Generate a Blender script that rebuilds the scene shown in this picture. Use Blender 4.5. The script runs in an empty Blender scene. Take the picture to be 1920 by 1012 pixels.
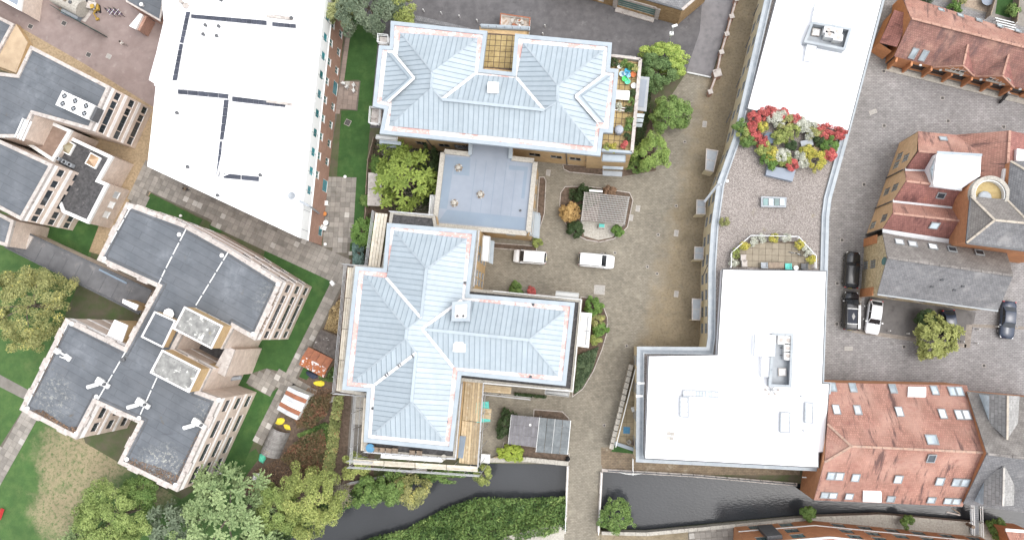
import bpy, bmesh, math, random
import numpy as np
from mathutils import Vector, Matrix
R_ = math.radians
random.seed(7); rng = np.random.default_rng(7)
scene = bpy.context.scene
COL = scene.collection

# ---------------------------------------------------------------- camera, sky, sun, exposure
CAM_H = 104.0          # metres above the paving
FOC = 1425.0           # focal length in photo pixels (1920 wide)
PCX, PCY = 960.0, 506.0
NADX, NADY = 1085.0, 625.0
_d = Vector((NADX-PCX, -(NADY-PCY), -FOC)).normalized()
ROT = _d.rotation_difference(Vector((0, 0, -1))).to_matrix()
cam = bpy.data.cameras.new('camera'); camo = bpy.data.objects.new('camera', cam); COL.objects.link(camo)
camo.location = (0, 0, CAM_H); camo.rotation_euler = ROT.to_euler()
cam.sensor_width = 36.0; cam.sensor_fit = 'HORIZONTAL'; cam.lens = 36.0*FOC/1920.0
cam.clip_start = 0.5; cam.clip_end = 2000
scene.camera = camo
SUN_EL, SUN_AZ = 68.0, -12.0     # azimuth measured counter-clockwise from +X (soft light from the lower right)
world = bpy.data.worlds.new('World'); scene.world = world; world.use_nodes = True
wn = world.node_tree; wn.nodes.clear()
wo = wn.nodes.new('ShaderNodeOutputWorld'); wb = wn.nodes.new('ShaderNodeBackground')
sk = wn.nodes.new('ShaderNodeTexSky'); sk.sky_type = 'NISHITA'; sk.sun_disc = False
sk.sun_elevation = R_(SUN_EL); sk.sun_rotation = R_(90-SUN_AZ); sk.air_density = 1.0; sk.dust_density = 4.0; sk.ozone_density = 1.0
hs = wn.nodes.new('ShaderNodeHueSaturation'); hs.inputs['Saturation'].default_value = 0.28
wn.links.new(sk.outputs[0], hs.inputs['Color']); wn.links.new(hs.outputs[0], wb.inputs['Color'])
wn.links.new(wb.outputs[0], wo.inputs['Surface']); wb.inputs['Strength'].default_value = 0.15
sl = bpy.data.lights.new('sun', 'SUN'); so = bpy.data.objects.new('sun', sl); COL.objects.link(so)
sl.energy = 0.55; sl.angle = R_(85); sl.color = (1.0, 0.965, 0.91)
_s = Vector((math.cos(R_(SUN_EL))*math.cos(R_(SUN_AZ)), math.cos(R_(SUN_EL))*math.sin(R_(SUN_AZ)), math.sin(R_(SUN_EL))))
so.rotation_euler = _s.to_track_quat('Z', 'Y').to_euler(); so.location = (0, 0, 150)
scene.view_settings.view_transform = 'Standard'; scene.view_settings.look = 'None'
scene.view_settings.exposure = 1.22; scene.view_settings.gamma = 1.0; scene.view_settings.use_curve_mapping = False
scene.render.engine = 'CYCLES'
try:
    scene.cycles.max_bounces = 6; scene.cycles.diffuse_bounces = 3; scene.cycles.transparent_max_bounces = 8
except Exception: pass

# ---------------------------------------------------------------- photograph pixel -> place
def ray(px, py): return ROT @ Vector((px-PCX, -(py-PCY), -FOC))
def P(px, py, z=0.0):
    r = ray(px, py); t = (z-CAM_H)/r.z
    return Vector((r.x*t, r.y*t, z))
def PL(pts, z=0.0): return [P(a, b, z) for a, b in pts]
def hit(px, py, p0, n):
    r = ray(px, py); o = Vector((0, 0, CAM_H))
    return o + r*((p0-o).dot(n)/r.dot(n))
def plane_of(p):
    n = Vector((0, 0, 0))
    for i in range(len(p)):
        a, b = p[i], p[(i+1) % len(p)]
        n += Vector(((a.y-b.y)*(a.z+b.z), (a.z-b.z)*(a.x+b.x), (a.x-b.x)*(a.y+b.y)))
    n.normalize()
    if n.z < 0: n = -n
    return sum(p, Vector())/len(p), n
def ccw(p):
    a = sum(p[i].x*p[(i+1) % len(p)].y-p[(i+1) % len(p)].x*p[i].y for i in range(len(p)))
    return list(p) if a > 0 else list(reversed(p))
def offset(p, d):
    """inward offset (d>0) of a ccw polygon"""
    n = len(p); out = []
    for i in range(n):
        a, b, c = p[i-1], p[i], p[(i+1) % n]
        e1 = Vector((b.x-a.x, b.y-a.y)).normalized(); e2 = Vector((c.x-b.x, c.y-b.y)).normalized()
        n1 = Vector((-e1.y, e1.x)); n2 = Vector((-e2.y, e2.x))
        k = n1+n2; L = max(0.35, k.length_squared/2.0)
        q = k/(L) if L else n1
        out.append(Vector((b.x+q.x*d, b.y+q.y*d, b.z)))
    return out
def inside(x, y, poly):
    r = False; j = len(poly)-1
    for i in range(len(poly)):
        a, b = poly[i], poly[j]
        if (a.y > y) != (b.y > y) and x < (b.x-a.x)*(y-a.y)/(b.y-a.y)+a.x: r = not r
        j = i
    return r
def zset(p, z): return [Vector((a.x, a.y, z)) for a in p]

# ---------------------------------------------------------------- mesh collecting and objects
WM = {}
def link(o, parent=None, M=None):
    M = M or Matrix()
    COL.objects.link(o); o.matrix_basis = M
    if parent is not None:
        o.parent = parent; o.matrix_parent_inverse = WM[parent].inverted()
    WM[o] = M
    return o
def tag(o, label=None, cat=None, group=None, kind=None):
    if label: o['label'] = label
    if cat: o['category'] = cat
    if group: o['group'] = group
    if kind: o['kind'] = kind
    return o
def thing(name, label, cat, loc=(0, 0, 0), group=None):
    e = bpy.data.objects.new(name, None); e.empty_display_size = 0.5
    link(e, None, Matrix.Translation(Vector(loc)))
    return tag(e, label, cat, group)
def auto_uv(me):
    uv = me.uv_layers.new(name='UVMap'); co = [v.co for v in me.vertices]
    data = [0.0]*(2*len(me.loops))
    for f in me.polygons:
        n = f.normal
        if abs(n.z) > 0.995: u = Vector((1, 0, 0)); v = Vector((0, 1, 0))
        else:
            u = Vector((-n.y, n.x, 0)).normalized(); v = n.cross(u)
        for li in f.loop_indices:
            c = co[me.loops[li].vertex_index]
            data[2*li] = c.dot(u); data[2*li+1] = c.dot(v)
    uv.data.foreach_set('uv', data)
class MB:
    def __init__(s): s.v = []; s.f = []
    def poly(s, p):
        k = len(s.v); s.v += [Vector(a) for a in p]; s.f.append(tuple(range(k, k+len(p)))); return s
    def prism(s, p, z0, z1, bottom=False):
        p = ccw(p); n = len(p); k = len(s.v)
        s.v += [Vector((a.x, a.y, z1)) for a in p]+[Vector((a.x, a.y, z0)) for a in p]
        s.f.append(tuple(range(k, k+n)))
        for i in range(n):
            j = (i+1) % n; s.f.append((k+i, k+n+i, k+n+j, k+j))
        if bottom: s.f.append(tuple(range(k+2*n-1, k+n-1, -1)))
        return s
    def slab(s, p, t):
        """polygon in space (counter-clockwise seen from above), thickened downwards along its normal"""
        _, n = plane_of(p); m = len(p); k = len(s.v)
        s.v += [Vector(a) for a in p]+[Vector(a)-n*t for a in p]
        s.f.append(tuple(range(k, k+m))); s.f.append(tuple(range(k+2*m-1, k+m-1, -1)))
        for i in range(m):
            j = (i+1) % m; s.f.append((k+i, k+m+i, k+m+j, k+j))
        return s
    def ring(s, outer, inner, z0, z1):
        n = len(outer); k = len(s.v)
        for p, z in ((outer, z1), (inner, z1), (outer, z0), (inner, z0)): s.v += [Vector((a.x, a.y, z)) for a in p]
        for i in range(n):
            j = (i+1) % n
            s.f.append((k+i, k+j, k+n+j, k+n+i)); s.f.append((k+i, k+2*n+i, k+2*n+j, k+j)); s.f.append((k+n+j, k+3*n+j, k+3*n+i, k+n+i))
            s.f.append((k+2*n+j, k+2*n+i, k+3*n+i, k+3*n+j))
        return s
    def obox(s, c, ax, ay, az):
        """box round centre c with half-axes"""
        k = len(s.v); c = Vector(c)
        for sz in (-1, 1):
            for sx, sy in ((-1, -1), (1, -1), (1, 1), (-1, 1)): s.v.append(c+ax*sx+ay*sy+az*sz)
        for f in ((3, 2, 1, 0), (4, 5, 6, 7), (0, 1, 5, 4), (1, 2, 6, 5), (2, 3, 7, 6), (3, 0, 4, 7)): s.f.append(tuple(k+i for i in f))
        return s
    def box(s, c, sx, sy, sz, a=0.0):
        ca, sa = math.cos(a), math.sin(a)
        return s.obox(c, Vector((ca, sa, 0))*sx/2, Vector((-sa, ca, 0))*sy/2, Vector((0, 0, sz/2)))
    def beam(s, a, b, w, h):
        a, b = Vector(a), Vector(b); d = b-a; L = d.length
        if L < 1e-6: return s
        d /= L; sd = Vector((-d.y, d.x, 0))
        sd = sd.normalized() if sd.length > 1e-4 else Vector((1, 0, 0))
        up = d.cross(sd) if d.cross(sd).z >= 0 else sd.cross(d)
        return s.obox((a+b)/2, d*L/2, sd*w/2, up*h/2)
    def tube(s, a, b, r, n=6, r2=None):
        a, b = Vector(a), Vector(b); d = (b-a).normalized(); r2 = r if r2 is None else r2
        x = d.orthogonal().normalized(); y = d.cross(x); k = len(s.v)
        for i in range(n):
            t = 2*math.pi*i/n; s.v.append(a+(x*math.cos(t)+y*math.sin(t))*r)
        for i in range(n):
            t = 2*math.pi*i/n; s.v.append(b+(x*math.cos(t)+y*math.sin(t))*r2)
        for i in range(n):
            j = (i+1) % n; s.f.append((k+i, k+j, k+n+j, k+n+i))
        s.f.append(tuple(range(k+n-1, k-1, -1))); s.f.append(tuple(range(k+n, k+2*n)))
        return s
    def lathe(s, c, prof, n=12):
        c = Vector(c); k = len(s.v); m = len(prof)
        for r, z in prof:
            for i in range(n):
                t = 2*math.pi*i/n; s.v.append(c+Vector((r*math.cos(t), r*math.sin(t), z)))
        for q in range(m-1):
            for i in range(n):
                j = (i+1) % n; s.f.append((k+q*n+i, k+q*n+j, k+(q+1)*n+j, k+(q+1)*n+i))
        s.f.append(tuple(range(k+n-1, k-1, -1))); s.f.append(tuple(range(k+(m-1)*n, k+m*n)))
        return s
    def mesh(s, name, mat):
        me = bpy.data.meshes.new(name); me.from_pydata([tuple(v) for v in s.v], [], s.f); me.update()
        auto_uv(me)
        if mat: me.materials.append(mat)
        return me
    def build(s, name, mat, parent=None, smooth=False):
        xs = [v.x for v in s.v]; ys = [v.y for v in s.v]; zs = [v.z for v in s.v]
        c = Vector(((min(xs)+max(xs))/2, (min(ys)+max(ys))/2, min(zs)))
        me = s.mesh(name, mat); me.transform(Matrix.Translation(-c))
        if smooth: me.polygons.foreach_set('use_smooth', [True]*len(me.polygons))
        return link(bpy.data.objects.new(name, me), parent, Matrix.Translation(c))
def inst(name, me, parent, M): return link(bpy.data.objects.new(name, me), parent, M)
def frame_m(o, x, y, z):
    return Matrix(((x.x, y.x, z.x, o.x), (x.y, y.y, z.y, o.y), (x.z, y.z, z.z, o.z), (0, 0, 0, 1)))
def sheet(name, pts, z, mat, px=True, kind='structure', parent=None):
    p = PL(pts, z) if px else zset(pts, z)
    o = MB().poly(ccw(p)).build(name, mat, parent)
    if kind and parent is None: tag(o, kind=kind)
    return o

# ---------------------------------------------------------------- materials
def _n(nt, t, **k):
    n = nt.nodes.new(t)
    for a, b in k.items():
        if hasattr(n, a): setattr(n, a, b)
        else: n.inputs[a].default_value = b
    return n
def c4(c): return (c[0], c[1], c[2], 1.0)
def mat(name, c1, c2=None, s=1.5, lo=.3, hi=.7, rough=.88, metal=0.0, bump=0.0, bs=8.0, brick=None, stains=(), rnd=0.0, big=.12, spec=.35, fac=None):
    m = bpy.data.materials.new(name); m.use_nodes = True; nt = m.node_tree; L = nt.links
    b = nt.nodes['Principled BSDF']; b.inputs['Roughness'].default_value = rough; b.inputs['Metallic'].default_value = metal
    b.inputs['Specular IOR Level'].default_value = spec
    geo = _n(nt, 'ShaderNodeNewGeometry'); uvn = _n(nt, 'ShaderNodeUVMap')
    def noise(scale, det=5, src=None, r=.6):
        x = _n(nt, 'ShaderNodeTexNoise'); x.inputs['Scale'].default_value = scale; x.inputs['Detail'].default_value = det; x.inputs['Roughness'].default_value = r
        L.new(src or geo.outputs['Position'], x.inputs['Vector']); return x.outputs['Fac']
    def ramp(f, lo, hi):
        x = _n(nt, 'ShaderNodeMapRange'); x.interpolation_type = 'SMOOTHSTEP'; x.inputs['From Min'].default_value = lo; x.inputs['From Max'].default_value = hi
        L.new(f, x.inputs['Value']); return x.outputs[0]
    def mix(f, a, c, mode='MIX'):
        x = _n(nt, 'ShaderNodeMix'); x.data_type = 'RGBA'; x.blend_type = mode
        if isinstance(f, float): x.inputs[0].default_value = f
        else: L.new(f, x.inputs[0])
        for i, q in ((6, a), (7, c)):
            if isinstance(q, tuple): x.inputs[i].default_value = q
            else: L.new(q, x.inputs[i])
        return x.outputs[2]
    col = c4(c1); hgt = None
    if c2: col = mix(ramp(noise(s), lo, hi), c4(c1), c4(c2))
    if brick:
        bt = _n(nt, 'ShaderNodeTexBrick'); mp = _n(nt, 'ShaderNodeMapping'); mp.inputs['Rotation'].default_value = (0, 0, brick.get('rot', 0))
        L.new(uvn.outputs[0], mp.inputs['Vector'])
        if brick.get('world'): L.new(geo.outputs['Position'], mp.inputs['Vector'])
        L.new(mp.outputs[0], bt.inputs['Vector'])
        bt.offset = brick.get('off', .5)
        va = brick.get('var', .13); bt.inputs['Color1'].default_value = (1-va, 1-va, 1-va, 1); bt.inputs['Color2'].default_value = (1+va, 1+va, 1+va, 1)
        mc = brick.get('mort', .6); bt.inputs['Mortar'].default_value = (mc, mc, mc, 1); bt.inputs['Scale'].default_value = 1.0
        bt.inputs['Brick Width'].default_value = brick['w']; bt.inputs['Row Height'].default_value = brick['h']
        bt.inputs['Mortar Size'].default_value = brick.get('m', .012); bt.inputs['Mortar Smooth'].default_value = .3; bt.inputs['Bias'].default_value = 0
        col = mix(1.0, col, bt.outputs['Color'], 'MULTIPLY'); hgt = bt.outputs['Fac']
    for st in stains:
        src = None
        if st.get('uv'):
            mp = _n(nt, 'ShaderNodeMapping'); mp.inputs['Scale'].default_value = (st['uv'][0], st['uv'][1], 1); L.new(uvn.outputs[0], mp.inputs['Vector']); src = mp.outputs[0]
        f = ramp(noise(st.get('s', 1.0), st.get('det', 6), src, st.get('r', .65)), st.get('lo', .5), st.get('hi', .7))
        if st.get('line'):      # only on one side of a line on the ground: (x, y, nx, ny, softness)
            x0, y0, nx, ny, sf = st['line']
            vs = _n(nt, 'ShaderNodeVectorMath', operation='DOT_PRODUCT'); vs.inputs[1].default_value = (nx, ny, 0); L.new(geo.outputs['Position'], vs.inputs[0])
            ad = _n(nt, 'ShaderNodeMath', operation='MULTIPLY_ADD'); L.new(noise(.35, 4), ad.inputs[0]); ad.inputs[1].default_value = sf*1.6; L.new(vs.outputs['Value'], ad.inputs[2])
            g = ramp(ad.outputs[0], x0*nx+y0*ny+sf*.8-sf*.5, x0*nx+y0*ny+sf*.8+sf*.5)
            mu = _n(nt, 'ShaderNodeMath', operation='MULTIPLY'); L.new(f, mu.inputs[0]); L.new(g, mu.inputs[1]); f = mu.outputs[0]
        if st.get('disc'):      # a worn patch on the ground: (x, y, radius)
            x0, y0, r0 = st['disc'][:3]; z0_ = st['disc'][3] if len(st['disc']) > 3 else 0.0; vs = _n(nt, 'ShaderNodeVectorMath', operation='DISTANCE'); vs.inputs[1].default_value = (x0, y0, z0_); L.new(geo.outputs['Position'], vs.inputs[0])
            ad = _n(nt, 'ShaderNodeMath', operation='MULTIPLY_ADD'); L.new(noise(.3, 6, r=.7), ad.inputs[0]); ad.inputs[1].default_value = -r0*1.6; L.new(vs.outputs['Value'], ad.inputs[2])
            g = ramp(ad.outputs[0], r0*.35, -r0*.35); mu = _n(nt, 'ShaderNodeMath', operation='MULTIPLY'); L.new(f, mu.inputs[0]); L.new(g, mu.inputs[1]); f = mu.outputs[0]
        if st.get('amt', 1) != 1:
            mu = _n(nt, 'ShaderNodeMath', operation='MULTIPLY'); L.new(f, mu.inputs[0]); mu.inputs[1].default_value = st['amt']; f = mu.outputs[0]
        col = mix(f, col, c4(st['c']))
    if big:
        v = _n(nt, 'ShaderNodeMapRange'); L.new(noise(.22, 6, r=.7), v.inputs['Value']); v.inputs['From Min'].default_value = .3; v.inputs['From Max'].default_value = .7
        v.inputs['To Min'].default_value = 1-big; v.inputs['To Max'].default_value = 1+big
        col = mix(1.0, col, v.outputs[0], 'MULTIPLY')
    if rnd:
        oi = _n(nt, 'ShaderNodeObjectInfo'); v = _n(nt, 'ShaderNodeMapRange'); L.new(oi.outputs['Random'], v.inputs['Value']); v.inputs['To Min'].default_value = 1-rnd; v.inputs['To Max'].default_value = 1+rnd
        col = mix(1.0, col, v.outputs[0], 'MULTIPLY')
    if isinstance(col, tuple): b.inputs['Base Color'].default_value = col
    else: L.new(col, b.inputs['Base Color'])
    if bump or hgt is not None:
        bp = _n(nt, 'ShaderNodeBump'); bp.inputs['Strength'].default_value = bump or .3; bp.inputs['Distance'].default_value = .03
        h = noise(bs, 4)
        if hgt is not None:
            ma = _n(nt, 'ShaderNodeMath', operation='SUBTRACT'); L.new(h, ma.inputs[0]); L.new(hgt, ma.inputs[1]); h = ma.outputs[0]
        L.new(h, bp.inputs['Height']); L.new(bp.outputs[0], b.inputs['Normal'])
    return m
def glass(name, c, rough=.08):
    m = mat(name, c, tuple(min(1, k*1.7+.01) for k in c), s=.6, rough=rough, big=0, rnd=.35, spec=.6); return m
# ---------------------------------------------------------------- the palette
_a, _b = P(1306, 230), P(1206, 655); _e = (_b-_a).normalized()
MOSS = (_a.x, _a.y, -_e.y, _e.x, 3.5)
m_soil = mat('soil', (.075, .055, .04), (.14, .1, .075), s=2.5, bump=.6)
m_ground = mat('rough_ground', (.1, .085, .06), (.06, .085, .03), s=.5, bump=.5)
m_asphalt = mat('asphalt', (.085, .082, .085), (.12, .115, .118), s=.9, bump=.25, bs=30, stains=[dict(c=(.19, .185, .185), s=.5, lo=.58, hi=.8), dict(c=(.05, .048, .05), s=.8, lo=.6, hi=.72, amt=.7)])
m_road = mat('grey_road', (.19, .18, .185), (.15, .145, .148), s=1.2, bump=.2, bs=30, stains=[dict(c=(.1, .1, .1), s=.6, lo=.6, hi=.75, amt=.6)])
m_court = mat('court_block_paving', (.182, .165, .132), (.225, .203, .162), s=1.8, bump=.25, brick=dict(w=.42, h=.21, m=.02, mort=.68, rot=.06, world=True),
    stains=[dict(c=(.26, .24, .19), s=.28, lo=.55, hi=.72, amt=.75), dict(c=(.1, .095, .085), s=.7, lo=.62, hi=.78, amt=.5), dict(c=(.235, .19, .125), s=.9, lo=.2, hi=.45, line=MOSS, amt=.85), dict(c=(.115, .092, .06), s=3.2, lo=.46, hi=.66, det=8, r=.75, line=MOSS, amt=.7), dict(c=(.3, .24, .13), s=2.6, lo=.52, hi=.7, det=8, r=.75, line=MOSS, amt=.6), dict(c=(.13, .105, .065), s=.25, lo=.5, hi=.7, line=MOSS, amt=.55)], big=.16)
m_cobble = mat('grey_block_paving', (.205, .196, .194), (.25, .24, .238), s=1.6, bump=.3, brick=dict(w=.44, h=.22, m=.024, mort=.55, rot=.03, world=True),
    stains=[dict(c=(.27, .26, .255), s=.3, lo=.55, hi=.75, amt=.7), dict(c=(.11, .105, .102), s=.5, lo=.58, hi=.75, amt=.6), dict(c=(.3, .29, .285), s=5, lo=.62, hi=.72, amt=.4)], big=.2)
m_yard = mat('brown_yard', (.205, .158, .146), (.25, .2, .185), s=.6, bump=.2, bs=25, stains=[dict(c=(.33, .29, .27), s=.9, lo=.57, hi=.75, amt=.6), dict(c=(.13, .1, .095), s=.5, lo=.58, hi=.75, amt=.6)])
m_gravelbed = mat('buff_gravel', (.34, .255, .16), (.24, .18, .11), s=3, bump=.7, bs=14, stains=[dict(c=(.13, .1, .06), s=1.2, lo=.55, hi=.7, amt=.6)])
m_slab = mat('concrete_slab', (.2, .185, .165), (.245, .225, .2), s=1.4, bump=.2, bs=14, rnd=.22, stains=[dict(c=(.12, .105, .085), s=.8, lo=.55, hi=.72, amt=.55)])
m_slabgrey = mat('slab_bed', (.13, .115, .095), (.1, .09, .07), s=2)
m_paleslab = mat('pale_slab', (.42, .4, .37), (.36, .34, .31), s=2, rnd=.12)
m_pinkslab = mat('pinkish_slab', (.26, .205, .175), (.22, .175, .15), s=1.2, rnd=.14)
m_grass = mat('mown_grass', (.026, .072, .017), (.042, .098, .024), s=.7, bump=.8, bs=16, stains=[dict(c=(.075, .12, .035), s=.35, lo=.5, hi=.75, amt=.5), dict(c=(.02, .055, .012), s=7, lo=.5, hi=.7, amt=.55)], big=.2)
_d1, _d2, _d3, _d4 = P(140, 865), P(110, 960), P(200, 850), P(300, 900)
_dry = lambda p, r, a: dict(c=(.29, .235, .15), s=1.6, lo=.32, hi=.54, det=9, r=.8, disc=(p.x, p.y, r), amt=a)
m_grassdry = mat('patchy_grass', (.042, .095, .026), (.068, .125, .036), s=.7, bump=.8, bs=16, stains=[dict(c=(.1, .14, .05), s=.3, lo=.5, hi=.75, amt=.6), _dry(_d1, 6.5, .9), _dry(_d2, 5, .85), _dry(_d3, 5, .8), _dry(_d4, 4, .7), dict(c=(.045, .1, .025), s=2.2, lo=.52, hi=.62, det=8, amt=.6), dict(c=(.02, .06, .012), s=7, lo=.5, hi=.7, amt=.4)], big=.15)
m_white = mat('white_membrane', (.82, .83, .84), (.86, .86, .87), s=.5, rough=.6, big=.02, stains=[dict(c=(.6, .62, .64), s=.8, lo=.72, hi=.9, amt=.5)])
m_whitep = mat('white_paint', (.78, .78, .77), (.68, .68, .66), s=3, rough=.6, big=.05)
m_metalroof = mat('pale_blue_metal', (.3, .35, .385), (.328, .378, .412), s=1.2, rough=.42, metal=.0, big=.06, rnd=.045, spec=.45, stains=[dict(c=(.43, .47, .5), uv=(2.5, .25), s=1.0, lo=.6, hi=.8, amt=.35), dict(c=(.27, .32, .36), s=.5, lo=.6, hi=.78, amt=.4)])
m_coping = mat('blue_grey_coping', (.28, .325, .36), (.32, .36, .39), s=1.2, rough=.5, big=.08, spec=.4, stains=[dict(c=(.2, .22, .24), s=1.8, lo=.6, hi=.75, amt=.5)])
m_ledge = mat('grey_ledge', (.27, .3, .325), (.33, .355, .37), s=1.0, rough=.55, big=.1, stains=[dict(c=(.16, .17, .18), s=2.2, lo=.58, hi=.72, amt=.6), dict(c=(.45, .47, .48), s=.7, lo=.6, hi=.75, amt=.6)])
m_gutter = mat('primer_stained_gutter', (.78, .77, .76), (.72, .7, .69), s=2, rough=.7, stains=[dict(c=(.6, .36, .33), s=.28, lo=.46, hi=.56, r=.7), dict(c=(.42, .2, .19), s=1.3, lo=.58, hi=.7, amt=.55), dict(c=(.8, .79, .78), s=3.5, lo=.55, hi=.65, amt=.7), dict(c=(.2, .15, .14), s=2.2, lo=.68, hi=.76, amt=.6)], big=.04)
def _lich(x, y, r, a): p = P(x, y, 10.9); return dict(c=(.36, .36, .32), s=2.2, lo=.5, hi=.6, det=10, r=.85, disc=(p.x, p.y, r, 10.9), amt=a)
m_felt = mat('blue_grey_felt', (.092, .102, .115), (.118, .128, .142), s=.4, rough=.75, bump=.15, bs=30, brick=dict(w=14, h=1.0, m=.05, mort=.8, rot=.47, world=True, var=.035), stains=[dict(c=(.21, .225, .245), s=.22, lo=.52, hi=.75, det=8, amt=.5), _lich(300, 878, 3.2, .9), _lich(95, 742, 3.6, .5), _lich(505, 560, 2.6, .4), _lich(385, 765, 2.2, .35), dict(c=(.07, .075, .085), s=.6, lo=.58, hi=.75, amt=.7), dict(c=(.36, .37, .34), s=2.4, lo=.6, hi=.7, det=10, r=.85, amt=.6), dict(c=(.11, .09, .06), s=.5, lo=.64, hi=.74, amt=.55), dict(c=(.06, .065, .075), uv=(.15, 1.2), s=1.0, lo=.62, hi=.68, amt=.4)], big=.12)
m_feltlink = mat('link_felt', (.13, .13, .135), (.1, .1, .105), s=.7, rough=.85, stains=[dict(c=(.2, .19, .185), s=.6, lo=.55, hi=.75), dict(c=(.07, .075, .06), s=1.2, lo=.62, hi=.75, amt=.7)])
m_grit = mat('dark_mossy_felt', (.045, .045, .047), (.085, .083, .085), s=2.5, rough=.95, bump=.5, stains=[dict(c=(.22, .21, .21), s=1.2, lo=.57, hi=.72, det=9, r=.8)])
m_lichen = mat('lichen_felt', (.16, .16, .155), (.28, .28, .265), s=1.5, rough=.95, bump=.4, stains=[dict(c=(.62, .62, .58), s=.9, lo=.56, hi=.63, det=9, r=.75), dict(c=(.2, .17, .06), s=.7, lo=.6, hi=.72, amt=.7), dict(c=(.06, .06, .06), s=1.5, lo=.62, hi=.7, amt=.6)])
m_linkroof = mat('pale_blue_felt', (.205, .235, .28), (.225, .255, .3), s=.7, rough=.6, big=.05)
m_linkband = mat('deeper_blue_felt', (.165, .21, .265), (.18, .225, .275), s=.7, rough=.6, big=.05)
m_stone = mat('pale_stone', (.42, .4, .35), (.3, .28, .25), s=5, bump=.4, bs=10, stains=[dict(c=(.16, .15, .13), s=3, lo=.56, hi=.68, amt=.6)])
m_conc = mat('weathered_concrete', (.46, .425, .395), (.35, .315, .29), s=2, bump=.2, stains=[dict(c=(.14, .11, .1), s=2.2, lo=.54, hi=.68, amt=.75), dict(c=(.62, .6, .58), s=1.1, lo=.6, hi=.7, amt=.6)])
m_band = mat('pale_concrete_band', (.84, .82, .8), (.76, .73, .71), s=1.5, stains=[dict(c=(.25, .22, .2), s=1.8, lo=.6, hi=.72, amt=.6)])
m_brickpink = mat('buff_pink_brick', (.63, .53, .455), (.55, .45, .38), s=1.2, brick=dict(w=.3, h=.1, m=.012, mort=.85), big=.1)
m_brickred = mat('soft_red_brick', (.42, .26, .2), (.36, .22, .17), s=1.0, brick=dict(w=.3, h=.1, m=.012, mort=.85), big=.1)
m_bricktan = mat('tan_brick', (.52, .37, .2), (.46, .32, .175), s=1.0, brick=dict(w=.3, h=.1, m=.012, mort=.85), big=.07)
m_brickorange = mat('orange_brick', (.5, .235, .115), (.44, .2, .1), s=1.0, brick=dict(w=.3, h=.1, m=.012, mort=.82), big=.08)
m_brickyel = mat('yellow_stock_brick', (.36, .25, .13), (.27, .175, .09), s=2.0, brick=dict(w=.34, h=.13, m=.02, mort=.7), big=.12)
m_brickgold = mat('golden_brick', (.62, .43, .27), (.56, .38, .23), s=1.2, brick=dict(w=.3, h=.1, m=.012, mort=.8), big=.1)
m_rubble = mat('rubble_stone', (.64, .54, .36), (.46, .37, .24), s=3.5, lo=.4, hi=.6, bump=.9, bs=4, brick=dict(w=.5, h=.22, m=.03, mort=.5))
m_cream = mat('cream_render', (.68, .6, .42), (.62, .54, .37), s=.8, big=.06)
_tile = dict(w=.26, h=.3, m=.022, mort=.62)
m_terra = mat('terracotta_tiles', (.37, .2, .155), (.31, .158, .122), s=1.4, bump=.5, brick=_tile, stains=[dict(c=(.43, .265, .21), s=.35, lo=.42, hi=.66, det=8, amt=.85), dict(c=(.25, .1, .08), s=.7, lo=.5, hi=.7, det=8, amt=.6), dict(c=(.085, .05, .048), uv=(1.1, .14), s=.8, lo=.52, hi=.63, det=8, r=.75, amt=.85), dict(c=(.13, .07, .06), s=2.4, lo=.57, hi=.68, det=8, r=.8, amt=.6)], big=.16)
m_terramews = mat('dull_terracotta_tiles', (.3, .165, .135), (.25, .13, .11), s=1.4, bump=.5, brick=_tile, stains=[dict(c=(.42, .26, .2), s=.4, lo=.48, hi=.7, det=8, amt=.7), dict(c=(.11, .075, .075), uv=(1.0, .25), s=.7, lo=.46, hi=.62, det=8, r=.75, amt=.75)], big=.16)
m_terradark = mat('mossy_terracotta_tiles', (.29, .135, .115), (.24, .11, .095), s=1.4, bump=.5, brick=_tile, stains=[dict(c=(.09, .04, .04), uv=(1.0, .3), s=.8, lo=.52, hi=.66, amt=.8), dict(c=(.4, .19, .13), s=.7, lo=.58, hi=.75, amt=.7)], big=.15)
m_slate = mat('grey_slates', (.19, .19, .195), (.155, .155, .16), s=1.6, bump=.5, brick=dict(w=.3, h=.26, m=.02, mort=.6), stains=[dict(c=(.27, .265, .26), s=.5, lo=.52, hi=.72, amt=.7), dict(c=(.09, .09, .09), s=1.5, lo=.6, hi=.72, amt=.5)], big=.12)
m_slate2 = mat('brown_grey_slates', (.21, .195, .18), (.17, .155, .145), s=1.6, bump=.5, brick=dict(w=.3, h=.26, m=.02, mort=.6), stains=[dict(c=(.3, .28, .26), s=.6, lo=.52, hi=.72, amt=.7), dict(c=(.09, .08, .075), s=1.2, lo=.6, hi=.72, amt=.6)], big=.12)
m_ridge = mat('ridge_tiles', (.4, .245, .19), (.3, .17, .13), s=4, big=.1)
m_ridgeg = mat('pale_ridge_tiles', (.45, .4, .33), (.35, .31, .26), s=3)
m_lead = mat('lead_flashing', (.42, .44, .46), (.55, .56, .57), s=1.5, rough=.6)
m_gravelroof = mat('roof_gravel', (.28, .25, .23), (.155, .135, .122), s=7, lo=.4, hi=.6, bump=1.0, bs=9, stains=[dict(c=(.5, .46, .44), s=9, lo=.6, hi=.66, amt=.8), dict(c=(.2, .17, .1), s=.8, lo=.62, hi=.74, amt=.5)], big=.08)
m_board = mat('scaffold_board', (.42, .34, .22), (.33, .25, .155), s=2.5, rnd=.25, stains=[dict(c=(.6, .57, .5), s=1.6, lo=.56, hi=.7, amt=.6)])
m_pergola = mat('weathered_lattice', (.36, .355, .34), (.28, .275, .26), s=3)
m_wood = mat('grey_brown_wood', (.3, .24, .18), (.2, .155, .12), s=4, rnd=.15)
m_tube = mat('galvanised_tube', (.5, .51, .52), (.4, .41, .42), s=4, rough=.45, metal=.3, big=0)
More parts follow.
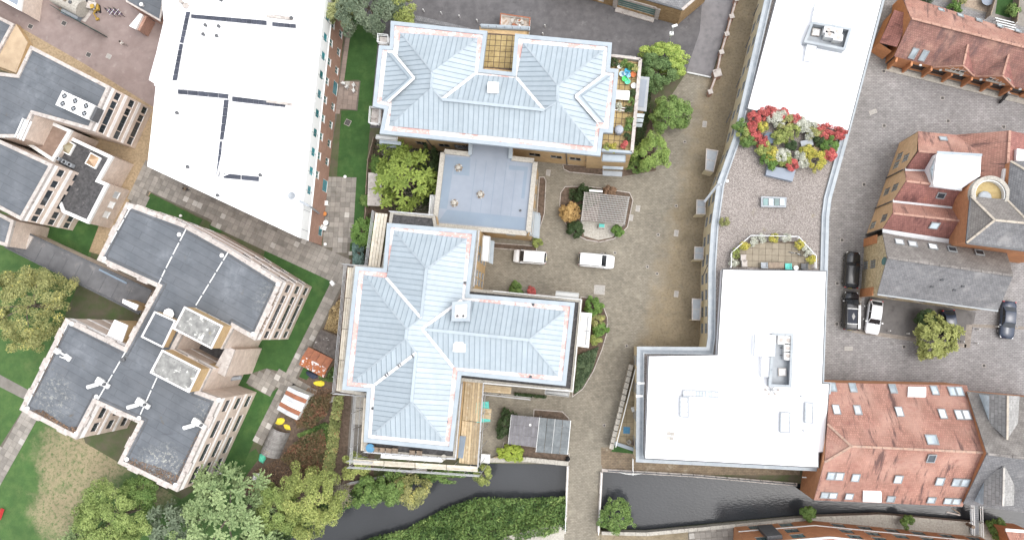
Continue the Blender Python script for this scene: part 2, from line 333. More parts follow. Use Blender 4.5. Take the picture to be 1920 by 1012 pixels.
m_steelgrey = mat('grey_metal', (.3, .325, .35), (.26, .28, .3), s=2, rough=.5, big=.06)
m_darkmetal = mat('dark_metal', (.07, .075, .08), (.1, .1, .105), s=3, rough=.55)
m_pv = mat('solar_cell', (.035, .04, .055), (.06, .065, .085), s=1.5, rough=.25, rnd=.2, spec=.5)
m_terrtile = mat('terrace_tile', (.4, .31, .15), (.32, .24, .11), s=1.5, rnd=.12, stains=[dict(c=(.2, .14, .07), s=1.2, lo=.56, hi=.7, amt=.6)])
m_frame = mat('white_frame', (.66, .67, .66), rough=.5, big=0)
m_gframe = mat('grey_frame', (.27, .29, .3), rough=.5, big=0)
m_dframe = mat('dark_frame', (.06, .065, .07), rough=.5, big=0)
m_bframe = mat('brown_frame', (.13, .1, .08), rough=.5, big=0)
g_dark = glass('dark_glass', (.022, .028, .034)); g_teal = glass('teal_glass', (.03, .16, .19)); g_sky = glass('pale_glass', (.32, .37, .4)); g_white = glass('bright_glass', (.62, .65, .67)); g_green = glass('greenish_glass', (.06, .12, .12))
m_red = mat('red_paint', (.36, .02, .02), rough=.5, big=0); m_blue = mat('blue_cloth', (.07, .2, .34), (.1, .26, .4), s=4); m_yellow = mat('yellow_sheet', (.75, .62, .05), (.6, .5, .05), s=3)
m_teal = mat('teal_net', (.08, .4, .34), (.15, .5, .45), s=4); m_mint = mat('mint_plastic', (.12, .6, .4), (.1, .5, .33), s=3, rough=.5); m_black = mat('black_rubber', (.018, .018, .02), rough=.8, big=0)
m_navy = mat('navy_tarp', (.02, .03, .055), (.04, .05, .08), s=5, rough=.6); m_rust = mat('rusty_sheet', (.34, .12, .05), (.25, .085, .04), s=1.5, stains=[dict(c=(.62, .62, .62), s=1.5, lo=.52, hi=.56)])
m_rustp = mat('plain_rust', (.3, .125, .07), (.22, .09, .055), s=2)

# ---------------------------------------------------------------- ground, river, bridge deck
BIG = 420.0
NB = [(-900, 1420), (200, 1160), (470, 1020), (560, 968), (655, 932), (790, 892), (895, 868), (1066, 870), (1127, 880), (1300, 890), (1492, 906), (1740, 918), (1930, 930), (2700, 1000)]
SB = [(-900, 1700), (300, 1260), (560, 1080), (700, 1018), (850, 996), (1063, 990), (1127, 994), (1212, 998), (1380, 981), (1510, 970), (1650, 968), (1838, 985), (1930, 1003), (2700, 1180)]
nb, sb = PL(NB), PL(SB)
gp = nb + [Vector((BIG, nb[-1].y, 0)), Vector((BIG, BIG, 0)), Vector((-BIG, BIG, 0)), Vector((-BIG, nb[0].y, 0))]
tag(MB().prism(gp, -4, -.012).build('ground', m_ground), kind='structure')
gs = sb + [Vector((BIG, sb[-1].y, 0)), Vector((BIG, -BIG, 0)), Vector((-BIG, -BIG, 0)), Vector((-BIG, sb[0].y, 0))]
tag(MB().prism(gs, -4, -.012).build('south_ground', m_ground), kind='structure')
def water_mat():
    m = bpy.data.materials.new('river_water'); m.use_nodes = True; nt = m.node_tree; b = nt.nodes['Principled BSDF']
    b.inputs['Base Color'].default_value = (.022, .024, .026, 1); b.inputs['Roughness'].default_value = .12; b.inputs['IOR'].default_value = 1.36; b.inputs['Specular IOR Level'].default_value = .5
    g = _n(nt, 'ShaderNodeNewGeometry'); mp = _n(nt, 'ShaderNodeMapping'); mp.inputs['Scale'].default_value = (2.2, 5.0, 1); nt.links.new(g.outputs['Position'], mp.inputs['Vector'])
    a = _n(nt, 'ShaderNodeTexNoise'); a.inputs['Scale'].default_value = 1.1; a.inputs['Detail'].default_value = 5; nt.links.new(mp.outputs[0], a.inputs['Vector'])
    bp = _n(nt, 'ShaderNodeBump'); bp.inputs['Strength'].default_value = .22; bp.inputs['Distance'].default_value = .06; nt.links.new(a.outputs['Fac'], bp.inputs['Height']); nt.links.new(bp.outputs[0], b.inputs['Normal'])
    c = _n(nt, 'ShaderNodeTexNoise'); c.inputs['Scale'].default_value = .12; c.inputs['Detail'].default_value = 4; nt.links.new(g.outputs['Position'], c.inputs['Vector'])
    mx = _n(nt, 'ShaderNodeMix'); mx.data_type = 'RGBA'; nt.links.new(c.outputs['Fac'], mx.inputs[0]); mx.inputs[6].default_value = (.024, .026, .029, 1); mx.inputs[7].default_value = (.048, .052, .058, 1); nt.links.new(mx.outputs[2], b.inputs['Base Color'])
    return m
m_water = water_mat()
tag(MB().poly([Vector((-BIG, -BIG, -1.5)), Vector((BIG, -BIG, -1.5)), Vector((BIG, BIG*.2, -1.5)), Vector((-BIG, BIG*.2, -1.5))]).build('river', m_water), kind='structure')

sheet('asphalt_yard', [(560, -160), (1420, -160), (1333, 147), (1286, 137), (1180, 150), (1100, 240), (690, 240), (690, 60)], .0, m_asphalt)
sheet('lane', [(1330, -160), (1425, -160), (1333, 147), (1286, 137), (1312, 60)], .005, m_road)
sheet('paved_court', [(700, 262), (1180, 300), (1286, 138), (1334, 148), (1432, -160), (1490, -160), (1440, 200), (1420, 640), (1230, 700), (1200, 860), (1128, 879), (1065, 869), (893, 867), (860, 700), (820, 600), (820, 470)], .004, m_court)
sheet('car_park', [(1500, -160), (2150, -160), (2150, 800), (1500, 780)], .0, m_cobble)
sheet('brown_yard', [(-200, -160), (345, -160), (330, 175), (292, 205), (160, 122), (30, 48), (-200, -60)], .0, m_yard)
sheet('gravel_margin', [(-200, -60), (30, 47), (160, 121), (292, 204), (310, 330), (255, 395), (196, 480), (160, 470), (200, 340), (140, 180), (-200, 60)], .004, m_gravelbed)
sheet('west_lawn', [(-200, 395), (190, 400), (170, 480), (100, 640), (160, 830), (340, 935), (480, 840), (500, 880), (470, 1010), (300, 1090), (-200, 1330)], .0, m_grassdry)
sheet('link_lawn', [(62, 424), (192, 405), (163, 482), (160, 486)], .006, m_grass)
sheet('east_lawn', [(497, 468), (625, 525), (540, 690), (478, 822), (440, 910), (395, 905), (440, 700), (480, 560)], .004, m_grass)
sheet('front_lawn', [(282, 362), (380, 412), (372, 425), (270, 392)], .006, m_grass)
sheet('small_front_lawn', [(392, 420), (418, 430), (412, 440), (394, 430)], .006, m_grass)
sheet('long_lawn', [(652, 30), (712, 40), (690, 280), (682, 410), (668, 470), (655, 470), (664, 336), (632, 330), (640, 208), (670, 206), (674, 150), (644, 150)], .004, m_grass)
sheet('garden_soil', [(640, 520), (668, 470), (700, 270), (720, 255), (900, 300), (860, 420), (720, 420), (700, 900), (560, 970), (440, 920), (500, 840), (560, 690)], .002, m_soil)
sheet('allotment_grass', [(548, 640), (600, 680), (575, 712), (545, 700)], .006, m_grass)
sheet('walled_path', [(660, 735), (690, 735), (685, 868), (650, 868)], .006, m_slab)
sheet('river_quay', [(1127, 838), (1500, 838), (1500, 890), (1300, 890), (1127, 880)], .009, mat('brown_block_paving', (.2, .155, .105), (.155, .12, .085), s=1.6, brick=dict(w=.44, h=.22, m=.02, mort=.6, world=True), stains=[dict(c=(.3, .26, .2), s=.7, lo=.55, hi=.7, amt=.7)]))
sheet('south_lane', [(1058, 1000), (1126, 1000), (1128, 1400), (1050, 1400)], .012, m_court)
sheet('south_quay', [(1127, 996), (1212, 1000), (1380, 984), (1380, 1200), (1127, 1200)], .004, m_court)
sheet('south_bank_path', [(1380, 982), (1515, 969), (1650, 966), (1838, 984), (1930, 1003), (1930, 1100), (1380, 1100)], .004, m_stone)
sheet('south_stone_bank', [(930, 1012), (1063, 990), (1063, 1200), (800, 1200)], .002, m_stone)
sheet('parking_bay', [(1622, 545), (1830, 585), (1818, 645), (1618, 622)], .004, mat('bay_asphalt', (.105, .098, .095), (.13, .122, .118), s=1.2, stains=[dict(c=(.08, .075, .072), s=.7, lo=.55, hi=.7)]))
for q in ([(1606, 540), (1617, 541), (1612, 620), (1600, 618)], [(1598, 616), (1725, 634), (1724, 641), (1597, 623)], [(1786, 641), (1812, 645), (1811, 652), (1785, 649)], [(1812, 608), (1823, 609), (1819, 652), (1808, 651)], [(1823, 607), (1932, 612), (1932, 618), (1823, 613)]):
    sheet('paving_strip', q, .008, mat('strip_paving', (.2, .175, .15), (.25, .22, .19), s=2, brick=dict(w=.44, h=.22, m=.02, mort=.7, world=True)) if 'strip_paving' not in bpy.data.materials else bpy.data.materials['strip_paving'])
# paths over the west lawn
sheet('garden_path', [(-60, 660), (0, 702), (52, 730), (45, 748), (-6, 722), (-60, 690)], .008, m_slab)
# the bridge
br = [P(1066, 866), P(1127, 878), P(1124, 1000), P(1063, 998)]
o = MB().prism([P(1064, 860, .02), P(1129, 872, .02), P(1124, 1040, .02), P(1060, 1040, .02)], -.55, .013, True).build('bridge_deck', m_court); tag(o, kind='structure')

# ---------------------------------------------------------------- paving slabs, one by one
def slab_field(name, poly_px, ang_from, ang_to, size, m, bed, z=.02, gap=.03, pale=(), holes=()):
    poly = ccw(PL(poly_px)); hl = [PL(h) for h in holes]
    root = MB().poly(zset(poly, z-.012)).build(name, bed); tag(root, kind='structure')
    a0, a1 = P(*ang_from), P(*ang_to); u = (a1-a0).normalized(); v = Vector((-u.y, u.x, 0))
    bx = MB().obox((0, 0, 0), Vector((size/2-gap/2, 0, 0)), Vector((0, size/2-gap/2, 0)), Vector((0, 0, .02)))
    me = bx.mesh('slab', m); mp = bx.mesh('slab', m_paleslab); mb = MB()
    cen = sum(poly, Vector())/len(poly); n = 0; cells = []
    R = int(60/size)
    for i in range(-R, R):
        for j in range(-R, R):
            c = cen+u*((i+.5)*size)+v*((j+.5)*size)
            if inside(c.x, c.y, poly) and not any(inside(c.x, c.y, h) for h in hl): cells.append((c, i, j))
    cells.sort(key=lambda q: q[0].length)
    for c, i, j in cells:
        zz = z-.006+random.uniform(-.004, .006); r = random.uniform(-.02, .02)
        M = Matrix.Translation((c.x, c.y, zz)) @ Matrix.Rotation(math.atan2(u.y, u.x)+r, 4, 'Z')
        if n < 300: inst('slab', mp if random.random() < .035 else me, root, M)
        else: mb.obox(M.translation, M.to_3x3() @ Vector((size/2-gap/2, 0, 0)), M.to_3x3() @ Vector((0, size/2-gap/2, 0)), Vector((0, 0, .02)))
        n += 1
    if mb.v: tag(mb.build('slab_rest', m, root), kind='stuff')
    return root
slab_field('slab_paving', [(276, 300), (345, 335), (500, 405), (606, 462), (655, 480), (644, 520), (620, 525), (500, 468), (440, 440), (352, 395), (280, 360), (268, 400), (238, 385)], (300, 340), (600, 478), .78, m_slab, m_slabgrey, holes=[[(282, 360), (381, 410), (372, 427), (268, 394)], [(390, 418), (420, 430), (412, 442), (392, 431)]])
slab_field('patio_paving', [(606, 332), (665, 335), (655, 480), (606, 462), (606, 380)], (640, 340), (632, 470), .72, m_slab, m_slabgrey)
slab_field('narrow_slab_path', [(625, 522), (646, 520), (640, 545), (498, 834), (478, 822), (540, 690), (590, 590)], (635, 535), (490, 828), .8, m_slab, m_slabgrey)
slab_field('side_slab_path', [(500, 690), (540, 700), (575, 720), (600, 742), (590, 748), (540, 716), (500, 740), (465, 722), (470, 700)], (500, 690), (580, 735), .8, m_slab, m_slabgrey)
slab_field('lower_garden_path', [(48, 760), (66, 790), (-40, 975), (-110, 1010)], (58, 775), (-40, 950), .85, m_slab, m_slabgrey)
slab_field('red_patio', [(637, 152), (676, 152), (670, 208), (630, 204)], (637, 152), (631, 204), .68, m_pinkslab, m_slabgrey)
slab_field('wall_foot_paving', [(650, 52), (660, 52), (612, 335), (604, 380), (598, 380)], (650, 60), (612, 335), .66, m_pinkslab, m_slabgrey)
slab_field('south_slab_terrace', [(1290, 992), (1375, 986), (1382, 1020), (1290, 1030)], (1290, 992), (1375, 986), .72, m_slab, m_slabgrey)
# ---------------------------------------------------------------- facades, windows, flat-roofed blocks
_wc = {}
def window_meshes(w, h, fr, gl, nx, nz, sill):
    k = (round(w, 2), round(h, 2), fr.name, gl.name, nx, nz, sill.name if sill else '')
    if k in _wc: return _wc[k]
    t = .055; b = MB(); X = Vector((1, 0, 0)); Y = Vector((0, 1, 0)); Z = Vector((0, 0, 1))
    for x in [-w/2+t/2, w/2-t/2]+[-w/2+w*i/nx for i in range(1, nx)]: b.obox((x, 0, 0), X*t/2, Y*.035, Z*h/2)
    for i in range(nz+1):
        z = -h/2+h*i/nz; z = min(max(z, -h/2+t/2), h/2-t/2); b.obox((0, .003, z), X*(w/2-t*.4), Y*.033, Z*t/2)
    g = MB().obox((0, -.02, 0), X*(w/2-.01), Y*.008, Z*(h/2-.01))
    s = MB().obox((0, .0, -h/2-.05), X*(w/2+.06), Y*.045, Z*.05).mesh('sill', sill) if sill else None
    _wc[k] = (b.mesh('window', fr), g.mesh('pane', gl), s); return _wc[k]
def uz(px, py, A, B):
    e = Vector((B.x-A.x, B.y-A.y, 0)).normalized(); n = Vector((e.y, -e.x, 0))
    q = hit(px, py, Vector((A.x, A.y, 0)), n); return (q-Vector((A.x, A.y, 0))).dot(e), q.z
def facade(root, A, B, z0, z1, m, wins=(), depth=.05, name='wall'):
    """wins: (u, z, w, h, (frame, glass, nx, nz, sill))"""
    e = Vector((B.x-A.x, B.y-A.y, 0)); Lw = e.length; e /= Lw; n = Vector((e.y, -e.x, 0)); Z = Vector((0, 0, 1)); O = Vector((A.x, A.y, 0))
    ok = [w for w in wins if w[0]-w[2]/2 > .05 and w[0]+w[2]/2 < Lw-.05 and w[1]-w[3]/2 > z0+.02 and w[1]+w[3]/2 < z1-.02]
    us = sorted({0, Lw} | {round(w[0]+s*w[2]/2, 3) for w in ok for s in (-1, 1)}); zs = sorted({z0, z1} | {round(w[1]+s*w[3]/2, 3) for w in ok for s in (-1, 1)})
    b = MB()
    for i in range(len(us)-1):
        j = 0
        while j < len(zs)-1:
            uc = (us[i]+us[i+1])/2
            def op(j): zc = (zs[j]+zs[j+1])/2; return any(abs(uc-w[0]) < w[2]/2 and abs(zc-w[1]) < w[3]/2 for w in ok)
            if op(j): j += 1; continue
            k = j
            while k+1 < len(zs)-1 and not op(k+1): k += 1
            b.poly([O+e*us[i]+Z*zs[j], O+e*us[i+1]+Z*zs[j], O+e*us[i+1]+Z*zs[k+1], O+e*us[i]+Z*zs[k+1]]); j = k+1
    for w in ok:
        a, c, d, f = w[0]-w[2]/2, w[0]+w[2]/2, w[1]-w[3]/2, w[1]+w[3]/2; D = -n*(depth+.05)
        for p, q in (((a, d), (c, d)), ((c, d), (c, f)), ((c, f), (a, f)), ((a, f), (a, d))):
            p0 = O+e*p[0]+Z*p[1]; p1 = O+e*q[0]+Z*q[1]; b.poly([p0, p1, p1+D, p0+D])
    b.build(name, m, root)
    for w in ok:
        fm, gm, sm = window_meshes(w[2], w[3], *w[4])
        M = frame_m(O+e*w[0]+Z*w[1]-n*depth, e, n, Z)
        o = inst('window', fm, root, M); inst('pane', gm, o, M)
        if sm: inst('sill', sm, o, frame_m(O+e*w[0]+Z*w[1], e, n, Z))
def walls(root, pts, z0, z1, m, fac=None, depth=.05):
    """pts: world points in any order round; fac: edge index -> list of windows (u measured from pts[i])"""
    fac = fac or {}; n = len(pts); rev = ccw(pts)[0] is not pts[0]
    for i in range(n):
        A, B = pts[i], pts[(i+1) % n]
        if i in fac:
            w = fac[i]; Lw = (Vector((B.x-A.x, B.y-A.y))).length
            if rev: facade(root, B, A, z0, z1, m, [(Lw-q[0],)+tuple(q[1:]) for q in w], depth)
            else: facade(root, A, B, z0, z1, m, w, depth)
        else:
            if rev: A, B = B, A
            MB().poly([Vector((A.x, A.y, z0)), Vector((B.x, B.y, z0)), Vector((B.x, B.y, z1)), Vector((A.x, A.y, z1))]).build('wall', m, root)
def roof_deck(root, pts, z, m, name='roof'): return MB().poly(ccw(zset(pts, z))).build(name, m, root)
def parapet(root, pts, z0, z1, w, m, name='parapet', out=0.0):
    p = ccw(pts); return MB().ring(offset(p, -out), offset(p, w), z0, z1).build(name, m, root)
def bands(root, A, B, zs, h, proud, m, name='band'):
    e = Vector((B.x-A.x, B.y-A.y, 0)); L = e.length; e /= L; n = Vector((e.y, -e.x, 0))
    for z in zs: MB().obox(Vector(((A.x+B.x)/2, (A.y+B.y)/2, z))+n*(proud/2+.002), e*(L/2-.01), n*proud/2, Vector((0, 0, h/2))).build(name, m, root)
def base_of(pts): c = sum(pts, Vector())/len(pts); return (c.x, c.y, 0)
def onroof(z): return lambda x, y: P(x, y, z)
def px_prism(name, px, z0, z1, m, parent=None): return MB().prism(PL(px, z1), z0, z1).build(name, m, parent)
def pv(root, q, n, z, name='solar_panel', m=None):
    a, b, c, d = PL(q, z)
    for i in range(n):
        t0, t1 = (i+.025)/n, (i+.975)/n
        MB().slab(ccw([a.lerp(b, t0), a.lerp(b, t1), d.lerp(c, t1), d.lerp(c, t0)]), .06).build(name, m or m_pv, root)
def vent(root, px, py, z, r=.12, h=.35, m=None, name='vent_pipe'):
    p = P(px, py, z); MB().lathe(p, [(r, 0), (r, h), (r*1.5, h), (r*1.5, h+.08), (r*.4, h+.14)], 8).build(name, m or m_darkmetal, root)

# ---- white-roofed long building on the left
zr = 8.5; zb = 5.3
eb, en = P(603, 460), P(655, -40); ee = (en-eb).normalized(); en = en+ee*8
left = PL([(298, -150), (304, 10), (307, 40), (293, 100), (279, 150), (290, 157), (292, 163), (284, 240), (276, 312)], zr)
foot = [zset([eb], zr)[0], zset([en], zr)[0]]+left
W1 = thing('office_building', 'long white flat-roofed building with teal windows and red brick lower storeys', 'building', base_of(foot))
ww = [(x, y, 1.15, 1.35) for x, y in ((610.5, 28), (606.5, 66), (602.5, 101), (599, 137), (595, 173), (591, 209.5), (587, 246), (583, 282), (579, 318), (575, 354))]
bw = [(624, 46), (620.5, 80.5), (617, 116), (613, 152), (609.5, 187), (605.5, 222), (602, 256), (598, 292), (594.5, 327.5), (638.5, 64), (634.5, 97.5), (631, 132), (624, 200), (620, 234), (617, 269), (613, 303)]
big = [(629, 166, 1.9, 1.9), (610, 349, 1.7, 2.0), (601, 433.5, 1.3, 1.6)]
wt = (m_frame, g_teal, 1, 1, None); wd = (m_frame, g_green, 2, 1, m_frame)
w_hi = [(uz(x, y, eb, en)[0], 6.85, w, h, wt) for x, y, w, h in ww]
w_lo = [uz(x, y, eb, en)+(1.0, 1.15, wd) for x, y in bw]+[(uz(x, y, eb, en)[0], max(uz(x, y, eb, en)[1], h/2+.1), w, h, wt) for x, y, w, h in big]
facade(W1, eb, en, 0, zb, m_brickred, w_lo); 
m_whitewall = mat('white_cladding', (.84, .85, .85), (.8, .82, .82), s=1, rough=.5, big=.03)
facade(W1, eb, en, zb+.002, zr-.05, m_whitewall, w_hi)
bands(W1, eb, en, [zb+.12], .2, .08, m_whitewall)
_e = (en-eb).normalized(); _n0 = Vector((_e.y, -_e.x, 0))
for i in range(26):
    c = eb+_e*(1.2+i*2.6); MB().obox(Vector((c.x, c.y, (zb+zr)/2))+_n0*.02, _e*.02, _n0*.025, Vector((0, 0, (zr-zb)/2-.3))).build('cladding_joint', m_steelgrey, W1)
wb_ = MB(); rest = foot[1:]+[foot[0]]
for i in range(len(rest)-1):
    A, B = rest[i], rest[i+1]; wb_.poly([Vector((A.x, A.y, 0)), Vector((B.x, B.y, 0)), Vector((B.x, B.y, zr-.06)), Vector((A.x, A.y, zr-.06))])
wb_.build('wall', m_brickred, W1)
MB().prism(foot, zr-.06, zr, True).build('roof', m_white, W1)
def lip(root, pl, z, w, h, m, name='roof_upstand'):
    p = PL(pl, z)
    for a, b in zip(p[:-1], p[1:]): MB().beam(a+Vector((0, 0, h/2)), b+Vector((0, 0, h/2)), w, h).build(name, m, root)
lip(W1, [(307, 12), (348, 16), (470, 22), (600, 38)], zr, .25, .3, m_white); lip(W1, [(292, 160), (333, 165), (430, 176), (470, 180), (592, 190)], zr, .3, .35, m_white)
lip(W1, [(433, 178), (432, 200), (418, 290), (408, 335)], zr, .2, .25, m_white); lip(W1, [(408, 335), (440, 322), (560, 336)], zr, .2, .25, m_white)
for i, y in enumerate((36, 188)):
    for k in range(4): 
        a = P(480+k*28, y-10+k*2, zr+.35); MB().box(a, .9, .22, .3, -.1).build('roof_bracket', m_whitep, W1)
    a, b = P(500, y-6+(8 if i else 0), zr+.2), P(548, y+(8 if i else 0), zr+.2); MB().beam(a, b, .35, .2).build('grey_roof_bar', m_conc, W1)  # low grey bar lying beside each roof upstand
pv(W1, [(349, 22), (337, 80), (343.5, 82), (356.5, 22)], 5, zr+.2); pv(W1, [(336.5, 82), (323, 151), (331.5, 151), (343, 83)], 6, zr+.2)
pv(W1, [(358, 27), (500, 39), (500, 47.5), (358, 34)], 15, zr+.2); pv(W1, [(510, 41.5), (555, 46), (555, 53), (510, 49)], 4, zr+.2)
pv(W1, [(333, 168), (428, 177), (428, 185), (333, 176)], 5, zr+.2); pv(W1, [(429, 186), (409.5, 333), (416, 333), (420, 186)][::1], 1, zr-.5) if False else None
pv(W1, [(420, 187), (412, 262), (420.5, 262), (428.5, 187)], 5, zr+.2); pv(W1, [(412, 265), (405, 331), (411, 331), (416, 265)], 5, zr+.2)
pv(W1, [(435, 181), (535, 193), (535, 201), (435, 190)], 10, zr+.2); pv(W1, [(418, 325), (486, 331.5), (486, 340), (418, 333.5)], 2, zr+.2)
for x, y in ((387, 49), (412, 51), (383, 66), (408, 69), (548, 36), (334, 213), (354, 314), (410, 367), (490, 329), (416, 2)): vent(W1, x, y, zr, .16, .35)
# mast, rail and dish near the south end
m1 = MB(); a, b = P(563, 377, zr+.1), P(598, 400, 3.0); m1.tube(P(563, 377, zr), P(563, 377, zr+.9), .12, 8); m1.beam(a+Vector((0, 0, .3)), P(579, 386, zr+.2), .3, .15); m1.tube(P(581, 387, zr-.4), b, .12, 8)
m1.build('downpipe', m_steelgrey, W1)
MB().lathe(P(551, 369, zr), [(.1, 0), (.1, .5), (.45, .7), (.5, .85), (.42, .8), (.05, .65)], 10).build('roof_cowl', m_steelgrey, W1)
vent(W1, 352, 14, zr, .3, .5, m_conc); vent(W1, 345, 8, zr, .2, .8, m_conc)

# ---- low grey-roofed building north of the yard
q = [(228, -60), (310, -60), (306, 8), (301, 41), (236, 4)]; z = 4.0
G0 = thing('low_building', 'low grey flat-roofed building between brown yard and white roof', 'building', base_of(PL(q)))
walls(G0, PL(q, z), 0, z, m_brickred); roof_deck(G0, PL(q, z-.1), z-.1, m_felt); parapet(G0, PL(q, z), z-.3, z, .25, m_conc); vent(G0, 268, 11, z-.1, .2, .4, m_frame)
q = [(262, 25), (268, 28), (254, 55), (242, 49)]
px_prism('white_canopy', q, 2.2, 2.6, m_whitep, G0); px_prism('canopy_wall', [(268, 28), (276, 31), (262, 58), (255, 55)], 0, 2.2, m_brickred, G0)

# ---- the cross-shaped building with dark felt roofs
zh = 10.9
hp = [(239, 380), (347, 420), (430, 466), (529, 528), (479, 637), (438, 614), (416, 653), (347, 617), (327, 655), (396, 691), (375, 733), (413, 747), (333, 920), (223, 867), (261, 792), (179, 755), (144, 822), (39, 767), (125, 597), (235, 651), (296, 538), (184, 487)]
HB = thing('college_building', 'cross-shaped three-storey building with dark blue-grey flat roofs and pinkish brick walls', 'building', base_of(PL(hp)))
hw = PL(hp, zh)
def grid(A, B, zs, cols, h, st):
    L = Vector((B.x-A.x, B.y-A.y)).length; return [(f*L, z, w, h, st) for z in zs for f, w in cols]
wh = (m_dframe, g_dark, 2, 1, m_band); wl = (m_dframe, g_dark, 4, 1, m_band)
ZS = (1.75, 4.95, 8.2)
def mixg(A, B, cols): return [w for z in ZS for w in grid(A, B, (z,), [(c[0], c[1]*.8) for c in cols], 1.05, wh)]
fac = {3: mixg(hw[3], hw[4], [(.1, 1.3), (.29, 1.3), (.52, 3.0), (.74, 1.3), (.91, 1.2)]), 11: mixg(hw[11], hw[12], [(.1, 2.0), (.36, 3.0), (.62, 3.0), (.87, 3.0)]),
       14: [], 15: mixg(hw[15], hw[16], [(.3, 2.4), (.75, 1.6)]), 4: mixg(hw[4], hw[5], [(.5, 1.2)]), 2: mixg(hw[2], hw[3], [(.15, 1.5), (.5, 1.5), (.85, 1.5)]), 0: mixg(hw[0], hw[1], [(.2, 1.5), (.5, 1.5), (.8, 1.5)]), 12: mixg(hw[12], hw[13], [(.3, 2), (.7, 2)]), 19: mixg(hw[19], hw[20], [(.5, 2)])}
walls(HB, hw, 0, zh, m_brickpink, fac)
roof_deck(HB, offset(ccw(hw), .05), zh-.02, m_felt)
parapet(HB, hw, zh-.35, zh+.18, .5, m_conc, out=.06)
parapet(HB, offset(ccw(hw), .75), zh-.019, zh+.03, .12, m_darkmetal, name='roof_edge_strip')
rv = ccw(hw)
for i in range(len(rv)):
    A, B = rv[i], rv[(i+1) % len(rv)]
    if (B-A).length > 4: bands(HB, A, B, (3.3, 6.55), .55, .03, m_band); bands(HB, A, B, (10.0,), .9, .035, m_band)
    L = (B-A).length; e = (B-A)/L; n = Vector((e.y, -e.x, 0))
    for k in range(int(L/4.2)):
        c = A+e*((k+.5)*L/max(1, int(L/4.2)))
        MB().obox(Vector((c.x, c.y, zh-.05))+n*.16, e*.75, n*.1, Vector((0, 0, .16))).build('cornice_block', m_conc, HB)
# towers, plant boxes, light well
def tower(px, z0, z1, rm, wm, name):
    p = PL(px, z1); o = MB().prism(p, z0, z1-.12).build(name, wm, HB); MB().poly(ccw(zset(offset(ccw(p), .12), z1-.1))).build('tower_roof', rm, o)
    MB().ring(offset(ccw(p), -.05), offset(ccw(p), .14), z1-.18, z1+.03).build('tower_coping', m_band, o)
tower([(346, 575), (417, 611), (396, 653), (325, 616)], 0, 13.6, m_lichen, m_bricktan, 'stair_tower')
tower([(304, 656), (375, 692), (354, 735), (282, 698)], 0, 13.6, m_lichen, m_bricktan, 'stair_tower')
tower([(290, 584), (329, 601), (305, 651), (265, 631)], zh-.1, 12.3, m_felt, m_bricktan, 'plant_room')
o = px_prism('light_well_floor', [(350, 600), (430, 640), (405, 700), (322, 655)], 4.0, 4.6, m_grit, HB)
o = px_prism('stair_block', [(424, 649), (441, 655), (421, 706), (399, 693)], 0, 8.4, m_brickpink, HB); px_prism('block_roof', [(424, 649), (441, 655), (421, 706), (399, 693)], 8.402, 8.6, m_conc, o)
tower([(215, 600), (239, 610), (226, 647), (200, 631)], 0, 9.4, m_white, m_bricktan, 'entrance_bay')
tower([(231, 561), (259, 572), (255, 581), (230, 567)], 0, 6.5, m_white, m_bricktan, 'chimney_stack')
for a, b in (((310, 506), (296, 536)), ((349, 430), (310, 506)), ((430, 470), (366, 575)), ((296, 540), (262, 608)), ((262, 608), (240, 652)), ((240, 652), (182, 752)), ((295, 707), (262, 780)), ((366, 577), (440, 614)), ((128, 606), (50, 762)), ((246, 388), (193, 482)), ((54, 768), (140, 814))):
    A, B = P(*a, zh), P(*b, zh); k = max(2, int((B-A).length/1.6))
    for i in range(k): MB().beam(A.lerp(B, i/k)+Vector((0, 0, .06)), A.lerp(B, (i+.86)/k)+Vector((0, 0, .06)), .13, .07).build('conductor_strip', m_frame, HB)
for x, y in ((244, 390), (337, 440), (417, 479), (197, 485), (522, 533), (475, 626), (136, 607), (182, 743), (262, 783), (239, 860), (53, 765), (330, 908), (412, 749), (144, 812)):
    MB().lathe(P(x, y, zh), [(.2, 0), (.28, .1), (.28, .22), (.1, .3)], 10).build('roof_outlet', m_whitep, HB)
vent(HB, 320, 589, zh, .5, .5, m_whitep, 'extract_cowl'); vent(HB, 233, 674, zh, .2, .3)
def roofcam(px, py, lab):
    t = thing('roof_antenna', lab, 'antenna', P(px, py, zh), 'white antennas on the dark felt roofs'); p = P(px, py, zh)
    MB().box(p+Vector((0, 0, .25)), 1.0, .75, .4, -.5).build('base_unit', m_whitep, t); MB().beam(p+Vector((.3, -.1, .45)), p+Vector((1.35, -.7, .45)), .55, .35).build('arm', m_whitep, t)
    MB().tube(p+Vector((-.1, -.35, .5)), p+Vector((-1.5, -.75, .5)), .26, 10).build('horn', m_whitep, t); MB().tube(p+Vector((-1.5, -.75, .5)), p+Vector((-1.53, -.76, .5)), .17, 10).build('horn_mouth', m_black, t)
    MB().tube(p+Vector((.9, -.35, .6)), p+Vector((.9, -.35, .95)), .2, 8).build('camera_head', m_darkmetal, t)
roofcam(190, 714, 'white antenna unit on felt roof at the middle of the west wing'); roofcam(265, 752, 'white antenna unit on felt roof above the south notch')
roofcam(370, 790, 'white antenna unit at the east edge of the south wing roof')
t = thing('roof_bracket', 'white lattice bracket lying at the west parapet of the felt roof', 'bracket', P(118, 663, zh)); p = P(118, 663, zh)
MB().beam(P(108, 657, zh+.2), P(130, 671, zh+.2), .2, .15).beam(P(112, 668, zh+.2), P(128, 674, zh+.2), .12, .12).build('rail', m_whitep, t); MB().box(P(127, 670, zh+.2), .9, .6, .25, -.6).build('plate', m_whitep, t); MB().box(P(108, 658, zh+.3), .6, .6, .5, -.6).build('bracket_box', m_whitep, t)
# pipe and plant corner between the two east wings
MB().tube(P(392, 715, 3.2), P(452, 707, 3.2), .3, 10).build('vent_duct', m_steelgrey, HB)

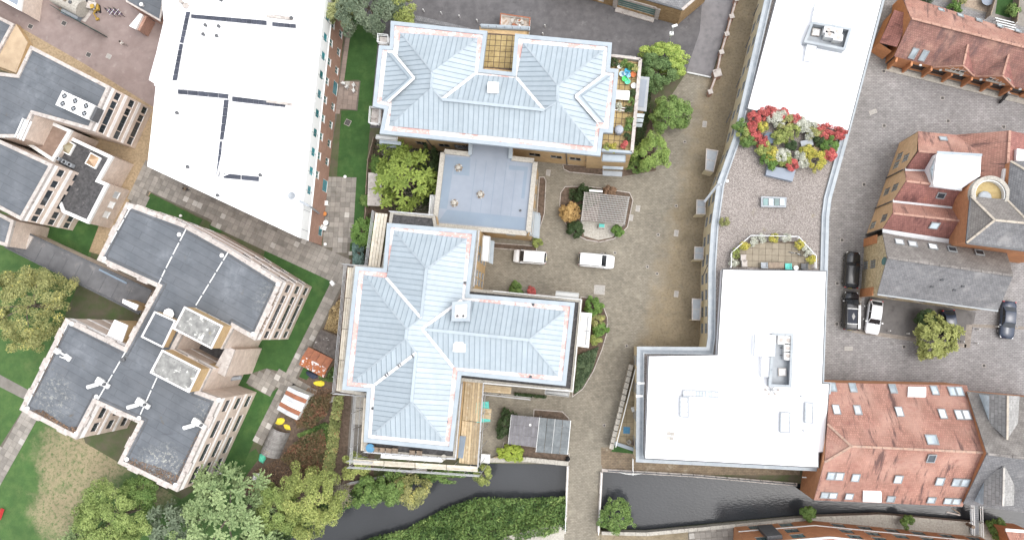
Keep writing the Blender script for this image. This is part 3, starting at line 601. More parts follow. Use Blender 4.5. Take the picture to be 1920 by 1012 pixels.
# ---- covered link and its neighbours
q = [(28, 426), (285, 545), (262, 588), (10, 463)]
K = thing('covered_walkway', 'long low grey felt-roofed walkway joining the two dark-roofed buildings', 'walkway', base_of(PL(q)))
p = PL(q, 3.4); walls(K, p, 0, 3.3, m_brickpink); MB().prism(p, 3.3, 3.4).build('roof', m_feltlink, K)
MB().beam(p[0]+Vector((0, 0, .05)), p[1]+Vector((0, 0, .05)), .25, .15).build('gutter', m_darkmetal, K); MB().beam(p[2]+Vector((0, 0, .05)), p[3]+Vector((0, 0, .05)), .25, .15).build('gutter', m_darkmetal, K)
MB().beam(P(186, 505, 3.5), P(238, 531, 3.5), .28, .1).build('glazed_strip', m_linkband, K)
px_prism('roof_hatch', [(53, 440), (62, 444), (50, 466), (42, 461)], 3.4, 3.6, m_conc, K)
for i in range(9): MB().beam(P(55+i*24, 452+i*11, 3.405), P(40+i*24, 480+i*11.2, 3.405), .08, .02).build('felt_lap', m_darkmetal, K)

# ---- older building at the far left, three roof levels
def felt_block(name, lab, px, z, wm=m_brickpink, rm=m_felt, fac=None, nb=True, par=m_conc):
    w = PL(px, z); t = thing(name, lab, 'building', base_of(w)); walls(t, w, 0, z, wm, fac); roof_deck(t, offset(ccw(w), .05), z-.03, rm); parapet(t, w, z-.3, z+.15, .42, par, out=.05)
    return t, w
q = [(59, 87), (207, 163), (170, 244), (62, 214), (40, 258), (0, 258), (-60, 232), (-60, 130), (33, 141)]
w = PL(q, 10.2)
t1, w = felt_block('annex_building', 'blue-grey felt-roofed annex with white six-fan cooling unit on top', q, 10.2, fac={1: mixg(w[1], w[2], [(.12, 1.2), (.32, 1.2), (.6, 2.8), (.88, 1.4)])})
A, B = ccw(w)[ccw(w).index(w[1])], w[2]
bands(t1, w[2], w[1], (3.3, 6.55), .6, .03, m_band); bands(t1, w[2], w[1], (9.75,), 1.0, .035, m_band)
q2 = [(-60, 235), (0, 263), (100, 309), (41, 413), (-60, 360)]
w = PL(q2, 10.2)
t2, w = felt_block('wing_building', 'grey felt-roofed wing at the left edge above a pinkish brick wall', q2, 10.2, fac={2: mixg(w[2], w[3], [(.1, 1.2), (.3, 1.2), (.55, 2.8), (.8, 1.2), (.93, 1.0)])})
bands(t2, w[3], w[2], (3.3, 6.55), .6, .03, m_band); bands(t2, w[3], w[2], (9.75,), 1.0, .035, m_band)
q3 = [(125, 253), (212, 294), (187, 338), (204, 345), (166, 419), (118, 398), (80, 300)]
t3, w = felt_block('lower_wing', 'low dark mossy-roofed wing with white parapet and pyramid skylights', q3, 5.0, rm=m_grit, par=m_whitep, fac={3: [(1.2+i*1.55, 2.4, 1.0, 1.2, (m_frame, g_white, 1, 1, m_frame)) for i in range(4)]})
q4 = [(-60, 395), (0, 400), (27, 414), (14, 462), (-60, 440)]
t4, w = felt_block('corner_block', 'blue-grey felt-roofed corner block where the covered walkway begins', q4, 7.0, fac={3: [(1.5, 3.0, 1.5, 1.6, wh), (4.0, 3.0, 1.5, 1.6, wh)]})
q5 = [(62, 214), (135, 245), (100, 303), (38, 262)]
t5, w = felt_block('recessed_block', 'small pinkish recessed block between two felt roofs at far left', q5, 6.0, rm=mat('brown_deck', (.26, .19, .15), (.2, .14, .11), s=1.2), par=m_whitep)
q6 = [(-60, 10), (-5, 30), (27, 46), (-5, 105), (-60, 90)]
t6, w = felt_block('yard_block', 'blue-grey felt-roofed block at the left edge beside the brown yard', q6, 1.2)
t7, w = felt_block('corner_glazed_block', 'white-framed flat roof at the top left corner of the yard', [(-60, -60), (50, -60), (38, 20), (-5, -4), (-60, -30)], 4.0, rm=m_linkroof, par=m_whitep)
# tan end wall next to the annex
w = PL([(30, 45), (52, 80), (30, 137), (-20, 118), (-5, 95)], 1.0); t = thing('tan_outbuilding', 'tan flat outbuilding roof between two felt roofs at the far left', 'building', base_of(w)); walls(t, w, 0, .95, m_bricktan); MB().prism(w, .95, 1.0).build('roof', mat('tan_membrane', (.44, .34, .23), (.36, .27, .18), s=.6, stains=[dict(c=(.2, .14, .09), s=1.5, lo=.62, hi=.7)]), t)
for i in range(4): MB().beam(P(44+i*5, 222+i*2, 10.3), P(28+i*5, 258+i*2, 10.3), .16, .2).build('glazing_bar', m_whitep, t1)
# skylights on the lower wing
def pyramid(parent, cx, cy, z, s, h, a, m, fm, name='skylight'):
    p = P(cx, cy, z); o = MB().box(p+Vector((0, 0, .12)), s, s, .3, a).build(name, fm, parent); r = s*.42; ca, sa = math.cos(a), math.sin(a)
    c = [p+Vector((ca*x-sa*y, sa*x+ca*y, .28)) for x, y in ((-r, -r), (r, -r), (r, r), (-r, r))]; t = p+Vector((0, 0, .28+h)); b = MB()
    for i in range(4): b.poly([c[i], c[(i+1) % 4], t])
    b.build('glazing', m, o); return o
pyramid(t3, 128, 277, 5.0, 1.75, .8, -.48, glass('amber_glass', (.2, .17, .1)), m_whitep); pyramid(t3, 176, 302, 5.0, 1.75, .8, -.48, glass('tan_glass', (.3, .2, .12)), m_whitep)
k = 0
for x, y in ((115, 267), (108, 279), (101, 293), (114, 299), (127, 306), (137, 311)):
    k += 1; t = thing('condenser_unit', '%s grey condenser box on the dark mossy roof of the lower wing' % ('topmost', 'second', 'third', 'fourth', 'fifth', 'lowest')[k-1], 'condenser', P(x, y, 5.0), 'condenser boxes on the mossy roof'); p = P(x, y, 5.0)
    MB().box(p+Vector((0, 0, .45)), .75, .5, .75, -.48).build('casing', m_steelgrey, t); MB().lathe(p+Vector((0, 0, .83)), [(.2, 0), (.2, .03), (.05, .03)], 10).build('fan', m_black, t)
    for sx in (-.25, .25): MB().box(p+Vector((sx, 0, .04)), .08, .45, .08, -.48).build('foot', m_darkmetal, t)
# six-fan cooling unit
p = P(156, 204, 10.2); t = thing('cooling_unit', 'large white cooling unit with six round fans on the felt roof', 'cooler', p); a = math.atan2(P(190, 218, 10.2).y-P(124, 188, 10.2).y, P(190, 218, 10.2).x-P(124, 188, 10.2).x)
u = Vector((math.cos(a), math.sin(a), 0)); v = Vector((-u.y, u.x, 0))
for i in (-1, 0, 1):
    c = p+u*(i*1.68); o = MB().box(c+Vector((0, 0, 1.0)), 1.55, 2.1, 1.5, a).build('module', m_whitep, t)
    for s in (-1, 1):
        f = c+v*(s*.5)-u*(s*.12)+Vector((0, 0, 1.75)); MB().ring([f+Vector((math.cos(k*.524), math.sin(k*.524), 0))*.42 for k in range(12)], [f+Vector((math.cos(k*.524), math.sin(k*.524), 0))*.36 for k in range(12)], f.z, f.z+.06).build('fan_guard', m_frame, o)
        bl = MB().lathe(f, [(.36, 0), (.36, .015)], 12); bl.build('fan_well', m_black, o); MB().box(f+Vector((0, 0, .04)), .6, .1, .02, .5).box(f+Vector((0, 0, .06)), .1, .6, .02, .5).lathe(f+Vector((0, 0, .02)), [(.1, 0), (.1, .06)], 8).build('fan_blade', m_steelgrey, o)
    for s in (-1, 1): MB().box(c+v*(s*.8)+Vector((0, 0, .12)), 1.3, .12, .25, a).build('rail', m_darkmetal, t)
MB().box(p+u*2.75+Vector((0, 0, .8)), .35, 1.9, 1.3, a).build('grille', m_darkmetal, t)
MB().tube(p-u*3.2+v*.3+Vector((0, 0, .2)), p-u*2.4+v*.3+Vector((0, 0, .9)), .12).tube(p-u*3.3-v*.3+Vector((0, 0, .2)), p-u*2.4-v*.2+Vector((0, 0, .7)), .1).build('pipework', m_frame, t)
# ---------------------------------------------------------------- standing-seam roofs
m_seam = mat('seam_metal', (.205, .25, .285), (.235, .28, .315), s=3, rough=.5, big=0)
m_flash = mat('white_flashing', (.75, .76, .77), (.62, .6, .6), s=2.5, rough=.6, big=.03)
def clip(poly, a, c, keep_hi):
    out = []
    for i in range(len(poly)):
        p, q = poly[i], poly[(i+1) % len(poly)]; dp, dq = (p[0]-c)*a, (q[0]-c)*a
        if not keep_hi: dp, dq = -dp, -dq
        if dp >= 0: out.append(p)
        if (dp >= 0) != (dq >= 0):
            t = dp/(dp-dq); out.append((p[0]+(q[0]-p[0])*t, p[1]+(q[1]-p[1])*t))
    return out
def seam_plane(root, pv_, eave, sp=.62, phase=.5):
    """pv_: (px, py, z) corners of one roof slope; eave: two corner numbers that give the eave line"""
    pts = [P(a, b, c) for a, b, c in pv_]
    if ccw(pts)[0] is not pts[0]: pts = ccw(pts); eave = (len(pv_)-1-eave[0], len(pv_)-1-eave[1])
    e = pts[eave[1]]-pts[eave[0]]; u = Vector((e.x, e.y, 0)).normalized(); cen, _ = plane_of(pts)
    # slope plane through the eave line, fitted to the rest
    e0 = pts[eave[0]]; h = Vector((-u.y, u.x, 0)); num = den = 0
    for p in pts:
        d = (p-e0).dot(h); num += d*(p.z-e0.z); den += d*d
    k = num/den; v = (h+Vector((0, 0, k))); vl = v.length; v /= vl; nrm = u.cross(v)
    if nrm.z < 0: nrm = -nrm
    P2 = [((p-e0).dot(u), (p-e0).dot(h)*vl) for p in pts]
    u0 = min(a for a, b in P2); u1 = max(a for a, b in P2); n = max(1, round((u1-u0)/sp)); w = (u1-u0)/n
    for i in range(n):
        a = clip(P2, 1, u0+i*w+.012, True); a = clip(a, 1, u0+(i+1)*w-.012, False) if len(a) > 2 else a
        if len(a) < 3: continue
        ar = abs(sum(a[j][0]*a[(j+1) % len(a)][1]-a[(j+1) % len(a)][0]*a[j][1] for j in range(len(a))))
        if ar < .03: continue
        q = [e0+u*x+v*y+Vector((0, 0, .05)) for x, y in a]
        o = MB().slab(ccw(q), .05).build('roof_panel', m_metalroof, root)
        if i:
            x = u0+i*w; ys = []
            for j in range(len(P2)):
                p, r = P2[j], P2[(j+1) % len(P2)]
                if (p[0]-x)*(r[0]-x) < 0: ys.append(p[1]+(r[1]-p[1])*(x-p[0])/(r[0]-p[0]))
            ys.sort()
            if len(ys) >= 2 and ys[-1]-ys[0] > .25:
                A, B = e0+u*x+v*(ys[0]+.05)+nrm*.075, e0+u*x+v*(ys[-1]-.05)+nrm*.075
                MB().beam(A, B, .045, .08).build('seam', m_seam, o)
    return nrm
def caps(root, lines, w, m, name, dz=.09, h=.09):
    for a, b in lines: MB().beam(P(*a)+Vector((0, 0, dz)), P(*b)+Vector((0, 0, dz)), w, h).build(name, m, root)
ZE = 12.6; ZT = 9.6
def Z(l, d): return [(x, y, ZE+d) for x, y in l]
def eave_set(root, px, cw=.5, overhang=1.3):
    w = PL(px, ZE); wc = ccw(w)
    MB().ring(wc, offset(wc, cw), ZE-.45, ZE+.12).build('coping', m_coping, root)
    MB().poly(zset(wc, ZE-.1)).build('gutter', m_gutter, root)
    MB().poly(list(reversed(zset(wc, ZE-.44)))).build('soffit', m_whitep, root)
    return wc
def railing(root, pts, h, step, m, name='railing', rails=(1.0, .5), r=.03, glassm=None):
    for a, b in zip(pts[:-1], pts[1:]):
        L = (b-a).length; n = max(1, round(L/step)); mb = MB()
        for f in rails: mb.beam(a+Vector((0, 0, h*f)), b+Vector((0, 0, h*f)), .07, .05)
        mb.build(name, m, root) if len(rails) == 1 else [MB().beam(a+Vector((0, 0, h*f)), b+Vector((0, 0, h*f)), .08, .05).build('rail', m, root) for f in rails]
        for i in range(n+1):
            c = a.lerp(b, i/n); MB().box(c+Vector((0, 0, h/2)), .06, .06, h).build('post', m, root)
def tiles(root, px, z, size, m, a=0.0, name='tile', gap=.08):
    poly = ccw(PL(px, z)); c0 = sum(poly, Vector())/len(poly); u = Vector((math.cos(a), math.sin(a), 0)); v = Vector((-u.y, u.x, 0)); R = int(14/size); MB().poly(zset(poly, z+.005)).build('terrace_bed', m_soil, root); me = MB().box((0, 0, 0), size-gap, size-gap, .04).mesh('tile', m)
    for i in range(-R, R):
        for j in range(-R, R):
            c = c0+u*(i+.5)*size+v*(j+.5)*size
            if inside(c.x, c.y, poly): inst(name, me, root, Matrix.Translation((c.x, c.y, z+.022)) @ Matrix.Rotation(a, 4, 'Z'))
def louvre(root, px, z, n, m, along=True, name='slat'):
    a, b, c, d = PL(px, z)
    for i in range(n):
        t = (i+.5)/n; A, B = (a.lerp(d, t), b.lerp(c, t)) if along else (a.lerp(b, t), d.lerp(c, t))
        MB().beam(A, B, .13, .04).build(name, m, root)
    for A, B in ((a, b), (b, c), (c, d), (d, a)): MB().beam(A-Vector((0, 0, .03)), B-Vector((0, 0, .03)), .1, .1).build('louvre_frame', m, root)

# ---- north blue-roofed building
bp = [(733, 40), (914, 59), (905, 130), (960, 136), (966, 64), (1147.5, 81), (1144, 129), (1160, 130), (1149, 250), (1131, 249), (1126, 293), (712, 251), (721, 205), (699, 200), (711, 86), (731, 87)]
BB = thing('apartment_block', 'tan brick apartment block under the northern pale blue seamed metal roof with notched terrace', 'building', base_of(PL(bp)))
wc = eave_set(BB, bp)
wi = PL(bp, ZE); order = wi
wall_in = offset(wc, 1.0)
rev = wc[0] is not wi[0]
# south wall with windows, other walls plain
_S, _E = P(714, 251, ZE), P(1124, 293, ZE); nS = Vector((-(_E-_S).normalized().y, (_E-_S).normalized().x, 0)); SA, SB2 = _S+nS*1.35, _E+nS*1.35
st = (m_gframe, g_dark, 2, 1, m_stone)
sw = [uz(x, y, SA, SB2)+(1.5, 1.25, st) for x, y in ((1002, 288), (1004, 296), (1042, 290), (1044, 300), (1078, 295), (1079, 304), (1109, 299), (1110, 306), (787, 264), (794, 273), (829.5, 269), (836, 277.5))]+[uz(867, 276, SA, SB2)+(2.2, 2.2, (m_gframe, g_dark, 4, 3, m_stone))]
sw = [(a, 7.3 if b > 5.6 else 4.0, c, d, e) for a, b, c, d, e in sw]
facade(BB, SA, SB2, 0, ZE-.45, m_bricktan, sw)
mb = MB(); wl = offset(wc, 1.4)
for i in range(len(wl)):
    A, B = wl[i], wl[(i+1) % len(wl)]
    if abs((A-SA).dot(nS)) < .8 and abs((B-SB2).dot(nS)) < .8: continue
    MB().poly([Vector((A.x, A.y, 0)), Vector((B.x, B.y, 0)), Vector((B.x, B.y, ZE-.45)), Vector((A.x, A.y, ZE-.45))]).build('wall', m_bricktan, BB)
for x, y in ((735, 262), (806, 268), (1062, 290)):
    u_, z_ = uz(x, y, SA, SB2); e_ = (SB2-SA); e_.z = 0; e_.normalize(); c = SA+e_*u_; c.z = 0; MB().tube(c-nS*.1+Vector((0, 0, .2)), c-nS*.1+Vector((0, 0, 11.8)), .07).build('downpipe', m_darkmetal, BB)
E0 = .12; RZ = 2.5; VZ = 2.35
seam_plane(BB, Z([(751, 62), (896, 72)], E0)+Z([(811, 136)], RZ), (0, 1))
seam_plane(BB, Z([(896, 72), (890, 140)], E0)+Z([(829, 187)], VZ)+Z([(809.5, 166), (811, 136)], RZ), (0, 1))
seam_plane(BB, Z([(751, 62)], E0)+Z([(811, 136), (809.5, 166)], RZ)+Z([(730, 236)], E0), (3, 0))
seam_plane(BB, Z([(730, 236)], E0)+Z([(809.5, 166)], RZ)+Z([(829, 187), (1020, 207)], VZ)+Z([(1045, 191)], RZ)+Z([(1114, 275)], E0), (5, 0))
seam_plane(BB, Z([(890, 140), (969, 147)], E0)+Z([(1020, 207), (829, 187)], VZ), (0, 1))
seam_plane(BB, Z([(981, 81)], E0)+Z([(1046, 161), (1045, 191)], RZ)+Z([(1020, 207)], VZ)+Z([(969, 147)], E0), (4, 0))
seam_plane(BB, Z([(981, 81), (1132, 95)], E0)+Z([(1046, 161)], RZ), (0, 1))
seam_plane(BB, Z([(1132, 95), (1114, 275)], E0)+Z([(1045, 191), (1046, 161)], RZ), (0, 1))
# hipped bays east and west, proud of the main slopes
def bay(c0, c1, ap, bk, i0, i1, zt):
    seam_plane(BB, Z([c0, c1], .2)+Z([ap], zt), (0, 1))
    for c, i in ((c0, i0), (c1, i1)):
        MB().slab(ccw([P(*c, ZE+.24), P(*ap, ZE+zt+.05), P(*bk, ZE+zt+.08), P(*i, ZE+.5)]), .05).build('bay_side', m_metalroof, BB)
        caps(BB, [((*c, ZE+.25), (*ap, ZE+zt+.05))], .14, m_seam, 'hip_cap', .06)
        caps(BB, [((*i, ZE+.55), (*bk, ZE+zt+.1))], .28, m_flash, 'valley_flashing', .05)
bay((726, 99), (716, 189), (767, 147), (777, 147), (738, 100), (728, 191), 1.75)
bay((1145, 142), (1133, 230), (1090, 180), (1079, 181), (1133, 140), (1121, 229), 1.75)
hz = lambda p, d: (p[0], p[1], ZE+d)
caps(BB, [(hz(a, d1), hz(b, d2)) for a, d1, b, d2 in (((751, 62), .1, (811, 136), RZ), ((896, 72), .1, (811, 136), RZ), ((730, 236), .1, (809.5, 166), RZ), ((809.5, 166), RZ, (829, 187), VZ), ((981, 81), .1, (1046, 161), RZ), ((1132, 95), .1, (1046, 161), RZ), ((1114, 275), .1, (1045, 191), RZ), ((1045, 191), RZ, (1020, 207), VZ))], .16, m_coping, 'hip_cap')
caps(BB, [(hz((811, 136), RZ), hz((809.5, 166), RZ)), (hz((829, 187), VZ), hz((1020, 207), VZ)), (hz((1046, 161), RZ), hz((1045, 191), RZ))], .36, m_metalroof, 'ridge_cap', .12)
caps(BB, [(hz((890, 140), .15), hz((829, 187), VZ)), (hz((969, 147), .15), hz((1020, 207), VZ))], .34, m_flash, 'valley_flashing', .1)
def dome(root, px, py, z, s, a):
    p = P(px, py, z); o = MB().box(p+Vector((0, 0, .15)), s, s, .5, a).build('skylight', m_whitep, root); r = s*.44; ca, sa = math.cos(a), math.sin(a); b = MB()
    c = [p+Vector((ca*x-sa*y, sa*x+ca*y, .4)) for x, y in ((-r, -r), (r, -r), (r, r), (-r, r))]; d = [p+Vector((ca*x-sa*y, sa*x+ca*y, .7)) for x, y in ((-r*.2, -r*.2), (r*.2, -r*.2), (r*.2, r*.2), (-r*.2, r*.2))]
    for i in range(4): j = (i+1) % 4; b.poly([c[i], c[j], d[j], d[i]])
    b.poly(d); b.build('skylight_dome', m_frame, o)
dome(BB, 925, 166, ZE+1.5, 1.35, -.06)
# notch terrace
px_prism('notch_block', [(899, 50), (990, 55), (962, 138), (900, 132)], 0, ZT, m_bricktan, BB); tiles(BB, [(913, 62), (970, 66), (963, 133), (905, 127)], ZT, .72, m_terrtile, -.08)
railing(BB, PL([(902, 53), (992, 58)], ZT), 1.1, 1.1, m_coping); MB().beam(P(902, 50, ZT+.2), P(994, 55, ZT+.2), .5, .5).build('balustrade_wall', m_coping, BB)
# east terrace
px_prism('terrace_block', [(1118, 104), (1200, 115), (1184, 288), (1100, 284)], 0, ZT, m_bricktan, BB); tiles(BB, [(1140, 120), (1193, 122), (1178, 282), (1118, 280)], ZT, .72, m_terrtile, -.1)
tp = PL([(1140, 108), (1200, 115), (1184, 288), (1128, 284)], ZT)
MB().beam(tp[0]+Vector((0, 0, .4)), tp[1]+Vector((0, 0, .4)), .3, .8).build('terrace_parapet', m_conc, BB); MB().beam(tp[1]+Vector((0, 0, .4)), tp[2]+Vector((0, 0, .4)), .42, .8).build('terrace_parapet', m_conc, BB); MB().beam(tp[2]+Vector((0, 0, .4)), tp[3]+Vector((0, 0, .4)), .3, .8).build('terrace_parapet', m_coping, BB)
louvre(BB, [(1149, 103), (1192, 107), (1192, 114), (1149, 110)], 8.6, 5, m_frame)
louvre(BB, [(1130, 289), (1173, 291), (1172, 304), (1129, 302)], 9.3, 7, m_coping)
px_prism('porch_roof', [(1198, 143), (1218, 145), (1212, 209), (1190, 206)], 4.6, 4.9, m_steelgrey, BB); px_prism('porch_panel', [(1201, 149), (1213, 150), (1207, 201), (1195, 199)], 4.905, 4.96, m_linkroof, BB); px_prism('porch_wall', [(1200, 148), (1212, 149), (1208, 206), (1196, 204)], 0, 4.6, m_bricktan, BB)
for i, z in enumerate((5.0, 3.6, 2.2)): px_prism('glass_canopy', [(1190-i*2, 212+i*9), (1209-i*2, 214+i*9), (1207-i*2, 221+i*9), (1189-i*2, 219+i*9)], z-.08, z, g_sky, BB)
for i, z in enumerate((6.2, 3.2)): px_prism('entrance_canopy', [(1130, 311+i*9), (1169-i*2, 313+i*9), (1168-i*2, 318+i*13), (1130, 316+i*13)], z-.2, z, m_coping if i == 0 else m_steelgrey, BB)
louvre(BB, [(706, 253), (745, 257), (744, 264), (705, 260)], 9.3, 5, m_frame)
for i, z in enumerate((8, 5)): px_prism('balcony', [(712, 262+i*6), (752, 266+i*6), (751, 272+i*6), (711, 268+i*6)], z-.2, z, m_coping, BB)
for q in ([(712, 69), (731, 71), (730, 86), (711, 84)], [(697, 204), (716, 206), (714, 236), (695, 234)]):
    px_prism('balcony', q, ZT-.6, ZT-.4, m_conc, BB); pl = PL(q, ZT-.4); railing(BB, pl+[pl[0]], 1.0, 1.2, m_frame)

# ---- flat-roofed link block
lp = [(831, 284), (882, 291), (884, 256), (960, 262), (957, 297), (1004, 302), (990, 438), (815, 422)]; zl = 7.8
LK = thing('link_block', 'low block with pale blue flat roof joining the two seamed-roof buildings', 'building', base_of(PL(lp))); w = PL(lp, zl)
sd = (m_gframe, g_dark, 1, 1, m_stone)
fE = [(u_*1.0, z_, .9, 1.3, sd) for u_ in (1.6, 3.6, 5.6, 7.4) for z_ in (2.0, 5.2)]
walls(LK, w, 0, zl, m_bricktan, {5: fE, 6: [(2.5, 5.0, 1.2, 1.3, sd)]}); roof_deck(LK, offset(ccw(w), .05), zl-.1, m_linkroof)
for a, b in (((831, 284), (884, 290)), ((957, 297), (1004, 302)), ((1004, 302), (990, 438)), ((990, 438), (815, 422)), ((815, 422), (831, 284))): 
    A, B = P(*a, zl), P(*b, zl); d = (B-A).normalized()*.2; MB().beam(A+d*0.9+Vector((0, 0, .02)), B-d*.9+Vector((0, 0, .02)), .62, .32).build('parapet', m_stone, LK)
for a, b in (((883, 258), (882, 291)), ((959, 262), (957, 298))): MB().beam(P(*a, zl+.1), P(*b, zl+.1), .5, .5).build('neck_upstand', m_coping, LK)
for q in ([(835, 293), (853, 295), (838, 392), (823, 390)], [(838, 393), (985, 408), (984, 431), (822, 415)], [(853, 294), (882, 297), (880, 330), (850, 327)], [(955, 310), (990, 313), (989, 321), (954, 318)], [(983, 321), (989, 321), (983, 373), (977, 372)]):
    MB().poly(ccw(PL(q, zl-.094))).build('felt_patch', m_linkband, LK)
for i in range(5): MB().beam(P(893+i*19, 300+i*1.5, zl-.09), P(881+i*19, 400+i*2, zl-.09), .05, .015).build('felt_lap', m_linkband, LK)
for x, y in ((860, 315), (901, 365), (852, 381)):
    p = P(x, y, zl-.1); t = MB().lathe(p, [(.32, 0), (.3, .5), (.12, .6)], 12).build('roof_vent', m_stone, LK)
    for k in range(9):
        a = k*2*math.pi/9; MB().lathe(p+Vector((math.cos(a)*.42, math.sin(a)*.42, 0)), [(.13, 0), (.13, .1), (.06, .16)], 7).build('pebble_weight', m_paleslab if k % 2 else m_wood, t)
louvre(LK, [(807, 366), (822, 367), (820, 405), (804, 403)], 6.5, 6, m_frame, along=False); louvre(LK, [(996, 396), (1012, 400), (1010, 445), (990, 440)], 5.5, 7, m_coping, along=False)
px_prism('canopy', [(1003, 402), (1014, 404), (1011, 447), (1000, 445)], 3.6, 3.8, m_coping, LK)
vent(LK, 976, 395, zl-.1, .1, .1)

# ---- south blue-roofed building (cross plan)
cp = [(726, 418), (894, 432), (880, 551), (1078, 567), (1061, 723), (865, 703), (849, 845), (682, 828), (688, 734), (642, 730), (667, 499), (719, 503)]
CB = thing('apartment_block', 'cross-shaped apartment block under the southern pale blue seamed metal roof, scaffolded on the west', 'building', base_of(PL(cp)))
eave_set(CB, cp); w = offset(ccw(PL(cp, ZE)), 1.1); walls(CB, w, ZT-.1, ZE-.45, m_bricktan)
low = [(733, 396), (816, 404), (819, 422), (899, 431), (887, 541), (1092, 561), (1075, 735), (868, 714), (855, 861), (683, 847), (688, 742), (640, 734), (664, 497), (716, 501)]
w = PL(low, ZT); sd = (m_gframe, g_dark, 1, 2, m_stone)
L3 = (w[4]-w[3]).length
walls(CB, w, 0, ZT-.25, m_bricktan, {3: [(L3*f, z_, .9, 1.6, sd) for f in (.3, .45, .72, .86) for z_ in (1.8, 4.8, 7.6)], 5: [(2.2, 5, 1.2, 1.6, sd), (9, 5, 1.2, 1.6, sd)], 8: [(1.6+k*2.2, z_, 1.1, 1.5, sd) for k in range(5) for z_ in (1.8, 4.8, 7.6)], 6: [(1.6+k*2.6, z_, 1.1, 1.5, sd) for k in range(5) for z_ in (1.8, 4.8, 7.6)], 4: [(3+k*2.6, z_, 1.1, 1.5, sd) for k in range(4) for z_ in (1.8, 4.8, 7.6)]})
MB().prism(w, ZT-.25, ZT).build('terrace_deck', m_grit, CB)
w0 = ccw(zset(w, ZT)); parapet(CB, w0, ZT-.35, ZT+.2, .4, m_stone, 'terrace_kerb')
ri = PL([(733, 398), (815, 405)], ZT); railing(CB, ri, 1.0, 1.2, m_tube)
railing(CB, PL([(900, 434), (890, 538)], ZT), 1.0, 1.2, m_tube); railing(CB, PL([(926, 546), (1090, 562), (1074, 732), (908, 717)], ZT), 1.0, 1.25, m_frame); railing(CB, PL([(868, 718), (856, 858), (686, 845)], ZT), 1.0, 1.2, m_tube)
H1, M1 = 2.5, 3.2
N0, N1, NR0, NR1 = (739, 432), (876, 447), (800, 504), (790, 596)
seam_plane(CB, Z([N0, N1], E0)+Z([NR0], H1), (0, 1)); seam_plane(CB, Z([N0], E0)+Z([NR0, NR1], H1)+Z([(725, 521)], E0), (3, 0))
seam_plane(CB, Z([N1], E0)+Z([NR0, NR1], H1)+Z([(763, 617), (761, 635)], M1)+Z([(781, 661), (772, 753)], H1)+Z([(835, 828), (850, 688)], E0)+Z([(792, 616)], 2.25)+Z([(866, 562)], E0), (7, 0))
seam_plane(CB, Z([(682, 515)], E0)+Z([(763, 617), (761, 635)], M1)+Z([(661, 716)], E0), (3, 0))
seam_plane(CB, Z([(682, 515), (725, 521)], E0)+Z([NR1], H1)+Z([(763, 617)], M1), (0, 1))
seam_plane(CB, Z([(661, 716)], E0)+Z([(761, 635)], M1)+Z([(781, 661)], H1)+Z([(704, 720)], E0), (3, 0))
seam_plane(CB, Z([(704, 720)], E0)+Z([(781, 661), (772, 753)], H1)+Z([(697, 815)], E0), (3, 0)); seam_plane(CB, Z([(697, 815)], E0)+Z([(772, 753)], H1)+Z([(835, 828)], E0), (2, 0))
seam_plane(CB, Z([(866, 562), (1060, 583)], E0)+Z([(991, 637), (792, 616)], 2.3), (0, 1)); seam_plane(CB, Z([(1060, 583), (1047, 705)], E0)+Z([(991, 637)], 2.3), (0, 1)); seam_plane(CB, Z([(1047, 705), (850, 688)], E0)+Z([(792, 616), (991, 637)], 2.3), (0, 1))
caps(CB, [(hz(a, d1), hz(b, d2)) for a, d1, b, d2 in ((N0, .1, NR0, H1), (N1, .1, NR0, H1), (NR1, H1, (763, 617), M1), ((682, 515), .1, (763, 617), M1), ((661, 716), .1, (761, 635), M1), ((761, 635), M1, (781, 661), H1), ((697, 815), .1, (772, 753), H1), ((835, 828), .1, (772, 753), H1), ((1060, 583), .1, (991, 637), 2.3), ((1047, 705), .1, (991, 637), 2.3))], .16, m_coping, 'hip_cap')
caps(CB, [(hz(NR0, H1), hz(NR1, H1)), (hz((763, 617), M1), hz((761, 635), M1)), (hz((781, 661), H1), hz((772, 753), H1)), (hz((796, 617), 2.3), hz((991, 637), 2.3))], .36, m_metalroof, 'ridge_cap', .12)
caps(CB, [(hz((725, 521), .2), hz(NR1, H1)), (hz((704, 720), .2), hz((781, 661), H1)), (hz((866, 562), .2), hz((792, 616), 2.3)), (hz((850, 688), .2), hz((792, 616), 2.3))], .34, m_flash, 'valley_flashing', .14)
for i, (x, y) in enumerate(((776, 665), (750, 684), (726, 702))):
    for s in (-1, 1): MB().box(P(x+s*2, y-s*1.5, ZE+2.3-i*.7)+Vector((0, 0, .2)), .16, .35, .12, .6).build('clamp', m_darkmetal, CB)
dome(CB, 862, 648, ZE+1.3, 1.45, -.06)
q = [(848, 566), (883, 563), (881, 602), (846, 602)]; p = PL(q, ZE+2.4); o = MB().prism(p, ZE-.1, ZE+2.2).build('lift_housing', m_coping, CB); MB().ring(ccw(p), offset(ccw(p), .38), ZE+2.2, ZE+2.45).build('housing_coping', m_coping, o); MB().poly(zset(offset(ccw(p), .3), ZE+2.21)).build('housing_roof', m_gutter, o)
for x in (858, 869): MB().lathe(P(x, 592, ZE+2.2), [(.14, 0), (.14, .2), (.05, .25)], 8).build('housing_vent', m_darkmetal, o)
for x, y in ((736, 483), (872, 530), (1000, 571), (1000-5, 706), (699, 765), (838, 790)): vent(CB, x, y, ZE-.1, .12, .08)
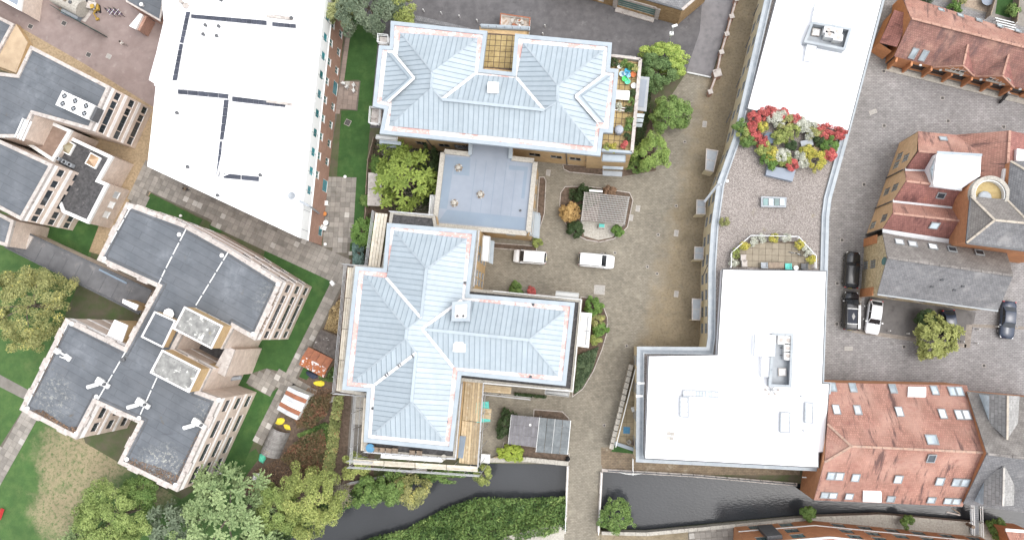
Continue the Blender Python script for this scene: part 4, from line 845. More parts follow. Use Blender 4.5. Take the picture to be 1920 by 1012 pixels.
# louvres and east bay
louvre(CB, [(906, 442), (919, 444), (916, 490), (903, 488)], 8.3, 8, m_frame, along=False); px_prism('canopy', [(919, 450), (927, 452), (924, 495), (916, 492)], 6.0, 6.2, m_coping, CB)
louvre(CB, [(1043, 546), (1085, 550), (1084, 559), (1042, 555)], 8.6, 6, m_frame); louvre(CB, [(1023, 731), (1067, 735), (1066, 743), (1022, 738)], 8.6, 6, m_frame)
o = px_prism('bay_roof', [(1088, 585), (1110, 587), (1104, 652), (1083, 649)], 3.4, 3.6, m_whitep, CB); px_prism('bay_wall', [(1088, 586), (1107, 588), (1102, 650), (1084, 648)], 0, 3.4, m_bricktan, CB)
MB().beam(P(1103, 592, 3.65), P(1098, 646, 3.65), .14, .1).build('bay_rail', m_steelgrey, o); MB().beam(P(1088, 619, 3.65), P(1106, 621, 3.65), .1, .08).build('bay_rail', m_steelgrey, o); MB().ring(ccw(PL([(1088, 585), (1110, 587), (1104, 652), (1083, 649)], 3.6)), offset(ccw(PL([(1088, 585), (1110, 587), (1104, 652), (1083, 649)], 3.6)), .2), 3.6, 3.75).build('bay_kerb', m_frame, o)

# ---- scaffolding round the west and south of it
SC = thing('scaffolding', 'steel tube scaffolding with timber board decks along the blue-roofed building', 'scaffolding', P(650, 640))
def deck(q, z, rows, m=m_board, alng=True):
    a, b, c, d = PL(q, z); n = max(1, int((b-a).length/3.6))
    for r in range(rows):
        for k in range(n):
            s0, s1 = (r+.06)/rows, (r+.94)/rows; t0, t1 = (k+.01)/n, (k+.99)/n
            f = lambda t, s: a.lerp(b, t).lerp(d.lerp(c, t), s)
            zz = Vector((0, 0, random.uniform(-.02, .03))); MB().slab(ccw([f(t0, s0)+zz, f(t1, s0)+zz, f(t1, s1)+zz, f(t0, s1)+zz]), .045).build('board', m, SC)
def poles(pl, z, up=1.1, step=2.1, z0=0):
    p = PL(pl, z)
    for a, b in zip(p[:-1], p[1:]):
        n = max(1, round((b-a).length/step))
        for i in range(n+1):
            c = a.lerp(b, i/n); MB().tube(Vector((c.x, c.y, z0)), c+Vector((0, 0, up+random.uniform(-.2, .5))), .04, 5).build('standard', m_tube, SC)
        for dz in (.05, .55, 1.05, -2.0): MB().tube(a+Vector((0, 0, dz)), b+Vector((0, 0, dz)), .035, 5).build('ledger', m_tube, SC)
m_paleboard = mat('pale_deck_board', (.6, .56, .48), (.5, .45, .36), s=2, rnd=.15, stains=[dict(c=(.35, .28, .18), s=1.5, lo=.58, hi=.7, amt=.6)])
deck([(704, 398), (690, 500), (712, 503), (727, 400)], 8.6, 4, m_paleboard); poles([(702, 397), (688, 500)], 8.6)
deck([(652, 500), (630, 733), (645, 735), (667, 502)], 8.6, 4, m_paleboard); poles([(650, 496), (628, 735)], 8.6); poles([(646, 496), (692, 499)], 8.6)
deck([(682, 745), (676, 845), (688, 846), (692, 745)], 8.6, 3, m_paleboard); poles([(668, 740), (660, 868)], 8.6); poles([(628, 737), (690, 742)], 8.6)
deck([(662, 860), (896, 874), (896, 884), (662, 870)], 8.6, 4, m_paleboard); poles([(655, 874), (900, 890)], 8.6); poles([(655, 862), (700, 866)], 8.6)
deck([(873, 708), (860, 868), (896, 872), (906, 712)], 8.0, 7); poles([(908, 712), (897, 875)], 8.0); deck([(906, 720), (960, 726), (958, 738), (904, 734)], 6.5, 4)
poles([(905, 738), (995, 748)], 5.0, .8)
o = px_prism('skip_liner', [(715, 845), (830, 852), (829, 866), (714, 858)], 8.7, 9.5, m_whitep, SC); px_prism('skip_top', [(722, 847), (822, 853), (821, 859), (721, 853)], 9.502, 9.6, m_lichen, o)
deck([(862, 816), (857, 858), (868, 859), (874, 817)], 8.2, 5, m_linkband)
MB().tube(P(655, 905, .6), P(800, 876, .6), .12, 6).build('raking_tube', m_tube, SC)
a = P(905, 772, 4.0); MB().box(a, 1.8, 2.6, .1, .1).build('debris_net', m_teal, SC); deck([(905, 765), (922, 766), (920, 786), (903, 784)], 4.2, 5)
# ---------------------------------------------------------------- right-hand side: white-roofed block with roof garden
zl2 = 6.8; zw = 7.3
rp = [(1462, -120), (1435, 0), (1376, 260), (1346, 345), (1335, 425), (1330, 503), (1329, 631), (1326, 652), (1196, 651), (1194, 864), (1536, 881), (1537, 849), (1547, 849), (1557, 718), (1543, 717), (1550, 507), (1553, 405), (1557, 373), (1590, 253), (1657, 0), (1690, -120)]
RB = thing('roof_garden_building', 'long cream-walled building with white flat roofs and a gravel roof garden between', 'building', base_of(PL(rp)))
w = PL(rp, zl2); sr = (m_gframe, g_dark, 2, 2, m_stone)
def rowwin(i, n, zs, wd=1.3, h=1.4):
    L = Vector((w[i+1].x-w[i].x, w[i+1].y-w[i].y)).length; return [(L*(k+.5)/n, z, wd, h, sr) for k in range(n) for z in zs]
walls(RB, w, 0, zl2-.2, m_cream, {1: rowwin(1, 6, (1.7, 4.7)), 2: rowwin(2, 2, (1.7, 4.7)), 3: rowwin(3, 2, (1.7, 4.7)), 4: rowwin(4, 2, (1.7, 4.7)), 5: rowwin(5, 4, (1.7, 4.7)), 8: rowwin(8, 4, (1.7, 4.7)), 9: rowwin(9, 8, (1.7, 4.7)), 7: rowwin(7, 3, (1.7, 4.7)), 14: rowwin(14, 5, (1.7, 4.7)), 18: rowwin(18, 6, (1.7, 4.7))})
wc = ccw(w)
MB().ring(offset(wc, -.12), offset(wc, .3), zl2-.2, zl2+.06).build('outer_ledge', m_ledge, RB); MB().ring(offset(wc, .3), offset(wc, .62), zl2-.2, zl2-.02).build('gutter', mat('grey_gutter', (.2, .225, .25), (.26, .28, .3), s=1.5), RB); MB().ring(offset(wc, .62), offset(wc, .8), zl2-.2, zl2+.1).build('inner_ledge', m_ledge, RB)
MB().poly(zset(wc, zl2-.19)).build('gravel_deck', m_gravelroof, RB)
wn_ = [(1483, -120), (1455, 0), (1401, 204), (1589, 250), (1655, -5), (1688, -120)]
ws_ = [(1355, 505), (1549, 508), (1541.5, 718), (1555, 719), (1545.5, 847), (1535.5, 848), (1535, 876), (1209, 859), (1216, 667), (1345, 665)]
ZWS = 8.2
for q, zw in ((wn_, zw), (ws_, ZWS)):
    p = ccw(PL(q, zw)); MB().prism(p, zl2-.2, zw-.05).build('white_roof', m_white, RB); MB().ring(offset(p, -.06), offset(p, .07), zw-.16, zw+.0).build('roof_edge_trim', m_darkmetal, RB); MB().ring(offset(p, .07), offset(p, .3), zw-.1, zw+.04).build('roof_kerb', m_white, RB)
for a, b in ((1202, 718), (1199, 742)): MB().box(P(a, b, zl2+.1), .9, .25, .12).build('ledge_strap', m_whitep, RB)
for q, n in (([(1324, 279), (1347, 283), (1338, 323), (1322, 319)], 0), ([(1306, 374), (1323, 375), (1323, 402), (1305, 402)], 1), ([(1302, 462), (1320, 463), (1319, 487), (1301, 487)], 2), ([(1297, 559), (1315, 560), (1313, 600), (1297, 600)], 3)):
    o = px_prism('entrance_canopy', q, 2.7, 2.85, m_steelgrey, RB); p = ccw(PL(q, 2.85)); MB().ring(p, offset(p, .12), 2.85, 2.95).build('canopy_rim', m_conc, o); c = (PL(q, 2.86)); MB().beam(c[0].lerp(c[3], .5), c[1].lerp(c[2], .5), .08, .06).build('canopy_rib', m_conc, o)
    px_prism('porch_side', [q[3], q[2], (q[2][0], q[2][1]-2), (q[3][0], q[3][1]-2)], 0, 2.7, m_cream, RB)
for a, b in (((1345, 343), (1352, 346)), ((1321, 378), (1347, 345))): MB().beam(P(*a, 5.5), P(*b, 6.9), .3, .3).build('downpipe', m_steelgrey, RB)
for x, y in ((1362, 230), (1380, 165), (1398, 90), (1413, 30), (1318, 518)): 
    a = P(x, y, 4.5); MB().tube(a, P(x+9, y-21, 6.6), .06, 6).build('cable', m_darkmetal, RB)
# furniture of the white roofs
ZWN = 7.3
def rooflight_box(root, q, z, h, m=m_whitep, gm=g_white, nb=3, name='rooflight'):
    p = PL(q, z+h); o = MB().prism(p, z-.1, z+h-.06).build(name, m_steelgrey, root); MB().ring(offset(ccw(p), -.06), offset(ccw(p), .12), z+h-.1, z+h+.05).build('rooflight_rim', m_steelgrey, o); a, b, c, d = p
    for i in range(nb):
        t0, t1 = (i+.05)/nb, (i+.95)/nb; MB().slab(ccw([a.lerp(d, t0), b.lerp(c, t0), b.lerp(c, t1), a.lerp(d, t1)]), .06).build('glazing', m_whitep if i % 2 else gm, o)
rooflight_box(RB, [(1275, 743), (1291, 744), (1291, 782), (1275, 781)], zw, .4, nb=4); rooflight_box(RB, [(1464, 772), (1482, 773), (1481, 811), (1463, 810)], zw, .4, nb=4, gm=m_white); rooflight_box(RB, [(1510, 754), (1525, 755), (1524, 793), (1509, 792)], zw, .4, nb=4)
a, b, c, d = PL([(1281, 731), (1347, 734), (1347, 745), (1281, 742)], zw+.5)
o = MB().prism([a, b, c, d], zw-.1, zw+.42).build('rooflight', m_steelgrey, RB); _r4 = ccw([a, b, c, d]); MB().ring(offset(_r4, -.05), offset(_r4, .08), zw+.4, zw+.56).build('rooflight_rim', m_steelgrey, o)
for i in range(11): MB().slab(ccw([a.lerp(b, (i+.08)/11), a.lerp(b, (i+.92)/11), d.lerp(c, (i+.92)/11), d.lerp(c, (i+.08)/11)]), .05).build('glazing', m_whitep if i < 4 else g_sky, o)
MB().lathe(P(1383, 619, zw-.05), [(.6, 0), (.6, .25), (.5, .35), (.3, .45), (.05, .5)], 16).build('roof_dome', m_frame, RB)
for x, y in ((1254, 812), (1261, 813), (1254, 821), (1260, 822)): MB().box(P(x, y, zw), .42, .4, .12).build('ballast_block', m_paleslab, RB)
for x, y in ((1500, 742), (1505, 806)): vent(RB, x, y, zw, .08, .4, m_steelgrey)
def housing(q, z0, z1):
    o = px_prism('plant_housing', q, z0, z1, m_white, RB); p = ccw(PL(q, z1)); MB().ring(offset(p, -.05), offset(p, .05), z1-.15, z1+.02).build('housing_trim', m_steelgrey, o)
def screen(root, q, z, h, t=.18):
    p = ccw(PL(q, z+h)); MB().ring(p, offset(p, t), z, z+h).build('plant_screen', m_steelgrey, root); MB().poly(zset(p, z+.02)).build('plant_deck', m_steelgrey, root)
    MB().ring(offset(p, -.08), offset(p, t+.06), z+h, z+h+.08).build('screen_rail', m_ledge, root)
screen(RB, [(1522, 42), (1596, 54), (1584, 94), (1508, 79)], ZWN, 1.1); screen(RB, [(1449, 625), (1487, 626), (1483, 725), (1442, 723)], zw, 1.1)
housing([(1416, 627), (1455, 628), (1453, 668), (1414, 667)], zw-.05, zw+1.4); housing([(1428, 668), (1447, 669), (1446, 707), (1427, 706)], zw-.05, zw+.9)
housing([(1528, 8), (1566, 14), (1560, 52), (1521, 44)], ZWN-.05, ZWN+.7); housing([(1513, 82), (1533, 84), (1524, 117), (1507, 114)], ZWN-.05, ZWN+.6)
_ac = 0
def acbox(px, py, z, a, sx, sy, sz, lab):
    p = P(px, py, z); t = thing('air_conditioner', lab, 'air conditioner', p, 'air conditioners on the white roof'); MB().box(p+Vector((0, 0, sz/2+.08)), sx, sy, sz, a).build('casing', m_whitep, t)
    MB().lathe(p+Vector((0, 0, sz+.08)), [(min(sx, sy)*.36, 0), (min(sx, sy)*.36, .03), (.05, .04)], 10).build('fan_grille', m_conc, t)
    for s in (-1, 1): MB().box(p+Vector((s*sx*.3, 0, .04)), .1, sy, .08, a).build('foot', m_darkmetal, t)
for x, y, n in ((1548, 63, 'upper left'), (1565, 66, 'upper right'), (1550, 71, 'lower left'), (1566, 77, 'lower right')): acbox(x, y, ZWN, -.18, 1.1, .8, 1.1, 'white air conditioner, %s of four inside the northern roof screen' % n)
for x, y, n in ((1461, 637, 'left one of the top pair'), (1474, 638, 'right one of the top pair'), (1473, 652, 'middle one'), (1473, 666, 'lowest one')): acbox(x, y, zw, 1.5, 1.05, .75, .9, 'white air conditioner in the southern roof screen, %s' % n)
pyramid(RB, 1529, 62, ZWN, 1.0, .3, -.18, m_whitep, m_conc, 'plant_hatch'); pyramid(RB, 1466, 697, zw, .95, .3, 0, m_whitep, m_conc, 'plant_hatch')
tt = thing('roof_aerial', 'grey cluster of aerials beside the southern plant screen on white roof', 'aerial', P(1446, 730, zw)); p = P(1446, 730, zw)
for k in range(6): a = k*1.05; MB().tube(p+Vector((0, 0, .15)), p+Vector((math.cos(a)*.75, math.sin(a)*.6, .35)), .06, 6).build('arm', m_tube, tt); MB().lathe(p+Vector((math.cos(a)*.75, math.sin(a)*.6, .2)), [(.14, 0), (.16, .15), (.05, .2)], 8).build('weight', m_conc, tt)
MB().tube(p, p+Vector((0, 0, 1.6)), .05, 6).build('mast', m_tube, tt)
px_prism('roof_hatch', [(1439, 311), (1492, 319), (1486, 340), (1436, 328)], 6.6, 7.35, m_linkroof, RB)
rooflight_box(RB, [(1428, 369), (1474, 371), (1473, 388), (1428, 387)], 6.65, .5, nb=1, gm=g_dark); 
for i in range(4): MB().slab(ccw(PL([(1431+i*10.5, 372), (1440+i*10.5, 372.4), (1440+i*10.5, 385.4), (1431+i*10.5, 385)], 7.2)), .03).build('skylight_pane', g_sky if i % 2 else g_green, RB)
tiles(RB, [(1374, 478), (1407, 452), (1490, 453), (1521, 484), (1521, 504), (1372, 500)], 6.66, .8, mat('beige_terrace_flag', (.26, .225, .17), (.21, .18, .135), s=1.5, rnd=.08), -.05, gap=.035); railing(RB, PL([(1368, 503), (1369, 475), (1405, 443), (1493, 445), (1526, 481), (1526, 504)], 6.65), 1.0, 1.6, m_tube)
MB().lathe(P(1363, 340, 6.65), [(.2, 0), (.22, .2), (.05, .25)], 8).build('roof_outlet', m_whitep, RB)
# lower-left terrace with diagonal stone wall
DW = thing('garden_wall', 'diagonal pale stone wall beside the small yard left of the white roof', 'wall', P(1165, 760))
for i in range(14): 
    t = i/14; A, B = P(1184, 683, 2.2).lerp(P(1146, 842, 2.2), t+.004), P(1184, 683, 2.2).lerp(P(1146, 842, 2.2), t+.067); MB().beam(A-Vector((0, 0, 1.05)), B-Vector((0, 0, 1.05)), .55, 2.1).build('stone', m_stone, DW)
railing(DW, PL([(1191, 690), (1154, 836)], 2.2), .9, 1.4, m_frame)
sheet('yard_terrace', [(1192, 690), (1204, 690), (1200, 845), (1150, 828)], .9, mat('terrace_flags', (.36, .3, .2), (.28, .23, .15), s=1.2, brick=dict(w=.9, h=.9, m=.03, mort=.6, off=0), stains=[dict(c=(.1, .12, .05), s=1.3, lo=.58, hi=.7, amt=.7)]))
MB().beam(P(1150, 829, .9), P(1198, 845, .9), .45, .5).build('low_wall', m_coping, DW)
sheet('yard_lawn', [(1152, 834), (1192, 847), (1186, 850), (1146, 846)], .03, m_grass)

# ---------------------------------------------------------------- pitched roofs
def tplane(root, v, m, t=.14, name='roof_slope'):
    p = [P(*q) for q in v]; return MB().slab(ccw(p), t).build(name, m, root)
def ridge(root, a, b, m=None, w=.3, name='ridge_tiles'):
    A, B = P(*a), P(*b); n = max(1, int((B-A).length/1.2)); mm = m or m_ridge
    for i in range(n): MB().beam(A.lerp(B, (i+.02)/n)+Vector((0, 0, .05)), A.lerp(B, (i+.98)/n)+Vector((0, 0, .05)), w, .12).build('ridge_tile', mm, root)
def poly_wall(root, pts, m, name='wall'): return MB().poly(pts).build(name, m, root)
def rlight(root, plane, px, py, wd, ht, gm=None, n=1, fm=None, up=.1):
    """roof window lying on a slope; wd across, ht up the slope"""
    p0, nn = plane; c = hit(px, py, p0, nn); u = Vector((-nn.y, nn.x, 0)).normalized(); v = nn.cross(u); o = None
    for i in range(n):
        cc = c+u*((i-(n-1)/2)*wd*1.04)+nn*up; b = MB()
        for s in (-1, 1): b.obox(cc+u*(s*(wd/2-.05)), u*.05, v*(ht/2), nn*.06); b.obox(cc+v*(s*(ht/2-.05)), u*(wd/2-.1), v*.05, nn*.055)
        o = b.build('roof_window', fm or m_gframe, root); MB().obox(cc-nn*.01, u*(wd/2-.08), v*(ht/2-.08), nn*.02).build('pane', gm or g_white, o)
def pl(*v): return plane_of([P(*q) for q in v])

# ---- mews with garages, top right
MW = thing('mews_row', 'orange brick mews with terracotta tiled roof, garages and two arched-window gables', 'building', P(1800, 90))
sN = ((1690, -10, 3), (2010, 92, 3), (2010, 112, 6.8), (1709, 35, 6.8)); sS = ((1676, 106, 3), (2010, 190, 3), (2010, 112, 6.8), (1709, 35, 6.8))
tplane(MW, sN, m_terra); tplane(MW, sS, m_terramews); ridge(MW, (1709, 35, 6.9), (2010, 112, 6.9))
A, B = P(1662, 122), P(2000, 203.5); e = (B-A).normalized(); dk = (m_bframe, g_dark, 1, 1, m_stone)
gw = [(uz(x, y, A, B)[0], 1.15, 2.2, 1.9, dk) for x, y in ((1684, 119), (1720, 126), (1754, 139.5), (1789, 149), (1825, 158), (1860, 167), (1899, 174))]
facade(MW, A, B, 0, 3.0, m_brickorange, gw, depth=.3)
us = [0.25]+[(gw[i][0]+gw[i+1][0])/2 for i in range(len(gw)-1)]
for u in us: MB().obox(A+e*u+Vector((e.y, -e.x, 0))*.3+Vector((0, 0, 1.45)), e*.13, Vector((e.y, -e.x, 0))*.3, Vector((0, 0, 1.45))).build('pier', m_brickorange, MW)
MB().beam(A+Vector((e.y, -e.x, 0))*.5+Vector((0, 0, .06)), B+Vector((e.y, -e.x, 0))*.5+Vector((0, 0, .06)), .7, .1).build('threshold_kerb', m_stone, MW)
for u in us[1:]: MB().box(A+e*(u+1.2)+Vector((e.y, -e.x, 0))*.12+Vector((0, 0, 2.6)), .3, .2, .2).build('wall_lamp', m_frame, MW)
for a in ((1662, 122), (1690, -10)): pass
WN = [P(1677, 105, 3), P(1691, -8, 3), P(1709, 35, 6.7)]; poly_wall(MW, [Vector((WN[1].x, WN[1].y, 0)), Vector((WN[0].x, WN[0].y, 0)), WN[0], WN[2], WN[1]], m_brickorange)
for fl, fr, ap, bk in (((1750, 125, 3), (1827, 142, 3), (1806, 122, 5.7), (1816, 79, 5.75)), ((1829, 142, 3), (1902, 163, 3), (1880, 141, 5.7), (1892, 99, 5.75)), ((1955, 175, 3), (2010, 190, 3), (1990, 170, 5.7), (1995, 130, 5.7))):
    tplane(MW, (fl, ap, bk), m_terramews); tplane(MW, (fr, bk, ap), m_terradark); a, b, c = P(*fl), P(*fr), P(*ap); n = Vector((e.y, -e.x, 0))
    poly_wall(MW, [a+n*.02-Vector((0, 0, .1)), b+n*.02-Vector((0, 0, .1)), c+n*.02-Vector((0, 0, .08))], m_brickorange, 'gable'); ridge(MW, ap, bk, w=.22)
    MB().beam(a+n*.1, c+n*.1, .2, .12).build('verge', m_ridge, MW); MB().beam(b+n*.1, c+n*.1, .2, .12).build('verge', m_ridge, MW)
    mid = (a+b)/2; k = mid+n*.06+Vector((0, 0, .75)); X = e; Zv = Vector((0, 0, 1)); g = MB(); arc = [k+X*(-1.1)+Zv*(-.5), k+X*1.1+Zv*(-.5)]+[k+X*(1.1*math.cos(t))+Zv*(.25+.75*math.sin(t)) for t in [i*math.pi/8 for i in range(9)]]
    o = MB().slab(arc, .05).build('arched_window', g_dark, MW) if False else MB().poly(arc).build('arched_window', g_dark, MW)
    for s in (-.55, 0, .55): MB().obox(k+X*s+n*.03+Zv*.15, X*.035, n*.03, Zv*.65).build('glazing_bar', m_frame, o)
    MB().obox(k+n*.03+Zv*.15, X*1.1, n*.025, Zv*.03).build('glazing_bar', m_frame, o); MB().obox(k+n*.12+Zv*(-.55), X*1.2, n*.14, Zv*.05).build('sill', m_stone, o)
    for i in range(8):
        t = (i+.5)*math.pi/8; q = k+X*(1.2*math.cos(t))+Zv*(.25+.87*math.sin(t))+n*.02; MB().obox(q, X*.2, n*.03, Zv*.1).build('arch_brick', m_stone, o)
ps = pl(*sS); pn = pl(*sN)
rlight(MW, ps, 1713, 100, .8, 1.5, g_sky); rlight(MW, ps, 1732, 104, .8, 1.5, g_sky)
for x, y in ((1764, 20), (1800, 30), (1835, 39), (1874, 50), (1908, 59)): rlight(MW, pn, x, y, .8, .9, g_sky)
LW = thing('lean_to', 'terracotta tiled lean-to with orange brick walls at the mews end', 'building', P(1665, 80)); lt = [(1677, 19, 3.6), (1709, 28, 4.6), (1681, 88, 4.6), (1649, 80, 3.2)]
tplane(LW, lt, m_terradark); walls(LW, [Vector((P(*q).x, P(*q).y, 0)) for q in lt], 0, 3.1, m_brickorange)
q = [P(1671, 2, 3.4), P(1693, -8, 3.4), P(1676, 20, 3.4), P(1648, 82, 3.4), P(1638, 90, 3.4)]; 

# ---- garage at the top with yellow brick walls
GA, GB, GC = P(1030, -22), P(1270, 47), P(1320, 5)
GR = thing('brick_garage', 'yellow brick garage with wide teal door beside the asphalt yard', 'building', P(1200, 0)); u_, z_ = uz(1192, 20, GA, GB)
facade(GR, GA, GB, 0, 5.0, m_brickyel, [(u_, 1.75, 5.4, 2.6, (m_conc, glass('teal_door', (.04, .11, .1), .5), 1, 4, None)), (uz(1126, 4, GA, GB)[0], 1.2, .95, 2.1, (m_frame, m_whitep, 1, 1, None))], depth=.2)
gd = (GB-GA).normalized(); gn = Vector((gd.y, -gd.x, 0)); c = GA+gd*u_
for s in (-1, 1): MB().obox(c+gd*(s*3.0)+gn*.05+Vector((0, 0, 1.7)), gd*.3, gn*.07, Vector((0, 0, 1.7))).build('door_jamb', m_conc, GR)
MB().obox(c+gn*.06+Vector((0, 0, 3.35)), gd*2.69, gn*.08, Vector((0, 0, .28))).build('door_lintel', m_conc, GR); MB().obox(c+gn*.35+Vector((0, 0, .1)), gd*2.8, gn*.34, Vector((0, 0, .1))).build('door_ramp', m_conc, GR)
up = Vector((0, 0, 5.0)); poly_wall(GR, [GB, GC, GC+up, GB+up], m_brickyel); GD = GC+(GA-GB)*1.0
MB().slab(ccw([GA+up, GB+up, GC+up+Vector((0, 0, .3)), GD+up+Vector((0, 0, .3))]), .15).build('roof', m_slate, GR); MB().beam(GB+up, GC+up+Vector((0, 0, .3)), .35, .2).build('verge', m_conc, GR); MB().beam(GA+up, GB+up, .25, .18).build('gutter', m_darkmetal, GR)

# ---- triple-gabled brick building and its neighbours
TG = thing('gabled_building', 'golden brick building with three terracotta gables facing the car park', 'building', P(1740, 350))
V5, A8 = 5.5, 7.8
pn1 = ((1721, 246, V5), (1792, 253, V5), (1842, 290, A8), (1722, 284, A8)); tplane(TG, pn1, m_terra)
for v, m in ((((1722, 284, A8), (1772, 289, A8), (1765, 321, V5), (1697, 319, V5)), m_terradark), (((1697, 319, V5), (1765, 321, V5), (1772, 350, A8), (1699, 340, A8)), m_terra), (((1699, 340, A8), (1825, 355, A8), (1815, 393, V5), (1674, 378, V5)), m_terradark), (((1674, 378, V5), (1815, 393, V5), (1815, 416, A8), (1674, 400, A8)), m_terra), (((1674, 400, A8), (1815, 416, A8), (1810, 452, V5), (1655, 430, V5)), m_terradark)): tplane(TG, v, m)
ridge(TG, (1722, 284, A8), (1758, 287, A8), w=.24); ridge(TG, (1699, 340, A8), (1752, 346, A8), w=.24); ridge(TG, (1674, 400, A8), (1812, 415.5, A8), w=.24)
for a, b in (((1697, 319, V5+.1), (1746, 320, V5+.1)), ((1674, 378, V5+.1), (1812, 392, V5+.1))): MB().beam(P(*a), P(*b), .6, .1).build('valley_gutter', m_lead, TG)
tplane(TG, ((1655, 429, V5+.15), (1785, 449, V5+.15), (1784, 460, V5+.15), (1655, 436, V5+.15)), m_lead, name='lead_gutter')
tg = [(1721, 246), (1697, 319), (1674, 378), (1655, 430)]; ap = [(1722, 284), (1699, 340), (1674, 400)]
TA, TB = P(1720.5, 248, V5), P(1655, 430, V5)      # west wall line, seen from the car park
te = (TB-TA).normalized(); tn = Vector((te.y, -te.x, 0)); tn = tn if tn.x < 0 else -tn
bar = (m_bframe, g_sky, 2, 3, m_stone)
wl = [uz(x, y, TB, TA) for x, y in ((1704, 293), (1687, 293), (1681, 309), (1681, 350), (1663, 359), (1659, 408), (1637, 422))]
facade(TG, TA, TB, 0, V5, m_brickgold, [((TB-TA).length-u if (Vector((te.y, -te.x, 0))).x < 0 else u, max(1.2, min(z, 4.6)), 1.05, 1.5, bar) for u, z in wl])
for i in range(3):
    a, b = P(*tg[i], V5), P(*tg[i+1], V5); c = P(*ap[i], A8); c = c-tn*((c-TA).dot(tn)); a = a-tn*((a-TA).dot(tn)); b = b-tn*((b-TA).dot(tn)); a.z = b.z = V5; c.z = A8-.1
    poly_wall(TG, [a, b, c] if tn.x < 0 else [b, a, c], m_brickgold, 'gable')
    if i: MB().tube(Vector((a.x, a.y, .1))+tn*.12, a+tn*.12, .08, 6).build('downpipe', m_darkmetal, TG)
MB().tube(Vector((b.x, b.y, .1))+tn*.12, b+tn*.12, .08, 6).build('downpipe', m_darkmetal, TG)
NA, NB2 = P(1721, 247, V5), P(1795, 254, V5); facade(TG, NB2, NA, 0, V5, m_brickgold)
rlight(TG, pl(*pn1), 1768, 261, .95, .75, g_sky); rlight(TG, pl((1699, 340, A8), (1825, 355, A8), (1815, 393, V5), (1674, 378, V5)), 1764, 366, 1.0, .9, g_dark); rlight(TG, pl((1674, 400, A8), (1815, 416, A8), (1810, 452, V5), (1655, 430, V5)), 1752, 422, 1.05, 1.05, g_sky)
WX = px_prism('flat_top', [(1757, 288), (1840, 292), (1838, 330), (1802, 354), (1750, 347)], 5.5, 8.7, m_white, TG); MB().beam(P(1757, 286, 8.75), P(1841, 291, 8.75), .3, .2).build('flat_top_trim', m_coping, WX); MB().beam(P(1750, 348, 8.75), P(1803, 356, 8.75), .25, .15).build('flat_top_trim', m_lead, WX)
a, b, c = P(1757, 290, 8.3), P(1750, 346, 8.3), P(1744, 318, 7.9); MB().poly([a, c, b]).build('glazed_gable', g_sky, WX); MB().beam(a, c, .15, .12).build('glazing_bar', m_gframe, WX); MB().beam(c, b, .15, .12).build('glazing_bar', m_gframe, WX); MB().beam(c, (a+b)/2, .1, .1).build('glazing_bar', m_gframe, WX)
# east terracotta roof
ER = thing('rear_building', 'terracotta-roofed rear building behind the white flat top', 'building', P(1860, 300))
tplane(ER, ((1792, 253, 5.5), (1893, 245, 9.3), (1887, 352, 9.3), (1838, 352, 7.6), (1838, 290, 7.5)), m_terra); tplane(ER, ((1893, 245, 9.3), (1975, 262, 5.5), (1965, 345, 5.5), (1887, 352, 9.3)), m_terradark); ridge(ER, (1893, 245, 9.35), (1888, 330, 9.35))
a, b, c, d = P(1793, 254, 5.4), P(1893, 246, 9.2), P(1972, 263, 5.4), P(1840, 292, 5.4); poly_wall(ER, [Vector((c.x, c.y, 0)), Vector((a.x, a.y, 0)), a, b, c], m_brickorange)
px_prism('white_dormer', [(1907, 279), (1935, 282), (1933, 304), (1906, 301)], 6.0, 9.4, m_white, ER); MB().beam(P(1883, 317, 9.2), P(1879, 340, 9.2), .25, .5).build('white_upstand', m_whitep, ER)
# slate-roofed block with round stair tower
SB_ = thing('slate_block', 'tall orange brick block with grey slate hipped roof and round stair tower', 'building', P(1880, 420)); ZS2 = 10.3; ZR2 = 12.3
for v in (((1820, 368, ZS2), (1812, 455, ZS2), (1865, 413, ZR2)), ((1812, 455, ZS2), (2010, 481, ZS2), (2010, 427, ZR2), (1865, 413, ZR2)), ((1820, 368, ZS2), (1887, 374, ZS2), (1932, 420, ZR2), (1865, 413, ZR2)), ((1894, 302, ZS2), (1887, 374, ZS2), (1932, 420, ZR2), (1950, 335, ZR2)), ((1894, 302, ZS2), (1950, 335, ZR2), (2010, 300, ZS2))): tplane(SB_, v, m_slate2 if v[0][0] == 1820 else m_slate)
for a, b in (((1820, 368, ZS2), (1865, 413, ZR2)), ((1812, 455, ZS2), (1865, 413, ZR2)), ((1865, 413, ZR2), (2010, 427, ZR2)), ((1887, 374, ZS2), (1932, 420, ZR2)), ((1894, 302, ZS2), (1950, 335, ZR2))): ridge(SB_, a, b, m_ridgeg, .24)
wv = [P(x, y, ZS2) for x, y in ((1822, 369), (1888, 376), (1895, 304), (2005, 304), (2005, 478), (1814, 453))]; walls(SB_, wv, 0, ZS2-.14, m_brickorange)
MB().beam(P(1812, 456, ZS2), P(2005, 481, ZS2), .2, .18).build('gutter', m_darkmetal, SB_); MB().beam(P(1820, 367, ZS2), P(1812, 456, ZS2), .2, .18).build('gutter', m_darkmetal, SB_)
tc = P(1857, 364, 10.4); o = MB().lathe(Vector((tc.x, tc.y, 0)), [(2.15, 0), (2.15, 9.7)], 28).build('stair_tower', m_brickorange, SB_)
cir = lambda r: [Vector((tc.x+r*math.cos(k*math.tau/28), tc.y+r*math.sin(k*math.tau/28), 0)) for k in range(28)]
